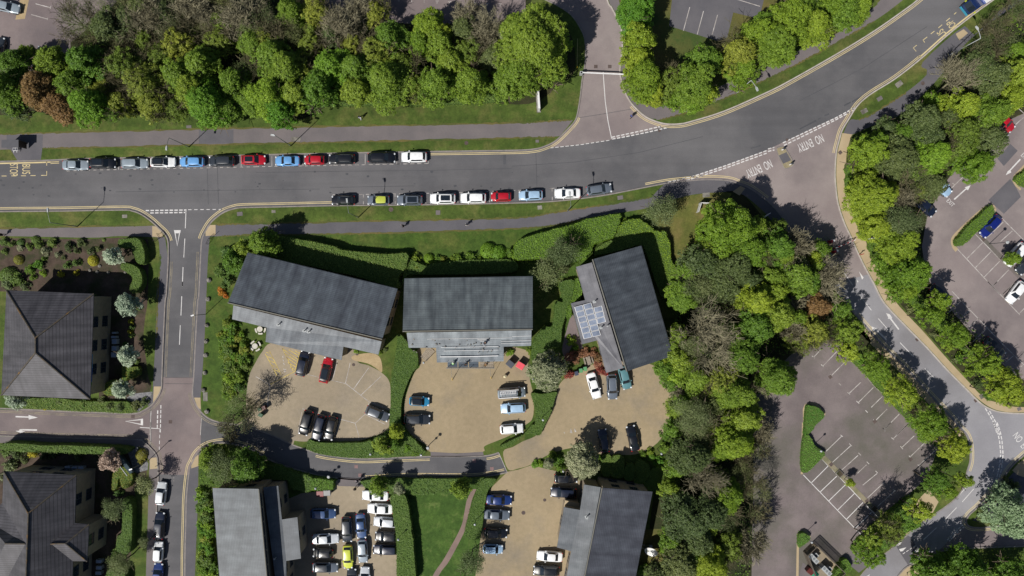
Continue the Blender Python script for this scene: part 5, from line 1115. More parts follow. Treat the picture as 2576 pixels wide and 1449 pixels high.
trees('in the wood right of the offices', """B2 lime,2060,830,260 lime,2210,1010,170 green,1980,1030,120 green,2330,850,120 olive,2370,1000,150 dark,1800,1150,160 willow,1760,1330,150 dark,2100,1200,170 green,1600,1430,120 dark,2250,1330,120 dark,1950,1350,130
 B3 green,60,990,160 olive,90,850,110 bare,290,1000,140 haze,330,1050,110 green,500,1030,90 bare,200,1180,130 green,300,1290,155 bare,600,1310,150 green,60,1280,120 green,430,1180,90
 C2 green,1600,150,120 dark,1700,80,130 bare,1850,400,290 haze,2110,290,105 lime,2300,180,160 green,2330,400,160 green,2190,690,175 haze,1850,720,155 green,1740,900,140 olive,2000,900,170 green,2090,1040,180 bare,2350,900,120 bare,1580,1010,80 willow,1700,1250,175 green,2200,1280,155 green,1520,700,100 green,1430,820,80 dark,1960,620,110 green,2040,480,100 willow,1660,620,110 green,1560,500,90 dark,1900,1150,110 dark,2000,60,150 green,2120,560,110
 C3 green,90,330,165 bare,250,150,100 copper,480,230,110 green,90,900,175 bare,230,430,110 lime,60,130,130 green,270,330,100 olive,300,560,110 C2 green,1500,620,90 vivid,1560,880,90 green,1620,760,100 green,1500,960,75 vivid,1950,780,100 lime,1420,760,60 green,1760,600,90 vivid,1620,1130,85 green,1540,1200,80 B2 green,1640,1250,110 vivid,1560,1440,90 green,1850,1010,120 B3 green,150,1090,110 lime,420,1100,90 green,400,1340,110
 D2 vivid,1560,720,80 green,1540,860,80 green,1850,980,100 vivid,1500,1220,80 green,1700,1260,100 haze,1750,60,170 lime,2100,160,205 dark,1700,320,180 bare,1750,570,170 haze,2150,450,125 lime,2050,700,150 dark,1660,900,200 dark,1870,850,170 haze,2050,930,125 olive,2050,1170,145 lime,1880,1350,170 dark,1600,1350,160 bare,2300,1130,140 haze,2350,260,100 haze,2330,640,120 haze,2300,830,105 green,1500,1130,100 dark,1760,1120,150 green,1530,60,80 haze,1480,900,100 olive,1960,520,90 lime,1960,240,110 green,1540,430,95 green,1480,620,80 bare,2330,60,90 haze,1960,1040,90 dark,1380,1430,110""")
trees('beside the three offices', "B2 willow,1400,650,165 willow,470,1060,165 willow,330,1260,165 D1 willow,2030,1300,150 C0 wispy,2270,1230,185 wispy,2130,1400,110 D2 cream,660,370,165 cream,350,390,55 C2 cream,345,860,170")
trees('in the garden by the side street', "B0 blossom,1050,1085,100 C0 blossom,1195,215,112 blossom,1190,700,105 blossom,1140,1020,100 blossom,145,1120,95 D0 pink,1030,360,110 willow,1060,820,125 willow,1360,580,105 willow,1130,1330,125 willow,1360,1130,60")
trees('at the corner of the mid road', "D0 willow,2080,410,175 green,2010,330,130 green,2330,430,165 B1 green,60,960,150 B0 green,2310,1020,100 green,2200,1120,120")
trees('along the mid road', "D1 green,1150,610,88 cream,1350,630,62 green,1930,630,105 green,1185,220,85 lime,1320,90,70 green,1310,210,60")
byplace = {}
for t in TREES: byplace.setdefault((t[3], t[0]), []).append(t)
WOODY = ('in the wood', 'in the belt')
for (place, st), lst in byplace.items():
    ck, tk, desc = STY[st]; lst.sort(key=lambda t: t[1][0]); n = len(lst)
    for i, (st, o, r, _) in enumerate(lst):
        hc = r*1.1+1.2 if tk != 'plain' else r*1.25+1.4; hc = hc*(1.12 if any(q in place for q in WOODY) else .95)
        if any(q in place for q in WOODY): r *= 1.12 if r < 4 else 1.0
        if 'right of the offices' in place: hc *= 1.22 if r < 4.2 else 1.02
        if 'curving' in place: r *= 1.1; hc *= 1.15
        if 'in the row' in place: hc = 6.4; r *= .82; ck = 'airy' if ck else ck
        p = W(o, hc+r*.15)
        if n == 1: lb = '%s %s' % (desc, place)
        else: lb = '%s %s, %s from left' % (desc, place, ordn(i+1))
        t = thing('bare_tree' if st == 'bare' else 'tree', lb, 'tree', (p.x, p.y, ZB-.02), rng.uniform(0, 6.28), 'trees '+place)
        ts = trunk_set(tk); k = min(range(len(ts)), key=lambda q: (abs(ts[q][0]-r), 0)); rr = ts[k][0]; opts = [x for x in ts if x[0] == rr]; ro, me = opts[i % len(opts)]; s_ = r/ro
        hb = (ro*1.1+1.2 if tk != 'plain' else ro*1.25+1.4); tr = link('trunk', me, t); tr.scale = (s_, s_, hc/hb)
        tr.rotation_euler = (0, 0, i*1.3)
        if ck:
            cs = crown_set(ck); rr = min(cs, key=lambda q: abs(q[0]-r))[0]; opts = [x for x in cs if x[0] == rr]; ro, me = opts[(i*7+len(place)) % len(opts)]; s_ = r/ro
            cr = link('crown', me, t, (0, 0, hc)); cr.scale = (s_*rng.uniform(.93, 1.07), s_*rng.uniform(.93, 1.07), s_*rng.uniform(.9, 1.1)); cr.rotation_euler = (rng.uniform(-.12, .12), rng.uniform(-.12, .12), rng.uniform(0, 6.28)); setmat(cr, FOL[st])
# ---- shrubs: low mounds
SH = {}
def shrub_mesh(kind, v):
    if (kind, v) in SH: return SH[(kind, v)]
    m = FOL['green']
    if kind == 'ball':      # clipped: even shell of small leaves over a solid heart
        n = 1500; d = sph(n); d[:, 2] = np.abs(d[:, 2]); me = quads(d*rng.uniform(.93, 1.03, (n, 1))*np.array([1, 1, .9]), d+np.array([0,0,.3]), .13, rng.normal(.5, .2, n), 'shrub', m, .8, .35)
    else: me = crown(1.0, .75, 5, .26, .15, 1.1, .08, .3, 'shrub', m)
    SH[(kind, v)] = me; return me
SHR = []
def shrubs(place, s):
    code = 'O'
    for tk in s.split():
        if ',' not in tk: code = tk; continue
        k, c_, x, y, r = tk.split(','); SHR.append((k, c_, T(code, float(x), float(y)), float(r)/52.4, place))
shrubs('in the bed above the hipped office', """B0 wild,clip,40,960,50 wild,clip,110,975,40 ball,clip,190,960,35 wild,cream,195,1015,38 wild,clip,45,1045,38 ball,clip,330,935,40 wild,clip,280,1000,48 wild,clip,370,985,50 wild,cream,430,1040,55 wild,clip,490,970,55 wild,cream,545,1075,35 wild,dark,650,1000,55 wild,dark,760,960,48 wild,dark,860,1040,50 wild,dark,730,1040,35 ball,yclip,168,1122,48 wild,vivid,360,1160,58 wild,green,420,1110,30 ball,gold,870,1130,50 wild,clip,630,1180,48 wild,clip,725,1150,48 wild,dark,930,1020,35 wild,green,280,1225,55 wild,green,310,1290,40 wild,vivid,410,1250,42 wild,gold,582,1258,36 wild,gold,717,1247,38 ball,clip,60,1270,85 wild,clip,160,1320,80 wild,willow,230,1370,55 wild,willow,70,1360,80 ball,clip,980,935,18 ball,clip,1175,1185,42 wild,dark,600,1100,28""")
shrubs('beside the hipped office', "C0 wild,gold,1235,380,30 wild,clip,1240,430,36 wild,gold,1230,470,30 wild,clip,1240,510,32 ball,clip,1180,590,25 wild,clip,1310,240,35 wild,clip,1295,760,30 wild,dark,960,1130,50 wild,dark,1050,1170,60 wild,dark,1150,1180,65 wild,dark,1280,1170,65 wild,dark,1360,1140,50 wild,gold,430,1195,25 wild,willow,560,1140,45 wild,clip,790,1150,50 wild,yclip,800,1170,28 wild,gold,515,1200,16")
shrubs('in the lower left garden', "D0 wild,gold,310,300,58 wild,dark,150,290,70 wild,clip,60,270,60 wild,dark,230,350,50 wild,willow,100,400,80 ball,yclip,1325,310,62 wild,yclip,1330,365,45 wild,cream,15,520,50 wild,dark,430,310,55 wild,dark,510,300,45 wild,dark,740,330,50 wild,clip,1120,665,50 wild,clip,1110,1250,80")
shrubs('around the offices', """B0 wild,orange,2085,1410,38 wild,clip,2160,1060,75 wild,clip,2080,1240,70 wild,clip,2150,1330,60 C0 wild,orange,2095,100,42 wild,orange,2130,135,30 wild,clip,2110,40,45 C1 wild,vivid,940,655,28 wild,green,1165,665,35 wild,dark,1225,645,25 wild,vivid,2400,660,45
 B1 ball,vivid,1630,1110,48 wild,green,1500,1110,60 wild,olive,1540,1190,60 wild,green,1720,1110,45 wild,olive,1760,1115,40 wild,green,1900,1110,55 wild,green,2030,1100,60 wild,green,1860,1120,45 ball,vivid,2190,1040,85 ball,vivid,2280,1060,75 wild,green,2390,1060,60 wild,green,2110,1110,35
 B2 wild,vivid,1110,780,70 wild,vivid,1200,800,70 wild,green,10,1080,50 C2 wild,green,170,655,40 wild,red,830,835,55 wild,red,885,855,35 wild,red,545,870,50 wild,rust,540,720,60 wild,rust,620,690,60 wild,rust,690,680,62 wild,rust,760,680,60 wild,rust,810,720,55 wild,rust,810,780,50 wild,rust,590,740,50 wild,vivid,560,560,60 wild,vivid,600,620,40
 D1 wild,vivid,1150,250,60 wild,green,1260,250,70 wild,vivid,1420,240,60 wild,green,1500,280,50 wild,green,820,230,40 wild,green,1410,1210,40""")
shrubs('below the right courtyard', "D2 wild,vivid,220,400,45 wild,vivid,270,385,45 wild,green,420,350,75 wild,green,460,420,60 wild,green,380,300,50 wild,vivid,830,330,30 wild,green,900,320,35 wild,green,1000,320,40 wild,green,1230,300,40 wild,green,1300,280,45 ball,vivid,1320,330,40 wild,vivid,1400,370,60 wild,vivid,1390,420,50 wild,green,1440,250,60 wild,green,1520,200,50 wild,green,1450,120,60 wild,green,1500,450,45 wild,green,1520,620,50 wild,green,1230,1400,70 wild,dark,1330,1410,80 wild,green,1450,1330,60 wild,vivid,1440,1000,40 wild,green,1490,1180,60 C2 wild,green,1400,840,55 wild,vivid,1450,900,45 wild,green,1560,960,50 wild,green,1500,1320,50")
shrubs('in the belt by the big car park', "B3 wild,vivid,770,240,40 wild,vivid,800,300,50 wild,vivid,790,420,45 wild,green,880,640,45 wild,green,930,850,50 wild,green,1130,1200,55 wild,green,1110,1290,45 C3 wild,green,1380,230,50 wild,green,1340,150,45 wild,green,1620,520,50 wild,green,1700,620,60 wild,green,1800,720,60 wild,green,1900,850,60 wild,dark,1980,950,60 wild,green,2080,1080,60 wild,green,2200,1120,60 C3 wild,haze,1350,260,50 wild,haze,1560,500,40 wild,haze,1760,740,35")
shrubs('in the slate bed', "D3 wild,dark,2310,600,68 wild,dark,2030,890,75 wild,dark,2240,540,40 wild,haze,2060,930,40 wild,copper,2170,700,60")
shrubs('beside the lower road', "D3 wild,vivid,1000,1010,60 wild,green,1180,1120,60 wild,green,1340,990,50 wild,green,1240,930,60 wild,clip,740,1330,30 C3 wild,vivid,870,750,50 wild,vivid,1100,980,50 wild,vivid,1330,1210,50 B2 wild,haze,500,1200,60 D0 wild,green,1920,270,45 wild,green,1880,800,60 wild,vivid,1900,950,60 wild,olive,1960,1110,65 wild,vivid,1970,1290,70 wild,green,1900,680,45 wild,green,1900,1420,50")
shrubs('in the thicket between boulders and left courtyard', """C0 wild,olive,2165,386,49 wild,olive,2151,389,56 wild,vivid,2213,398,44 wild,green,2176,397,38 wild,green,2182,417,54 wild,clip,2162,432,35 wild,olive,2190,433,57 wild,vivid,2168,435,57 wild,green,2178,471,46 wild,green,2167,471,37 wild,clip,2182,474,36 wild,green,2178,473,53 wild,olive,2088,499,40 wild,green,2153,490,50 wild,green,2181,517,33 wild,vivid,2273,509,42 wild,olive,2250,526,47 wild,vivid,2180,534,48 wild,green,2112,541,53 wild,clip,2161,544,45 wild,clip,2110,570,52 wild,green,2094,575,34 wild,green,2205,579,35 wild,green,2302,583,40 wild,green,2156,607,48 wild,green,2319,591,33 wild,olive,2210,615,38 wild,olive,2165,611,48 wild,green,2097,644,32 wild,clip,2162,627,57 wild,olive,2308,655,52 wild,vivid,2123,649,33 wild,clip,2153,668,57 wild,green,2314,668,44 wild,green,2196,682,42 wild,green,2109,695,45 wild,green,2231,704,40 wild,vivid,2199,705,46 wild,olive,2167,729,52 wild,olive,2240,728,41 wild,green,2280,734,57 wild,green,2309,736,36 wild,vivid,2194,764,40 wild,green,2191,765,48 wild,green,2163,778,51 wild,clip,2164,783,54 wild,clip,2314,803,45 wild,olive,2315,785,41 wild,clip,2147,799,49 wild,clip,2121,816,47 wild,clip,2152,828,54 wild,green,2252,816,36 wild,clip,2229,837,51 wild,green,2230,834,44 wild,green,2117,871,34 wild,green,2192,863,42 wild,green,2164,882,47 wild,green,2240,876,41 wild,green,2264,906,49 wild,olive,2159,886,47 wild,vivid,2167,915,56 wild,green,2280,922,42 wild,olive,2220,929,35 wild,olive,2178,931,37 wild,green,2209,946,55 wild,vivid,2174,945,55 wild,olive,2136,970,55 wild,clip,2178,978,44 wild,clip,2248,982,56 wild,green,2197,979,57 wild,clip,2147,990,56 wild,green,2178,997,44 wild,vivid,2194,1031,38 wild,vivid,2208,1027,32 wild,olive,2176,1031,44 wild,vivid,2141,1031,36 wild,green,2144,1057,44 wild,olive,2205,1064,32 wild,green,2141,1073,40 wild,green,2183,1061,41""")
shrubs('in the strip left of the pale slate office', """D0 wild,vivid,1897,650,44 wild,clip,1941,676,40 wild,vivid,1896,702,56 wild,clip,1938,728,54 wild,clip,1959,754,58 wild,clip,1925,780,58 wild,vivid,1966,806,49 wild,vivid,1919,832,38 wild,clip,1944,858,53 wild,clip,1974,884,41 wild,clip,1957,910,59 wild,green,1944,936,48 wild,vivid,1901,962,43 wild,vivid,1971,988,53 wild,vivid,1927,1014,48 wild,vivid,1995,1040,54 wild,vivid,1907,1066,40 wild,vivid,1970,1092,41 wild,green,1971,1118,48 wild,vivid,1962,1144,47 wild,vivid,1902,1170,43 wild,vivid,1970,1196,55 wild,green,1901,1222,51 wild,clip,2000,1248,41 wild,clip,1906,1274,54 wild,clip,1955,1300,60 wild,green,2010,1326,41 wild,green,1914,1352,53 wild,green,2014,1378,51 wild,vivid,1930,1404,51 wild,green,2008,1430,44 wild,vivid,2006,1456,58 wild,clip,1998,1482,42 wild,vivid,1988,1508,40""")
shp = {}
for q in SHR: shp.setdefault((q[4], q[1], q[0]), []).append(q)
CN = dict(clip='dark green', dark='very dark green', cream='white flowering', yclip='yellow green', gold='golden', vivid='bright green', green='green', willow='grey green', orange='orange', red='bright red', rust='rust red', haze='brownish', olive='olive', copper='bronze', )
for (place, c_, kd), lst in shp.items():
    lst.sort(key=lambda t: t[2][0])
    for i, (k, c_, o, r, _) in enumerate(lst):
        r *= 1.28 if 'thicket' in place or 'strip left' in place else 1; hgt = r*(.85 if k == 'ball' else .75); p = W(o, hgt*.7)
        lb = '%s %s %s' % (CN[c_], 'clipped round bush' if k == 'ball' else 'loose shrub', place)
        if len(lst) > 1: lb += ', %s from left' % ordn(i+1)
        ob = link('round_bush' if k == 'ball' else 'shrub', shrub_mesh(k, i % 3), None, (p.x, p.y, ZB+.05+(0 if k == 'ball' else r*.42)), rng.uniform(0, 6)); ob.scale = (r, r*rng.uniform(.85, 1.1), r*rng.uniform(.8, 1.0)); setmat(ob, FOL[c_]); tag(ob, lb, 'bush', 'shrubs '+place)
# ---- hedges: clipped blocks with a leafy skin
def hedge(label, s, h, fol='clip', leaf=.16, dens=48, rough=.06, curve=True, cat='hedge'):
    pts = P(s); pts = smooth_closed(pts, 4) if curve else pts
    poly = [(p.x, p.y) for p in [W(q, h*.9) for q in pts]]; A = sum(poly[i][0]*poly[(i+1) % len(poly)][1]-poly[(i+1) % len(poly)][0]*poly[i][1] for i in range(len(poly)))/2
    if A < 0: poly = poly[::-1]; A = -A
    if rough > .025:   # ragged outline where it is not tightly clipped
        nn = len(poly); cc = centroid(poly); poly = [(p[0]+(p[0]-cc.x)/max(1, math.hypot(p[0]-cc.x, p[1]-cc.y))*rng.uniform(-.22, .22), p[1]+(p[1]-cc.y)/max(1, math.hypot(p[0]-cc.x, p[1]-cc.y))*rng.uniform(-.22, .22)) for p in poly]
    c = centroid(poly); b = MB()
    try: b.prism([(p[0]-c.x, p[1]-c.y) for p in poly], -.05, h-.12)
    except Exception: pass
    tris = tessellate_polygon([[Vector((p[0], p[1], 0)) for p in poly]]); tv = np.array([[poly[k] for k in t] for t in tris]); ar = np.abs((tv[:,1,0]-tv[:,0,0])*(tv[:,2,1]-tv[:,0,1])-(tv[:,2,0]-tv[:,0,0])*(tv[:,1,1]-tv[:,0,1]))/2
    n = int(A*dens); ti = rng.choice(len(tris), n, p=ar/ar.sum()); u = rng.uniform(size=(n, 2)); fl = u.sum(1) > 1; u[fl] = 1-u[fl]; q = tv[ti]; xy = q[:,0]+u[:,:1]*(q[:,1]-q[:,0])+u[:,1:]*(q[:,2]-q[:,0])
    bump = .07*np.sin(xy[:,0]*1.9)*np.cos(xy[:,1]*2.3)+.05*np.sin(xy[:,0]*4.1+xy[:,1]*3.3)
    pos = np.column_stack([xy, h-.03+np.abs(bump)*(rough/.03)+rng.normal(0, rough, n)]); nm = np.tile([0, 0, 1.], (n, 1)); tone = .5+bump*2+rng.normal(0, .14, n)
    P2, N2 = [], []
    for i in range(len(poly)):
        a_ = np.array(poly[i]); b_ = np.array(poly[(i+1) % len(poly)]); L = np.linalg.norm(b_-a_)
        if L < 1e-6: continue
        k = int(L*h*dens*.8)+1; f = rng.uniform(size=(k, 1)); t = (b_-a_)/L; o_ = np.array([t[1], -t[0]])
        P2.append(np.column_stack([a_+(b_-a_)*f+o_*rng.uniform(-.08, .10+rough*2, (k, 1)), rng.uniform(0, h+.02, k)])); N2.append(np.tile([o_[0], o_[1], .3], (k, 1)))
    P2 = np.concatenate(P2); N2 = np.concatenate(N2); pos = np.concatenate([pos, P2]); nm = np.concatenate([nm, N2]); tone = np.concatenate([tone, rng.normal(.45, .2, len(P2))])
    pos[:, 0] -= c.x; pos[:, 1] -= c.y
    root = thing('hedge' if cat == 'hedge' else 'planting', label, cat, (c.x, c.y, ZB))
    lm = quads(pos, nm, leaf, tone, 'foliage', FOL[fol], .85, .34); lo = link('foliage', lm, root)
    core_o = b.obj('woody_core', HCORE, root)
    return root
HCORE = ground('hedge_heart', (.045,.085,.016), (.075,.12,.024), 3, None, .05, 9, .5)
hedge('long hedge between the left slate office and the front lawn', "B1 180,915 330,920 600,965 900,1040 1250,1070 1415,1065 1420,1190 1340,1290 1330,1390 900,1265 300,1140 130,1075 110,980", 1.9, 'clip')
hedge('dark hedge block behind the middle slate office', "B1 1430,1110 1600,1180 1720,1140 2100,1125 2410,1125 2415,1240 1640,1262 1430,1265 1390,1350 1390,1200", 1.2, 'clip', rough=.12)
hedge('big curved bright hedge between footpath and willows', "B2 20,1010 100,925 400,835 700,745 985,690 1020,735 965,900 930,920 790,970 700,1100 500,1160 250,1110 50,1120", 2.0, 'vivid')
hedge('bright hedge wrapping the upper corner of the solar office', "B2 1030,790 1130,735 1230,760 1370,860 1440,850 1475,960 1500,1110 1575,1240 1590,1350 1510,1395 1440,1150 1385,960 1350,870 1010,865", 1.7, 'vivid')
hedge('dark shaded hedge at the back of the solar office', "B2 1000,870 1350,868 1385,1000 1440,1160 1505,1400 1490,1449 1400,1449 1235,990 1210,975 1000,1035 780,1080 820,990 960,930", 1.3, 'clip')
hedge('long clipped hedge between the middle and the solar office', "C2 450,10 585,-10 560,150 510,310 470,450 455,600 390,620 310,660 200,770 185,640 215,540 300,430 385,410 412,200 482,190 460,90", 1.3, 'clip', .13, 64, .02)
hedge('bright low hedge at the left of the solar panels', "C2 600,-20 655,0 665,130 600,190 560,200 562,315 530,335 508,310 525,220 570,130", 1.2, 'vivid')
hedge('clipped hedge between the left and middle courtyards', "C1 1345,490 1420,560 1465,640 1520,665 1528,790 1482,850 1425,970 1372,1150 1375,1400 D1 1400,20 C1 1360,1430 1262,1440 1272,1150 1275,980 1305,760 1330,600", .9, 'clip', .13, 64, .02)
hedge('curved clipped hedge below the left courtyard', "D1 480,240 500,160 580,185 750,192 1000,188 1090,175 1090,320 920,333 740,318 600,295 490,255", 1.2, 'clip', .13, 64, .02)
hedge('hedge corner where the middle courtyard meets the mid road', "D1 1095,170 1180,120 1255,60 1300,10 1385,10 1440,110 1560,225 1585,290 1400,312 1100,320", .9, 'clip', .15, 40, .08)
hedge('clipped hedge between the middle and right courtyards', "C2 185,1050 280,1060 420,1040 405,1100 370,1230 300,1370 255,1449 D2 130,105 0,215 -70,240 -110,235 -100,215 0,165 110,110 190,20 C2 215,1350 225,1230 205,1150", 1.0, 'clip', .13, 64, .02)
hedge('small square bright hedge by the crowded car park entrance', "D1 528,528 600,525 722,545 728,630 640,640 535,640", 1.5, 'vivid', curve=False)
hedge('shaded hedge above the pale slate office', "D1 150,400 300,450 420,480 525,520 530,640 400,640 330,600 300,545 200,540 60,540 0,480", 1.2, 'clip')
hedge('tall dark hedge beside the meadow strip', "D1 1275,690 1395,685 1450,850 1480,1100 1500,1500 1340,1500 1330,1100 1290,850", 1.9, 'clip', .15, 40, .04)
hedge('low hedge along the mid road above the meadow', "D1 1025,545 1400,528 1700,532 2040,525 2165,520 2140,575 1850,585 1840,660 1480,680 1250,670 1070,620 1015,600", .8, 'clip', .15, 36, .08)
hedge('long clipped hedge left of the lower right courtyard', "D1 2130,545 2190,525 2262,535 2240,580 2190,640 2160,770 2110,1080 1975,1070 2000,900 2080,640", 1.3, 'clip', .13, 64, .02)
for lb, s in (('first from left', "D2 850,320 935,320 925,500 850,480"), ('second from left', "D2 960,315 1050,325 1055,470 1030,520 935,505 940,380"), ('third from left', "D2 1075,400 1155,400 1150,540 1060,530"), ('fourth from left', "D2 1180,360 1290,400 1290,520 1200,590 1150,560"), ('rightmost', "D2 1320,440 1430,440 1415,600 1330,650 1240,590 1290,530")):
    hedge('dark clipped block hedge below the right courtyard, %s of its row' % lb, s, 1.1, 'clip', .13, 64, .02)
hedge('clipped hedge strip along the wood beside the mossy ridge office', "D2 1428,520 1500,360 1560,400 1580,560 1530,700 1425,715", 1.6, 'clip')
hedge('upper curved topiary hedge by the side street', "B0 1125,935 1200,925 1310,925 1362,1030 1365,1150 1295,1145 1240,1010 1130,1010", 1.8, 'clip', .13, 64, .02)
hedge('lower curved topiary hedge by the side street', "B0 1150,1165 1225,1160 1320,1215 1345,1330 1300,1420 1240,1425 1235,1370 1255,1290 1170,1215", 1.8, 'clip', .13, 64, .02)
hedge('yellow green clipped hedge by the hipped office', "C0 985,985 1055,928 1150,925 1160,800 1240,800 1312,812 1308,880 1180,940 1120,1060 990,1062", 1.1, 'yclip', .14, 40, .03)
hedge('dark hedge strip under the hipped office', "C0 255,1100 500,1100 900,1130 1080,1130 1220,1140 1240,1235 900,1225 500,1205 260,1190 150,1190 150,1150", .8, 'clip')
hedge('tall shaded hedge along the paved side road', "D0 50,195 480,215 900,225 1190,245 1150,300 900,295 500,285 60,260", 2.2, 'clip')
hedge('yellow green clipped hedge under the pink flowering tree', "D0 1060,625 1085,440 1195,425 1240,470 1255,520 1230,600 1160,615 1125,520 1105,615", 1.2, 'yclip', .13, 64, .02)
hedge('straight clipped hedge beside the lower left car parking street', "D0 1165,725 1240,735 1252,900 1240,1180 1190,1240 1105,1200 1115,1060 1150,1040 1160,900", 1.6, 'clip', .13, 64, .02)
hedge('clipped hedge cut by the bottom edge near the parked blue car', "D0 1020,1395 1170,1400 1165,1600 1010,1600", 1.6, 'clip', .13, 64, .02)
for lb, s in (('upper', "B3 735,240 780,200 830,260 845,330 800,340 750,335"), ('middle', "B3 740,350 820,350 830,480 890,620 860,640 790,560 755,480"), ('lower', "B3 795,625 870,640 900,760 960,840 1040,900 930,925 890,915 855,790")):
    hedge('%s bright hedge piece along the beige path' % lb, s, 1.0, 'vivid', .15, 40, .04)
hedge('bright hedge below the white curved sign on the beige path', "B3 950,955 1040,940 1100,1050 1210,1110 1110,1180 1040,1175 990,1080", 1.0, 'vivid', .15, 40, .08)
hedge('long clipped hedge on the kerbed island of the right car park', "B3 1772,955 1800,900 1980,715 2090,615 2122,645 2110,720 1980,850 1900,930 1815,990", 1.2, 'vivid', .15, 40, .05)
hedge('bright hedge piece cut by the right edge of the big car park', "B3 2335,350 2430,265 2500,200 2500,410 2400,415", 1.0, 'vivid', .15, 40, .05)
hedge('bright hedge between street trees and the right car park', "C3 1320,110 1430,120 1500,230 1700,390 1860,600 1960,670 1930,730 1850,660 1740,560 1640,470 1500,330 1400,280", 1.0, 'vivid', .16, 36, .1)
hedge('bright hedge under the row of trees left of the pale road', "C3 805,735 870,680 920,760 1000,850 1130,960 1280,1150 1425,1280 D3 1480,80 1560,200 1500,160 1400,60 C3 1370,1360 1230,1200 1100,1060 960,900", .9, 'vivid', .16, 36, .1)
hedge('bright hedge beside the lower edge of the worn car park', "D3 800,1190 900,1090 1100,900 1330,712 1375,735 1290,840 1180,900 1100,1010 950,1090 870,1230", 1.3, 'vivid', .16, 36, .08)
hedge('rough bank along the road below the worn car park', "D3 1290,850 1360,870 1450,960 1300,1050 1150,1160 1020,1240 880,1260 900,1160 1100,1050 1180,930", .7, 'vivid', .18, 30, .12)
hedge('small hedge right of the fenced compound', "D3 630,1440 680,1340 722,1285 795,1370 720,1449 640,1500", 1.2, 'vivid', .15, 40, .05)
hedge('green triangular island hedge, upper piece, in the worn car park', "C3 345,1449 362,1195 400,1170 480,1195 530,1268 450,1350 420,1400 D3 350,128 345,60", 1.0, 'turf', .13, 48, .02)
hedge('green triangular island hedge, lower piece, in the worn car park', "D3 340,130 400,140 445,225 530,285 510,330 330,475", 1.0, 'turf', .13, 48, .02)
hedge('small green island hedge above the fenced compound', "D3 292,1065 335,1040 392,1080 385,1115 310,1172 292,1172", 1.0, 'turf', .13, 48, .02)
hedge('dark overgrown hedge strip below the wood above the main road', "A1 600,980 800,940 960,960 1150,870 1250,940 1500,950 1800,960 1900,900 2150,870 2330,940 2300,960 1800,985 1200,990 700,1000", .7, 'clip', .2, 24, .1)

# ---- undergrowth: more than anyone could count
def undergrowth(s_, fol, n, h, leaf=.3):
    pts = smooth_closed(P(s_), 3); poly = [(p.x, p.y) for p in [W(q, .5) for q in pts]]
    tris = tessellate_polygon([[Vector((p[0], p[1], 0)) for p in poly]]); tv = np.array([[poly[k] for k in t] for t in tris]); ar = np.abs((tv[:,1,0]-tv[:,0,0])*(tv[:,2,1]-tv[:,0,1])-(tv[:,2,0]-tv[:,0,0])*(tv[:,1,1]-tv[:,0,1]))/2
    n = int(ar.sum()*n); ti = rng.choice(len(tris), n, p=ar/ar.sum()); u = rng.uniform(size=(n, 2)); fl = u.sum(1) > 1; u[fl] = 1-u[fl]; q = tv[ti]; xy = q[:,0]+u[:,:1]*(q[:,1]-q[:,0])+u[:,1:]*(q[:,2]-q[:,0])
    b = .5+.25*np.sin(xy[:,0]*.9+1.3*np.sin(xy[:,1]*.7))+.25*np.cos(xy[:,1]*1.1+np.sin(xy[:,0]*.5)*1.7); keep = rng.uniform(size=n) < b*1.2; xy = xy[keep]; b = b[keep]; n = len(xy)
    pos = np.column_stack([xy, ZB+b*h*rng.uniform(.1, 1, n)]); me = quads(pos, np.tile([0,0,1.], (n,1)), leaf, rng.normal(.45,.25,n), 'undergrowth', FOL[fol], .8, .8)
    o = link('undergrowth', me); o['kind'] = 'stuff'
undergrowth("O 60,215 150,185 200,150 215,100 300,30 500,-30 900,40 1200,70 1330,40 1400,90 1420,180 1360,225 1250,235 980,235 860,235 760,285 500,270 330,275 200,285 60,260 0,200", 'green', 11, 2.2)
undergrowth("O 1720,640 1770,560 1850,510 1930,570 2010,670 2100,770 2170,850 2080,880 1980,890 1920,980 1880,1040 1890,1440 1700,1480 1650,1430 1690,1220 1700,1100 1700,940 1690,830", 'green', 11, 2.0)
undergrowth("O 2160,340 2270,280 2380,190 2500,80 2576,60 2576,230 2480,330 2400,420 2330,500 2310,580 2320,680 2420,790 2520,900 2576,950 2576,1005 2450,950 2330,820 2260,740 2190,600 2150,500 2138,410", 'green', 9, 1.6)
undergrowth("O 2150,800 2200,850 2300,960 2400,1080 2428,1130 2400,1230 2350,1200 2340,1110 2280,1030 2190,930 2120,860", 'green', 8, 1.0)
undergrowth("O 2200,1560 2290,1440 2360,1400 2576,1385 2650,1560", 'green', 9, 1.5)
undergrowth("O 505,1150 580,1125 650,1150 700,1180 650,1225 540,1222 505,1220", 'green', 9, 1.2)
undergrowth("O 1300,645 1340,640 1400,620 1440,650 1430,700 1400,740 1350,760 1345,700", 'clip', 12, 1.0)
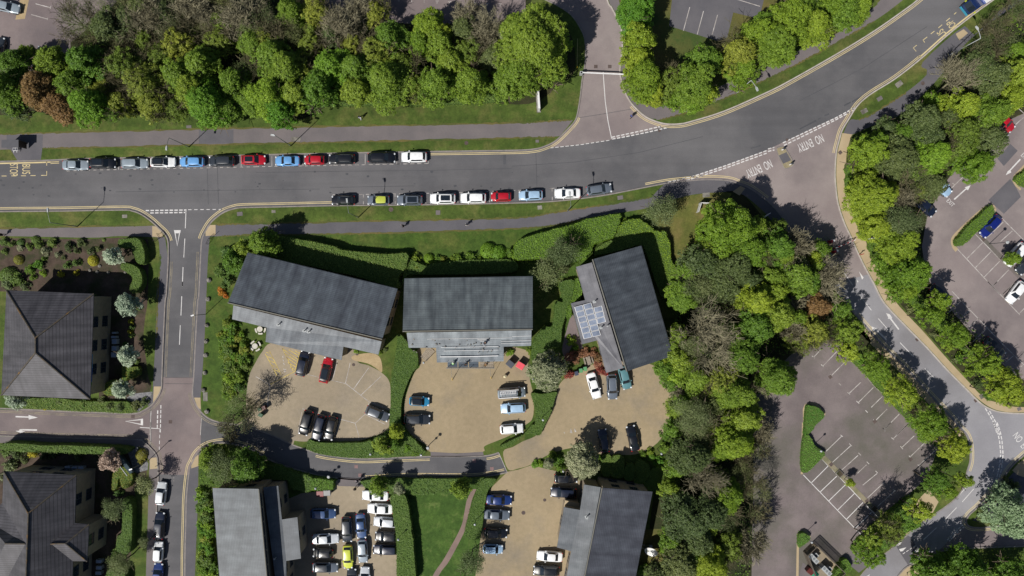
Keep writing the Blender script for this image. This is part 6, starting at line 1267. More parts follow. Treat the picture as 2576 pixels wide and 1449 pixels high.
# ================================================================== STREET FURNITURE AND SMALL THINGS
LAMPM = plain('lamp_column', C(120,128,120), .5, .2); LENS = plain('lamp_glass', C(205,212,220), .2)
def street_lamp(label, base, bend, head, h=7.6, group='street lamps along the roads', mat=None):
    """base seen on the ground, bend and head seen at height h"""
    p0 = W(base, ZB); p1 = W(bend, h); p2 = W(head, h+.1); t = thing('street_lamp', label, 'street lamp', p0, 0, group)
    top = Vector((0, 0, h-ZB)); arm = p2-p0; off = p1-p0; arm.z = h-ZB+.35
    # the column stands upright: keep it over its base, the arm reaches out to the head
    d = Vector((arm.x-off.x, arm.y-off.y, 0)); L = d.length
    m = MB(); m.cyl((0, 0, -.1), (0, 0, 1.3), .1, .1, 8); m.cyl((0, 0, 1.3), top, .075, .05, 8); m.obj('column', mat or LAMPM, t, sm=True)
    m = MB(); q = [top+d*f+Vector((0, 0, .45*math.sin(f*1.57))) for f in (0, .15, .4, .75, 1)]; m.path(q, .045, .04, 6); m.obj('arm', mat or LAMPM, t)
    e_ = q[-1]; an = math.atan2(d.y, d.x); dn = d.normalized()
    hm = MB(); hm.add([e_+Matrix.Rotation(an, 3, 'Z') @ Vector(v) for v in ((-.05,-.1,0),(.25,-.2,.02),(.75,-.17,.0),(.75,.17,.0),(.25,.2,.02),(-.05,.1,0),(-.05,-.07,.12),(.25,-.14,.17),(.7,-.12,.1),(.7,.12,.1),(.25,.14,.17),(-.05,.07,.12))],
        [(5,4,3,2,1,0),(6,7,8,9,10,11),(0,1,7,6),(1,2,8,7),(2,3,9,8),(3,4,10,9),(4,5,11,10),(5,0,6,11)]); lh = hm.obj('lantern', LGREY, t)
    hm = MB(); c_ = e_+dn*.42; hm.box(c_+Vector((0,0,-.03)), (.5, .24, .05), an); hm.obj('lens', LENS, lh)
    return t
for lb, a_, b_, c_, h in [
 ('grey street lamp on the upper verge, left of the dark pavement patch', 'A0 1785,1385', 'A0 1605,1310', 'A0 1595,1390', 7.2),
 ('grey street lamp on the left verge below the main road, above the garden', 'B0 730,808', 'B0 488,770', 'B0 480,672', 7.2),
 ('grey street lamp leaning over the first black car of the lower kerb row', 'B1 965,722', 'B1 885,670', 'B1 876,575', 7.2),
 ('grey street lamp over the white saloon in the lower kerb row', 'B2 523,662', 'B2 543,600', 'B2 533,505', 7.2),
 ('white street lamp on the curved verge below the trees, upper right', 'A2 2115,880', 'A2 2230,780', 'A2 2268,850', 7.6),
 ('tall white street lamp at the upper right bus stop', 'A3 1700,525', 'A3 1918,398', 'A3 1880,325', 8.4)]:
    f = lambda s: P(s)[0]
    # head is placed by its true overhang from the column top, seen at height h
    street_lamp(lb, f(a_), f(b_), f(c_), h, mat=LGREY if 'white' in lb.split()[0:2] else None)
t = street_lamp('dark lamp post on the upper verge casting a straight shadow', P('A1 330,1375')[0], P('A1 205,1300')[0], P('A1 200,1298')[0], 7.6)
def post_lamp(label, base=None, head=None, h=5.0, group='post top lamps'):
    p = W(P(base)[0], ZB) if base else W(P(head)[0], h); t = thing('post_lamp', label, 'street lamp', (p.x, p.y, ZB), 0, group)
    m = MB(); m.cyl((0, 0, -.1), (0, 0, h-ZB), .06, .045, 8); m.obj('column', LAMPM, t)
    m = MB(); m.box((.12, 0, h-ZB+.05), (.55, .22, .12), .3); m.obj('lantern', WHITE, t)
post_lamp('slim lamp post by the boulders with a white lantern over the side street', base='C0 1943,308', h=5.4)
post_lamp('slim lamp post by the white cobbles at the lower road corner', base='D0 1398,362', h=5.8)
def globe_lamp(label, head, h=3.6):
    p = W(P(head)[0], h); t = thing('globe_lamp', label, 'lamp', (p.x, p.y, ZB), 0, 'globe lamps of the courtyards')
    m = MB(); m.cyl((0, 0, -.1), (0, 0, h-.1-ZB), .05, .04, 8); m.obj('column', DGREY, t)
    m = MB(); m.ball((0, 0, h-ZB+.08), .21, 14, 10); m.obj('globe', GLOBE, t, sm=True)
    m = MB(); m.ball((0, 0, h-ZB+.2), .17, 12, 6, sz=.5); m.obj('cap', LGREY, t, sm=True)
GLOBE = plain('globe_glass', C(190,198,206), .15)
for lb, s in [('left of the scaffold at the middle slate office', 'C1 1582,764'), ('on the curved hedge below the left courtyard', 'D1 1080,300'), ('at the mid road edge left of the middle courtyard gate', 'D1 1557,308'),
  ('beside the small square hedge by the crowded car park', 'D1 563,622'), ('on the clipped hedge left of the lower right courtyard', 'D1 2065,962'), ('on the dark hedge beside the crowded car park', 'D1 1343,1105'),
  ('by the creamy tree right of the middle courtyard', 'C2 200,918'), ('on the clipped hedge below the creamy tree', 'C2 293,1305'), ('at the wood edge right of the right courtyard', 'C2 1572,932'),
  ('beside the flowering shrub above the black railed car', 'D2 483,460'), ('among shrubs at the lower corner of the right courtyard', 'D2 1410,295'), ('on the green island hedge of the worn car park', 'D3 500,270'), ('at the small green island above the compound', 'D3 412,1130')]:
    globe_lamp('globe lamp '+lb, s)
def car_park_lamp(label, base, head, h=4.5):
    p = W(P(base)[0], ZB); t = thing('car_park_lamp', label, 'lamp', (p.x, p.y, ZB), 0)
    m = MB(); m.cyl((0, 0, -.1), (0, 0, h), .06, .045, 8); m.obj('column', DGREY, t); m = MB(); m.cyl((0, 0, h), (0, 0, h+.16), .3, .2, 14); m.obj('lantern', LGREY, t)
car_park_lamp('disc headed lamp between the white bays beside the deep blue car', 'B3 2088,972', None, 4.4)
car_park_lamp('disc headed lamp behind the left gate post of the courtyard entrance', 'D1 1640,205', None, 2.9)
car_park_lamp('disc headed lamp at the crowded car park entrance', 'D1 712,486', None, 1.9)
# ---- signs and barriers
t0 = T('A2', 247, 970); p = W(t0, ZB); t = thing('monolith_sign', 'tall white monolith sign standing on the verge below the big tree', 'sign', (p.x, p.y, ZB), R(-86))
m = MB(); m.box((0, 0, 1.15), (3.2, .34, 2.3)); m.obj('panel', WHITE, t); m = MB(); m.box((0, 0, .04), (3.5, .7, .1)); m.obj('base', STONE, t)
p = W(T('B2', 1790, 600), ZB); t = thing('angled_sign', 'white V-shaped sign board on the lawn by the junction', 'sign', (p.x, p.y, ZB))
for (x, y, an, L) in ((.15, .1, -2, 1.5), (-.75, -.75, 72, 1.6)):
    m = MB(); m.box((x, y, .95), (L, .07, 1.5), R(an)); m.obj('board', WHITE, t)
for x, y in ((-.6, 0), (-.95, -1.5), (.85, .08)): m = MB(); m.cyl((x, y, -.1), (x, y, 1.75), .05, n=8); m.obj('post', LGREY, t)
p = W(T('B3', 972, 932), ZB); t = thing('curved_sign', 'white curved sign wall beside the beige path', 'sign', (p.x, p.y, ZB))
m = MB(); m.ribbon([(-1.35+i*.27, .25*math.sin(i/10*3.14)*.6) for i in range(11)], -.07, .07, 0, 1.5); m.obj('panel', WHITE, t)
p = W(T('B2', 2372, 715), ZB); t = thing('roadside_sign', 'white roadside sign board under the trees at the east road bend', 'sign', (p.x, p.y, ZB), R(35)); m = MB(); m.box((0, 0, 1.2), (1.7, .08, 1.0)); m.obj('board', WHITE, t)
for x in (-.7, .7): m = MB(); m.cyl((x, -.07, -.1), (x, -.07, 1.7), .04, n=8); m.obj('post', LGREY, t)
p = W(T('D0', 1190, 390), 1.2); t = thing('estate_sign', 'long dark slanted sign board between the topiary and the flowering tree', 'sign', (p.x, p.y, ZB), R(-53))
m = MB(); m.box((0, 0, 1.1), (3.9, .55, 1.9), rx=R(-18)); m.obj('panel', plain('slate_blue_panel', C(62,84,94), .5), t); m = MB(); m.box((0, -.62, 1.9), (3.9, .07, .16)); m.obj('edge_trim', LGREY, t)
p = W(T('D0', 1185, 275), .5); t = thing('ground_light', 'small white floodlight near the long slanted sign board', 'lamp', (p.x, p.y, ZB), R(-55)); m = MB(); m.box((0, 0, .3), (.5, .2, .2)); m.obj('lamp_head', WHITE, t); m = MB(); m.cyl((0,0,0), (0,0,.25), .03); m.obj('stem', DGREY, t)
# height barrier over the paved side road
a_ = W(T('A2', 648, 705), ZB); b_ = W(T('A2', 1045, 722), ZB); t = thing('height_barrier', 'white height barrier across the paved side road at the top', 'barrier', a_); d = Vector((b_.x-a_.x, b_.y-a_.y, 0))
m = MB(); m.cyl((0,0,-.1), (0,0,1.3), .16, n=10); m.box((0,0,.7), (.5,.45,1.2)); m.obj('post', LGREY, t); m = MB(); m.cyl(d+Vector((0,0,-.1)), d+Vector((0,0,1.1)), .09, n=10); m.obj('post', LGREY, t)
m = MB(); m.box(d/2+Vector((0,0,1.22)), (d.length+.2, .2, .14), math.atan2(d.y, d.x)); m.obj('bar', WHITE, t)
p = W(T('A2', 612, 640), ZB); t = thing('raised_gate_arm', 'thin yellow-footed pole on the verge left of the height barrier', 'pole', (p.x, p.y, ZB)); m = MB(); m.cyl((0,0,-.1), (0,0,.6), .1, n=8); m.obj('foot', plain('yellow_enamel', C(215,190,60), .4), t)
m = MB(); m.cyl((0,0,.5), (.05,5.0,.7), .05, n=8); m.obj('arm', plain('pale_yellow_pole', C(170,165,110), .5), t)
# traffic island
def island(name, label, s, mats, z=.13):
    poly = Wp(smooth_closed(P(s), 4)); c = centroid(poly); t = thing(name, label, 'traffic island', (c.x, c.y, 0)); m = MB(); m.prism([(q.x-c.x, q.y-c.y) for q in poly], -.02, z); m.obj('kerb_ring', KERB, t)
    m = MB(); m.prism([(q.x-c.x, q.y-c.y) for q in inset(poly, .16)], .05, z+.01); m.obj('top', mats, t); return t, c
t, c = island('traffic_island', 'rounded traffic island with two bollards between the two NO ENTRY markings', "B3 75,90 95,60 150,55 180,95 240,210 215,250 155,265 125,215", ground('buff_setts', C(140,130,104), C(156,146,118), 2, None, .05, 8, .4))
m = MB(); q = Wp(P("B3 98,140 172,108 215,185 140,218")); m.sheet([(v.x-c.x, v.y-c.y) for v in q][::-1], .146); m.obj('crossing_paving', PAVE_G, t)
for k, s in enumerate(("B3 135,85", "B3 208,225")):
    q = W(P(s)[0], 0); bt = thing('bollard', 'white lit bollard at the %s end of the traffic island' % ('upper', 'lower')[k], 'bollard', (q.x, q.y, .14), R(25), 'island bollards'); m = MB(); m.box((0,0,.45), (.42,.22,.9)); m.obj('body', WHITE, bt); m = MB(); m.box((0,0,.93), (.46,.26,.08)); m.obj('cap', DGREY, bt)
t, c = island('barrier_island', 'narrow concrete island carrying the barrier machines, east road', "B3 515,930 575,910 650,1060 655,1075 590,1085", STONE)
RED = plain('red_enamel', C(170,40,44), .4)
for k, s in enumerate(("B3 580,950", "B3 615,1045")):
    q = W(P(s)[0], 0); bt = thing('barrier_machine', '%s red and white barrier machine on the narrow island' % ('upper', 'lower')[k], 'barrier machine', (q.x, q.y, .14), R(20), 'barrier machines'); m = MB(); m.box((-.22,0,.6), (.42,.45,1.2)); m.obj('housing', RED, bt); m = MB(); m.box((.22,0,.5), (.42,.45,1.0)); m.obj('cabinet', WHITE, bt)
q0 = W(P("B3 640,1012")[0], 1.0); q1 = W(P("B3 828,932")[0], 1.0); t = thing('road_barrier', 'long red and white striped barrier arm across the east road', 'barrier', (q0.x, q0.y, 0)); d = q1-q0; d.z = 0; n = 9
for mt, par, nm in ((WHITE, 0, 'white_bands'), (RED, 1, 'red_bands')):
    m = MB()
    for i in range(n):
        if i % 2 == par: m.box(d*((i+.5)/n)+Vector((0,0,1.0)), (d.length/n, .1, .09), math.atan2(d.y, d.x))
    m.obj(nm, mt, t)
m = MB(); m.cyl((0,0,0), (0,0,1.0), .09, n=8); m.cyl(d, d+Vector((0,0,1.0)), .05, n=8); m.obj('support', RED, t)
q = W(P("B3 862,1072")[0], ZB); t = thing('red_post', 'short red post on the beige path below the barrier arm', 'post', (q.x, q.y, ZB)); m = MB(); m.cyl((0,0,-.1), (0,0,1.1), .07, n=8); m.obj('shaft', RED, t); m = MB(); m.box((0,0,1.15), (.5,.1,.18), .3); m.obj('cross_piece', RED, t)
# pedestrian railings
for k, s in enumerate(("B0 1505,880 1528,915 1468,948", "B0 2035,882 1990,925 1965,975")):
    pts = [W(q, ZB) for q in P(s)]; t = thing('railing', 'short black railing at the %s corner of the side street' % ('left', 'right')[k], 'railing', pts[0], 0, 'corner railings'); r0 = [v-pts[0] for v in pts]
    m = MB(); m.path([v+Vector((0,0,1.0)) for v in r0], .035, n=6); m.path([v+Vector((0,0,.5)) for v in r0], .025, n=6); m.obj('rails', plain('black_metal', C(22,22,24), .5), t)
    m = MB()
    for v in r0: m.cyl(v+Vector((0,0,-.1)), v+Vector((0,0,1.02)), .04, n=6)
    m.obj('posts', MATS['black_metal'], t)
# bus shelter
p = W(T('B0', 245, 40), 0); rt = thing('bus_shelter', 'dark roofed bus shelter on the upper pavement at the left edge', 'bus shelter', (p.x-1.0, p.y-.3, ZB))
SM = plain('smoked_roof', C(84,84,90), .5)
m = MB(); m.box((0,0,2.35), (3.0,1.4,.08)); m.obj('roof', SM, rt)
m = MB(); m.box((0,.6,1.25), (2.9,.05,1.9)); m.obj('back_panel', plain('brown_panel', C(50,34,28), .5), rt); m = MB(); m.box((1.42,.05,1.25), (.05,1.1,1.9)); m.obj('side_panel', MATS['brown_panel'], rt)
for x in (-1.4, 1.4): m = MB(); m.cyl((x, .62, -.1), (x, .62, 2.33), .05, n=8); m.obj('post', DGREY, rt)
m = MB(); m.box((0,.3,.5), (2.2,.3,.06)); m.box((-.9,.3,.24), (.08,.25,.48)); m.box((.9,.3,.24), (.08,.25,.48)); m.obj('bench', RED, rt)
p = W(T('B0', 158, 83), .3); t = thing('display_frame', 'small white H-shaped frame with two dark panels beside the bus shelter', 'frame', (p.x, p.y, ZB)); m = MB()
for x in (-.28, .28): m.box((x,0,.5), (.09,1.15,.06))
m.box((0,0,.5), (.95,.1,.07)); m.box((0,.2,.5), (.95,.08,.06)); m.box((0,-.2,.5), (.95,.08,.06)); m.obj('rails', WHITE, t)
for x in (-.22, .22): m = MB(); m.box((x,0,.55), (.3,.28,.05)); m.obj('panel', plain('dark_panel', C(50,56,74), .4), t)
m = MB(); m.cyl((-.3,0,0), (-.3,0,.5), .03); m.cyl((.3,0,0), (.3,0,.5), .03); m.obj('legs', LGREY, t)
# ---- boulders, drain covers
def rock(name, label, o, r, cat='boulder', group=None, z=ZB):
    p = W(o, z); rn = random.Random(int(o[0]*7+o[1])); m = MB(); m.ball((0,0,r*.35), r, 10, 7, sz=.75, jit=.16, rnd=rn); ob = m.obj(name, STONE, sm=False); ob.location = (p.x, p.y, z); ob.rotation_euler = (0,0,rn.uniform(0,6)); tag(ob, label, cat, group)
for k, s in enumerate(("B0 1975,1315", "C0 1965,165", "C0 1955,410", "C0 1948,562", "C0 1943,692", "C0 1937,860", "C0 1925,1020", "C0 1955,1225")):
    rock('boulder', '%s grey boulder from the top along the side street verge' % ordn(k+1), P(s)[0], .42, group='verge boulders')
for k, s in enumerate(("B0 852,1222", "B0 920,1238", "B0 1025,1245", "B0 1187,1240", "B0 943,1182")): rock('garden_rock', '%s small rock in the bed above the hipped office' % ordn(k+1), P(s)[0], .28, 'rock', 'garden rocks')
rock('boulder', 'grey boulder on the corner below the mid road entrance', P("D0 1960,275")[0], .45)
COVW = ['on the verge left of the side street mouth', 'on the verge right of the side street mouth', 'at the left end of the long verge', 'below the black panel roofed white car', 'on the verge below the pale blue car', 'on the verge right of the last parked car', 'above the angled white sign', 'in the grass above the dark pavement patch', 'on the upper pavement beside the straight lamp shadow', 'on the grass tip by the side road mouth', 'largest in the right hand verge strip', 'middle of the right hand verge strip', 'lowest in the right hand verge strip', 'long, in the pavement below the right verge', 'below the seventh boulder', 'beside the topmost side street car', 'on the corner pavement above the mid road trees', 'at the mid road entrance edge', 'in the bend of the beige path', 'at the right end of the beige path']
for k, (s, w_, l_, an) in enumerate((("B0 1180,713",.9,.6,0), ("B0 2265,690",1.0,.7,5), ("B1 168,668",.7,.5,0), ("B1 1718,678",.8,.8,0), ("B2 262,630",.8,.7,5), ("B2 1020,537",1.0,.7,8), ("B2 1830,512",1.3,.8,5), ("A0 1785,1197",.9,.5,2), ("A1 378,1318",1.7,.9,0), ("A2 238,1333",.6,.5,0), ("A3 1232,795",1.3,.9,38), ("A3 1050,932",1.0,.7,30), ("A3 905,1050",1.2,.8,28), ("A3 1093,1085",2.2,.9,28), ("C0 1940,1085",.8,1.6,0), ("D0 1455,633",.55,.7,0), ("D0 2208,130",.7,.7,0), ("D0 2110,18",.7,.5,0), ("C3 2015,1080",.9,.8,30), ("C3 2365,1200",.7,.6,20))):
    p = W(P(s)[0], 0); m = MB(); m.box((0,0,0), (w_, l_, .03), R(an)); m.box((0,0,.005), (w_*.86, l_*.86, .032), R(an)); ob = m.obj('access_cover', [STONE, PAVE][k % 2]); ob.location = (p.x, p.y, ZB+.012); tag(ob, '%s concrete access cover %s' % (('pale', 'brownish')[k % 2], COVW[k]), 'access cover', 'access covers')
for k, (s, r) in enumerate((("A1 1985,1350",.36), ("B1 1275,648",.42), ("A3 1457,788",.34), ("C1 922,783",.28), ("C1 955,683",.26), ("D2 308,730",.28), ("D2 108,850",.36), ("A3 180,1318",.25), ("A2 1390,1233",.25))):
    p = W(P(s)[0], 0); m = MB(); m.cyl((0,0,-.01), (0,0,.006), r, n=18); m.cyl((0,0,0), (0,0,.012), r*.8, n=18); ob = m.obj('manhole_cover', ground('rusty_iron', C(84,72,70), C(104,92,88), 2, None, .05, 12, .5)); ob.location = (p.x, p.y, (.01 if k > 6 else ZB+.014)); tag(ob, '%s round iron manhole cover, counted from the top of the picture' % ordn(k+1), 'manhole cover', 'manhole covers')
for k, s in enumerate(("B3 678,112", "D3 593,395", "D3 930,740", "C3 585,898", "C3 1003,1318", "D3 1340,347", "B3 2027,930", "C3 1408,545", "C3 1960,1120", "C0 1255,1275", "C0 1608,1322", "A2 790,628", "A2 922,628", "D1 945,417", "D1 982,498", "D1 2060,365", "D1 2225,437")):
    p = W(P(s)[0], 0); z = .012 if k in (7, 8, 9, 10, 11, 12, 13, 14, 15, 16) else ZB+.02; pink = k >= 13; m = MB(); m.box((0,0,0), (.62,.6,.02), R(38 if k < 9 else 0)); ob = m.obj('drain_grate', MATS['rusty_iron'] if not pink else ground('pink_slab', C(132,108,108), C(146,120,120), 2, None, .05, 10, .4)); ob.location = (p.x, p.y, z); tag(ob, '%s square %s set in the paving, list running from the right of the picture' % (ordn(k+1), 'pinkish slab' if pink else 'iron grate'), 'drain', 'drain covers')
# ---- paved strip with raised planters in the worn car park
for nm, s, mt, dz in (('planting_strip', "D3 530,310 560,335 1085,880 1060,912 500,340", ground('mossy_paving', C(140,132,112), C(158,148,124), .8, C(120,118,92), .4, 6, .4), .020), ('paved_strip', "B3 1960,880 1985,860 2415,1290 2380,1330", BRICK_D, .020)):
    zone(nm, s, mt, ZB+dz)
zone('kerbed_margin', "C3 330,1449 325,1200 345,1155 400,1135 460,1150 540,1230 535,1265 480,1195 400,1170 362,1195 345,1449", BEIGE, ZB+.02); zone('kerbed_margin', "D3 318,0 345,0 328,478 325,488 305,485", BEIGE, ZB+.02); zone('kerbed_margin', "D3 345,1002 300,1015 270,1045 262,1449 285,1449 290,1060 330,1035 400,1080 395,1050", BEIGE, ZB+.02)
zone('kerbed_margin', smooth(P("B3 2150,650 2125,605 2080,595 1960,680 1760,870 1720,940 1735,1010 1765,1048"))+smooth(P("B3 1790,1020 1765,990 1765,950 1790,880 1980,710 2080,620 2110,635 2140,670")), BEIGE, ZB+.02); zone('kerbed_margin', "B3 2415,220 2310,330 2300,380 2330,430 2372,470 2385,455 2345,415 2330,350 2415,262", BEIGE, ZB+.02)
for k, s in enumerate(("D3 668,480", "D3 998,812")):
    p = W(P(s)[0], 0); t = thing('concrete_planter', '%s low square concrete planter in the strip of the worn car park' % ('upper left', 'lower right')[k], 'planter', (p.x, p.y, ZB), R(-46), 'car park planters'); m = MB(); m.box((0,0,.1), (1.2,1.1,.24)); m.obj('box', STONE, t); m = MB(); m.box((0,0,.225), (.95,.85,.02)); m.obj('earth', SOIL, t)
# ---- round concrete picnic tables with curved benches
CONC_W = ground('pale_concrete', C(190,186,176), C(214,210,202), 2, None, .05, 10, .3)
for k, (s, ang, nb) in enumerate((("C1 38,448", 0, (200, 270, 345)), ("C1 -8,608", 20, (30, 130, 215, 300)))):
    p = W(P(s)[0], .7); t = thing('picnic_table', '%s round pale concrete picnic table beside the left slate office' % ('upper', 'lower')[k], 'picnic table', (p.x, p.y, ZB), 0, 'round picnic tables'); m = MB(); m.cyl((0,0,.66), (0,0,.76), .5, n=24); m.obj('table_top', CONC_W, t); m = MB(); m.cyl((0,0,0), (0,0,.66), .16, n=12); m.obj('pedestal', CONC_W, t)
    for a0 in nb:
        m = MB(); pts = [(.86*math.cos(R(a0+q)), .86*math.sin(R(a0+q))) for q in (-27, -14, 0, 14, 27)]; m.ribbon(pts, -.14, .14, .36, .46); q = (pts[1], pts[3])
        for x, y in q: m.cyl((x,y,0), (x,y,.37), .06, n=8)
        m.obj('curved_bench', CONC_W, t)
p = W(T('C2', 722, 745), .7); t = thing('picnic_bench', 'weathered wooden picnic table in the rust red shrubs', 'picnic table', (p.x, p.y, ZB), R(17)); m = MB()
for i in range(5): m.box((-.3+i*.15, 0, .74), (.13, 1.5, .04))
m.obj('table_top', TIMBER, t)
for x in (-.7, .7): m = MB(); m.box((x-.07, 0, .44), (.12, 1.5, .04)); m.box((x+.07, 0, .44), (.12, 1.5, .04)); m.obj('seat', TIMBER, t)
m = MB()
for y in (-.55, .55): m.box((-.38, y, .36), (.08, .05, .8), ry=R(22)); m.box((.38, y, .36), (.08, .05, .8), ry=R(-22)); m.box((0, y, .42), (1.5, .05, .09))
m.obj('trestles', TIMBER, t)
def wbin(label, o, col, an, sc_=1.0, group=None, four=False):
    p = W(o, 1.0); t = thing('wheeled_bin', label, 'bin', (p.x, p.y, ZB+.01), R(an), group); L, D, H = (1.25, 1.0, 1.25) if four else (.6, .7, 1.0); L *= sc_; D *= sc_
    m = MB(); m.add([(-L*.42,-D*.42,.12),(L*.42,-D*.42,.12),(L*.42,D*.42,.12),(-L*.42,D*.42,.12),(-L/2,-D/2,H),(L/2,-D/2,H),(L/2,D/2,H),(-L/2,D/2,H)], [(0,3,2,1),(4,5,6,7),(0,1,5,4),(1,2,6,5),(2,3,7,6),(3,0,4,7)]); m.obj('body', col, t)
    m = MB(); m.add([(-L*.54,-D*.55,H+.01),(L*.54,-D*.55,H+.01),(L*.54,D*.55,H+.01),(-L*.54,D*.55,H+.01),(-L*.5,-D*.45,H+.07),(L*.5,-D*.45,H+.07),(L*.5,D*.5,H+.13),(-L*.5,D*.5,H+.13)], [(0,3,2,1),(4,5,6,7),(0,1,5,4),(1,2,6,5),(2,3,7,6),(3,0,4,7)]); lid = m.obj('lid', col, t)
    m = MB(); m.cyl((-L*.4, D*.56, H+.06), (L*.4, D*.56, H+.06), .03, n=6); m.obj('handle', DGREY, lid)
    for x in (-L*.42, L*.42): m = MB(); m.cyl((x-.03, D*.4, .12), (x+.03, D*.4, .12), .12, n=10); m.obj('wheel', BLACK, t)
GR = plain('bin_green', C(86,150,98), .5); NV = plain('bin_navy', C(56,64,88), .5); RB = plain('bin_red', C(225,70,86), .5); DR = plain('bin_dark_red', C(120,24,34), .5); GY = plain('bin_grey', C(130,130,132), .5); EM = plain('bin_emerald', C(40,150,110), .5); CH = plain('bin_charcoal', C(52,58,72), .5); MR = plain('bin_maroon', C(88,26,20), .5)
wbin('green wheeled bin, left of the two by the rust red shrubs', T('C2', 650, 838), GR, 10, group='green bins'); wbin('green wheeled bin, right of the two by the rust red shrubs', T('C2', 690, 822), GR, 12, group='green bins'); wbin('slate blue wheeled bin at the left end of the bins by the right courtyard', T('C2', 608, 865), NV, 15)
wbin('bright red lidded large bin in the corner of the middle courtyard', T('O', 1309, 919), RB, -32, 1.05, four=True); wbin('dark tarpaulined trailer bin right of the scaffold', T('O', 1283.5, 915), CH, -40, 1.0, four=True)
wbin('dark red large bin in shade below the small square hedge', T('D1', 610, 668), DR, 2, .95, four=True); wbin('grey large bin beside the dark red one', T('D1', 675, 660), GY, 2, .95, four=True)
p = W(T('C2', -5, 892), 0); t = thing('cement_mixer', 'small pale cement mixer standing in the middle courtyard', 'mixer', (p.x-1.2, p.y, ZB), R(40)); m = MB(); m.cyl((0,0,.5), (.25,0,.95), .3, .2, 12); m.obj('drum', plain('cream_drum', C(215,205,170), .5), t); m = MB()
for x, y in ((-.3,-.3),(.3,-.3),(-.3,.3),(.3,.3)): m.cyl((x,y,0), (0,0,.55), .03, n=6)
m.obj('stand', MR, t)
GD = plain('bin_deep_green', C(50,92,62), .6); wbin('upper dark green wheeled bin at the left rim of the left courtyard', T('C1', 32, 1200), GD, 30); wbin('lower dark green wheeled bin at the left rim of the left courtyard', T('C1', 45, 1258), GD, 60); wbin('small dark red bin between the two green bins, left courtyard', T('C1', 75, 1190), MR, 20)
# pile of timber beside the middle office
p = W(T('C1', 1620, 680), 0); t = thing('timber_stack', 'stack of pale planks lying left of the scaffolded porch', 'timber', (p.x, p.y, ZB), R(52))
for i in range(6): m = MB(); m.box((0, -.6+i*.24, .08+.05*(i % 2)), (2.4, .18, .07)); m.obj('plank', TIMBER, t)
# ---- scaffold at the middle slate office
A_, B_ = W(T('C1', 1808, 770), 5.0), W(T('C1', 2240, 760), 5.0); loc = (A_.x, A_.y, ZB); t = thing('scaffold', 'tube scaffold with grey decks along the front of the middle slate office', 'scaffold', loc); L = B_.x-A_.x; h = 5.0
m = MB()
for i in range(5):
    x = L*i/4
    for y in (.35, -.75): m.cyl((x, y, -.1), (x, y, h+.95), .03, n=6)
    m.cyl((x, .5, h-.15), (x, -.85, h-.15), .03, n=6)
for z in (h-.15, h+.45, h+.9, 2.6):
    m.cyl((-.2, -.75, z), (L+.2, -.75, z), .03, n=6)
m.cyl((-.2, .35, h-.15), (L+.2, .35, h-.15), .03, n=6); m.cyl((-.2, .35, 2.6), (L+.2, .35, 2.6), .03, n=6); m.obj('tubes', GALV, t)
for i in range(3): m = MB(); m.box((L*.11+L*.23*i, -.2, h-.08), (L*.21, .95, .07)); m.obj('deck', plain('deck_grey', C(70,84,98), .6), t)
for i in range(4): m = MB(); m.box((L*.85, -.55+.27*i, h-.08), (L*.28, .22, .06)); m.obj('board', TIMBER, t)
m = MB(); m.box((L*.5, -.82, h+.1), (L, .03, .22)); m.obj('toe_board', LGREY, t)
YT = plain('yellow_sleeve', C(222,190,110), .5)
for x, s in ((.6, "C1 1851,932"), (L*.92, "C1 2219,918")):
    q = W(P(s)[0], ZB); f = Vector((q.x-loc[0], q.y-loc[1], 0)); top = Vector((x, -.75, h)); m = MB(); m.cyl(f, top, .03, n=6); pr = m.obj('raking_prop', GALV, t); m = MB(); m.cyl(f, f.lerp(top, .22), .06, n=8); m.obj('sleeve', YT, pr)
# ---- satellite dish on the lawn behind the mossy ridge office
p = W(T('D2', 1308, 1215), 1.6); t = thing('satellite_dish', 'large white satellite dish on a frame behind the mossy ridge office', 'satellite dish', (p.x, p.y, ZB)); m = MB(); d = Vector((-.35, -.55, .76)).normalized(); u = d.orthogonal().normalized(); v_ = d.cross(u); c0 = Vector((0,0,1.9)); vs = [c0-d*.35]; fs = []
for j in range(1, 6):
    rr = 1.15*j/5
    for i in range(24): an = i*math.pi/12; vs.append(c0-d*.35*(1-(rr/1.15)**2)+u*rr*math.cos(an)+v_*rr*math.sin(an))
for i in range(24): fs.append((0, 1+i, 1+(i+1) % 24))
for j in range(4):
    for i in range(24): fs.append((1+j*24+i, 1+(j+1)*24+i, 1+(j+1)*24+(i+1) % 24, 1+j*24+(i+1) % 24))
m.add(vs, fs); m.obj('reflector', WHITE, t, sm=True); m = MB(); m.cyl((0,0,-.1), (0,0,1.6), .09, n=10); m.box((0,0,.1), (1.2,1.2,.1)); m.cyl((-.6,0,.3), (-1.6,.15,.3), .04); m.cyl((-.6,.7,.6), (-1.6,.85,.6), .04); m.obj('frame', LGREY, t); m = MB(); m.cyl(c0-d*.3, c0+d*.9, .03, n=6); m.cyl(c0+d*.85, c0+d*1.0, .1, n=8); m.obj('feed_horn', LGREY, t)
m = MB(); m.box((-.55,.35,1.0), (.7,.9,.9)); m.obj('equipment_box', ground('olive_box', C(120,122,104), C(136,138,118), 2, None, .05, 10, .3), t)
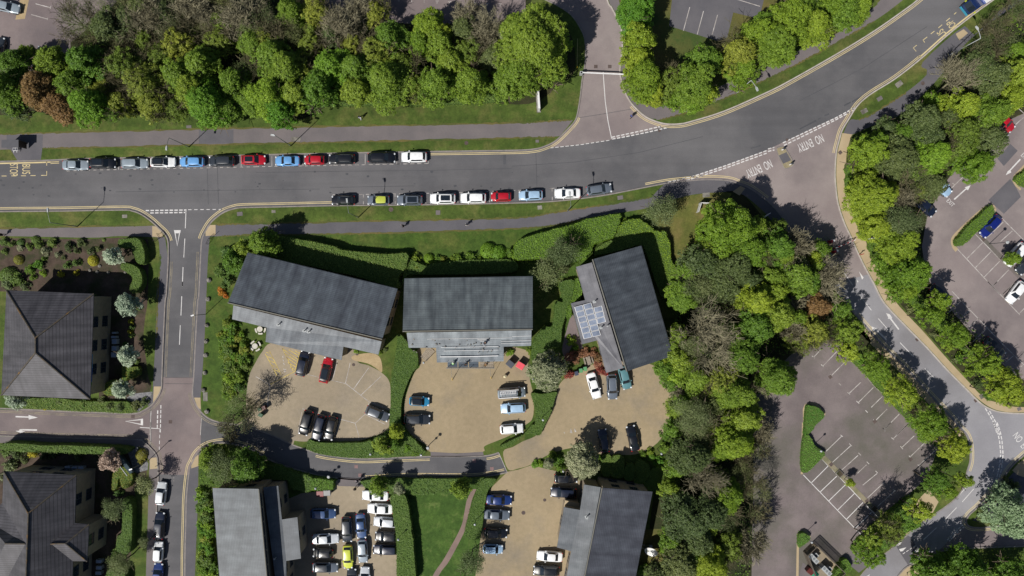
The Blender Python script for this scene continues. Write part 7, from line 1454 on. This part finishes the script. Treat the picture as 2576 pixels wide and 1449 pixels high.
# ---- fenced compound at the bottom
CF = [W(q, 0) for q in P("D3 325,1212 415,1125 672,1375 590,1449 500,1530 420,1449")]; zone('compound_floor', "D3 325,1212 415,1125 672,1375 590,1449 480,1530 420,1449", GRAVEL, ZB+.022); zone('compound_floor', "D3 325,1320 345,1330 460,1449 440,1560 290,1560 300,1400", PAVE, ZB+.022)
t = thing('slatted_fence', 'tall slatted timber fence round the air conditioning compound', 'fence', (CF[0].x, CF[0].y, ZB)); FD = ground('dark_timber', C(92,84,76), C(112,103,94), 3, None, .05, 10, .4)
for a_, b_ in ((0,1),(1,2),(2,3),(0,5),(3,4)):
    pa, pb = CF[a_]-CF[0], CF[b_]-CF[0]; pa.z = pb.z = 0; d = pb-pa; L = d.length; d.normalize(); an = math.atan2(d.y, d.x); m = MB(); n = int(L/.16)
    for i in range(n):
        f = (i+.5)/n; m.box(pa+(pb-pa)*f+Vector((0,0,1.05)), (.11, .03, 2.1), an)
    m.box((pa+pb)/2+Vector((0,0,.5)), (L,.05,.09), an); m.box((pa+pb)/2+Vector((0,0,1.7)), (L,.05,.09), an); m.box((pa+pb)/2+Vector((0,0,2.13)), (L,.12,.05), an); m.obj('slat_panel', FD, t)
for k, (s, big, nm) in enumerate((("D3 425,1280", 1, 'upper long'), ("D3 457,1260", 0, 'upper square'), ("D3 545,1395", 1, 'lower long'), ("D3 585,1388", 0, 'lower square'))):
    p = W(P(s)[0], 1.2); tt = thing('air_conditioner', '%s white air conditioning unit in the fenced compound' % nm, 'air conditioner', (p.x, p.y, ZB+.03), R(-46), 'compound units'); L, D, H = (2.0, .8, 1.4) if big else (.75, .72, .9)
    m = MB(); m.box((0,0,H/2+.05), (L,D,H)); m.obj('casing', LGREY, tt)
    for i in range(3 if big else 1): x = (-.62+i*.62) if big else 0; m = MB(); m.cyl((x,0,H+.05), (x,0,H+.09), .24, n=16); m.obj('fan_grille', DGREY if not big else GALV, tt)
wbin('emerald green large bin below the fenced compound', T('D3', 425, 1422), EM, -42, 1.1, four=True); wbin('dark red large bin above the emerald green one', T('D3', 392, 1400), MR, -42, .9, four=True)
# yard of wheeled racks beside the hipped office (pale boxes seen in the shade)
for k, (s, w_, l_) in enumerate((("C0 1078,483", .7, .3), ("C0 1075,523", .9, .4), ("C0 1082,565", .9, .9), ("C0 1080,630", .9, .9), ("C0 1075,690", .9, .9))):
    p = W(P(s)[0], .8); t = thing('skylight_unit', '%s pale flat unit from the top in the shaded yard beside the hipped office' % ordn(k+1), 'plant unit', (p.x, p.y, ZB), 0, 'shaded yard units'); m = MB(); m.box((0,0,.4), (w_,l_,.8)); m.obj('casing', LGREY, t); m = MB(); m.box((0,0,.815), (w_*.8,l_*.8,.03)); m.obj('lid', plain('pale_blue_lid', C(150,165,190), .5), t)
for k, s in enumerate(("D0 935,1310", "D0 935,1370", "D0 930,1420", "D0 640,428", "D0 705,430", "D0 765,430")):
    p = W(P(s)[0], .8); t = thing('plant_unit', '%s small grey unit beside the cross wing office' % ordn(k+1), 'plant unit', (p.x, p.y, ZB), 0, 'plant units'); m = MB(); m.box((0,0,.4), (1.0,.6,.8)); m.obj('casing', LGREY, t); m = MB(); m.box((0,0,.815), (.8,.45,.03)); m.obj('lid', MATS['pale_blue_lid'], t)

# ================================================================== PEOPLE
def person(label, o, face, col_top, col_leg, pose='walk', hair=(20,15,12), z=ZB+.01, bend=0.0, hat=None, h=1.0, extra=None):
    """one skinned body; clothes are skinned over it. face = direction faced, degrees"""
    p = W(o, z); t_loc = (p.x, p.y, z)
    st = .28 if pose == 'walk' else .05
    J = dict(pel=(0,0,.93), sp=(0.02,0,1.12), ch=(.03,0,1.32), nk=(.03,0,1.48), hd=(.05,0,1.60), tp=(.04,0,1.70), nose=(.14,0,1.58),
      sl=(.02,.17,1.42), sr=(.02,-.17,1.42), el=(-.10 if pose == 'walk' else .12,.24,1.15), er=(.14,-.24,1.15), wl=(-.06 if pose == 'walk' else .34,.26,.92 if pose == 'walk' else 1.12), wr=(.34,-.22,1.02 if pose == 'walk' else 1.12),
      hl=(0,.10,.88), hr=(0,-.10,.88), kl=(st*.75,.11,.49), kr=(-st*.3,-.11,.48), al=(st*.9,.11,.08), ar=(-st*1.3,-.11,.13), tl=(st*.9+.18,.12,.03), tr=(-st*1.3+.16,-.12,.05))
    if pose == 'kneel':
        J.update(pel=(0,0,.45), sp=(.12,0,.62), ch=(.3,0,.78), nk=(.42,0,.86), hd=(.53,0,.9), tp=(.6,0,.97), nose=(.62,0,.84), sl=(.3,.17,.84), sr=(.3,-.17,.84), el=(.42,.24,.58), er=(.42,-.24,.58), wl=(.62,.2,.36), wr=(.62,-.2,.36), hl=(0,.1,.42), hr=(0,-.1,.42), kl=(.25,.14,.1), kr=(.25,-.14,.1), al=(-.15,.14,.08), ar=(-.15,-.14,.08), tl=(-.32,.14,.04), tr=(-.32,-.14,.04))
    if bend and pose != 'kneel':
        for k in ('sp','ch','nk','hd','tp','nose','sl','sr','el','er','wl','wr'):
            v = Vector(J[k])-Vector((0,0,.93)); v.rotate(Matrix.Rotation(bend, 3, 'Y')); J[k] = tuple(v+Vector((0,0,.93)))
    RAD = dict(pel=.15, sp=.13, ch=.155, nk=.055, hd=.098, tp=.07, nose=.016, sl=.07, sr=.07, el=.045, er=.045, wl=.03, wr=.03, hl=.09, hr=.09, kl=.06, kr=.06, al=.042, ar=.042, tl=.035, tr=.035)
    def skin(name, edges, extra_v, k, mat, root, sub=1):
        names = []; 
        for a_, b_ in edges:
            for q in (a_, b_):
                if q not in names: names.append(q)
        bm = bmesh.new(); lay = bm.verts.layers.skin.verify(); vm = {}
        for q in names:
            co, r = (extra_v[q] if q in extra_v else (J[q], RAD[q]*k)); v = bm.verts.new(Vector(co)*h); v[lay].radius = (r*h, r*h); v[lay].use_root = (q == root); vm[q] = v
        for a_, b_ in edges: bm.edges.new((vm[a_], vm[b_]))
        me = bpy.data.meshes.new(name); bm.to_mesh(me); bm.free(); ob = bpy.data.objects.new(name, me); COL.objects.link(ob); me.materials.append(mat)
        md = ob.modifiers.new('skin', 'SKIN'); md.use_smooth_shade = True
        if sub: sd = ob.modifiers.new('sub', 'SUBSURF'); sd.levels = sub; sd.render_levels = sub
        return ob
    body_e = [('pel','sp'),('sp','ch'),('ch','nk'),('nk','hd'),('hd','tp'),('hd','nose'),('ch','sl'),('ch','sr'),('sl','el'),('el','wl'),('sr','er'),('er','wr'),('pel','hl'),('pel','hr'),('hl','kl'),('kl','al'),('hr','kr'),('kr','ar'),('al','tl'),('ar','tr')]
    ex = {}
    for s_, w_, e_ in (('L','wl','el'),('R','wr','er')):
        wv = Vector(J[w_]); dd = (wv-Vector(J[e_])).normalized(); sd = Vector((0,1,0)) if s_ == 'L' else Vector((0,-1,0)); sd = (sd-dd*sd.dot(dd)).normalized(); pal = wv+dd*.085; ex['P'+s_] = (pal, .028); body_e.append((w_, 'P'+s_))
        up = dd.cross(sd)
        for i in range(4):
            off = up*(.03-.02*i); ln = (.075,.085,.08,.062)[i]; ex['F%s%d' % (s_, i)] = (pal+off+dd*.03, .009); ex['G%s%d' % (s_, i)] = (pal+off+dd*ln+Vector((0,0,-.015)), .008); body_e += [('P'+s_, 'F%s%d' % (s_, i)), ('F%s%d' % (s_, i), 'G%s%d' % (s_, i))]
        ex['T'+s_] = (wv+dd*.04+up*.05, .010); ex['U'+s_] = (wv+dd*.08+up*.07, .009); body_e += [('P'+s_, 'T'+s_), ('T'+s_, 'U'+s_)]
    SK = plain('skin', C(205,160,135), .6)
    body = skin('person', body_e, ex, .92, SK, 'pel'); body.location = t_loc; body.rotation_euler = (0,0,R(face)); tag(body, label, 'person')
    ct = plain('cloth_%d_%d_%d' % col_top, C(*col_top), .8); cl = plain('cloth_%d_%d_%d' % col_leg, C(*col_leg), .8)
    lerp = lambda a_, b_, f: tuple(Vector(J[a_]).lerp(Vector(J[b_]), f))
    top = skin('jacket', [('pel0','sp'),('sp','ch'),('ch','nk0'),('ch','sl'),('ch','sr'),('sl','el'),('el','wl0'),('sr','er'),('er','wr0')], dict(pel0=(J['pel'], .165), nk0=(lerp('ch','nk',.75), .075), wl0=(lerp('el','wl',.85), .045), wr0=(lerp('er','wr',.85), .045)), 1.16, ct, 'ch'); top.parent = body
    leg = skin('trousers', [('pel1','hl'),('pel1','hr'),('hl','kl'),('kl','al0'),('hr','kr'),('kr','ar0')], dict(pel1=(J['pel'], .158), al0=(lerp('kl','al',.9), .055), ar0=(lerp('kr','ar',.9), .055)), 1.15, cl, 'pel1'); leg.parent = body
    for a_, b_ in (('al','tl'),('ar','tr')):
        sh = skin('shoe', [(a_+'s', b_+'s')], {a_+'s': (J[a_], .055), b_+'s': (J[b_], .042)}, 1, plain('shoe', C(40,36,36), .5), a_+'s'); sh.parent = body
    hv = Vector(J['tp']); hc = Vector(J['hd']); m = MB(); m.ball((hc.lerp(hv, .45)-Vector((.02,0,0)))*h, .112*h, 12, 8, sz=1.0); hr = m.obj('hard_hat' if hat else 'hair', plain('hat', C(*hat), .4) if hat else plain('hair', C(*hair), .7), body, sm=True)
    for sy in (-1, 1): m = MB(); m.ball((Vector(J['nose'])+Vector((-.03, sy*.032, .025)))*h, .013, 8, 6); m.obj('eye', plain('eye', (.02,.02,.02), .3), body)
    return body
person('person in a dark top and pale trousers on the upper verge grass', T('A1', 990, 1118), 80, (24,26,44), (205,205,225))
person('person in a blue top crossing the paved side road mouth', T('A2', 1118, 1110), 45, (62,82,150), (44,34,44), hair=(50,25,20))
person('person in dark clothes walking on the pavement at the left edge', T('B0', 50, 890), 10, (20,20,24), (30,30,34))
person('person in black with pale shoes mid-stride on the long footpath', T('B1', 1396, 808), 185, (22,22,26), (26,26,30))
person('person in a white top on the long footpath, nearer the junction', T('B1', 1984, 798), 20, (225,225,228), (30,30,36), 'stand')
person('person with a white bag beside the crowded car park entrance', T('D1', 968, 541), 200, (170,165,176), (70,40,60), 'walk', hair=(120,110,120))
person('person in dark clothes striding off the crowded car park', T('D1', 946, 612), 230, (36,28,36), (30,22,24))
person('roofer in a light green top on the scaffold deck', T('C1', 1862, 776), 80, (140,210,140), (60,60,66), 'stand', z=5.08, bend=.5, hat=(235,235,225))
person('roofer in black standing on the scaffold deck', T('C1', 1980, 782), 95, (24,24,30), (30,30,36), 'stand', z=5.08, bend=.3)
person('roofer in brown beside the boards at the right end of the scaffold', T('C1', 2160, 790), 60, (120,90,50), (50,40,36), 'kneel', z=5.0)
person('roofer kneeling on the lower roof of the middle slate office', T('C1', 2150, 590), 50, (30,30,38), (175,180,190), 'kneel', z=5.86, hat=None)
print('objects', len(bpy.data.objects))
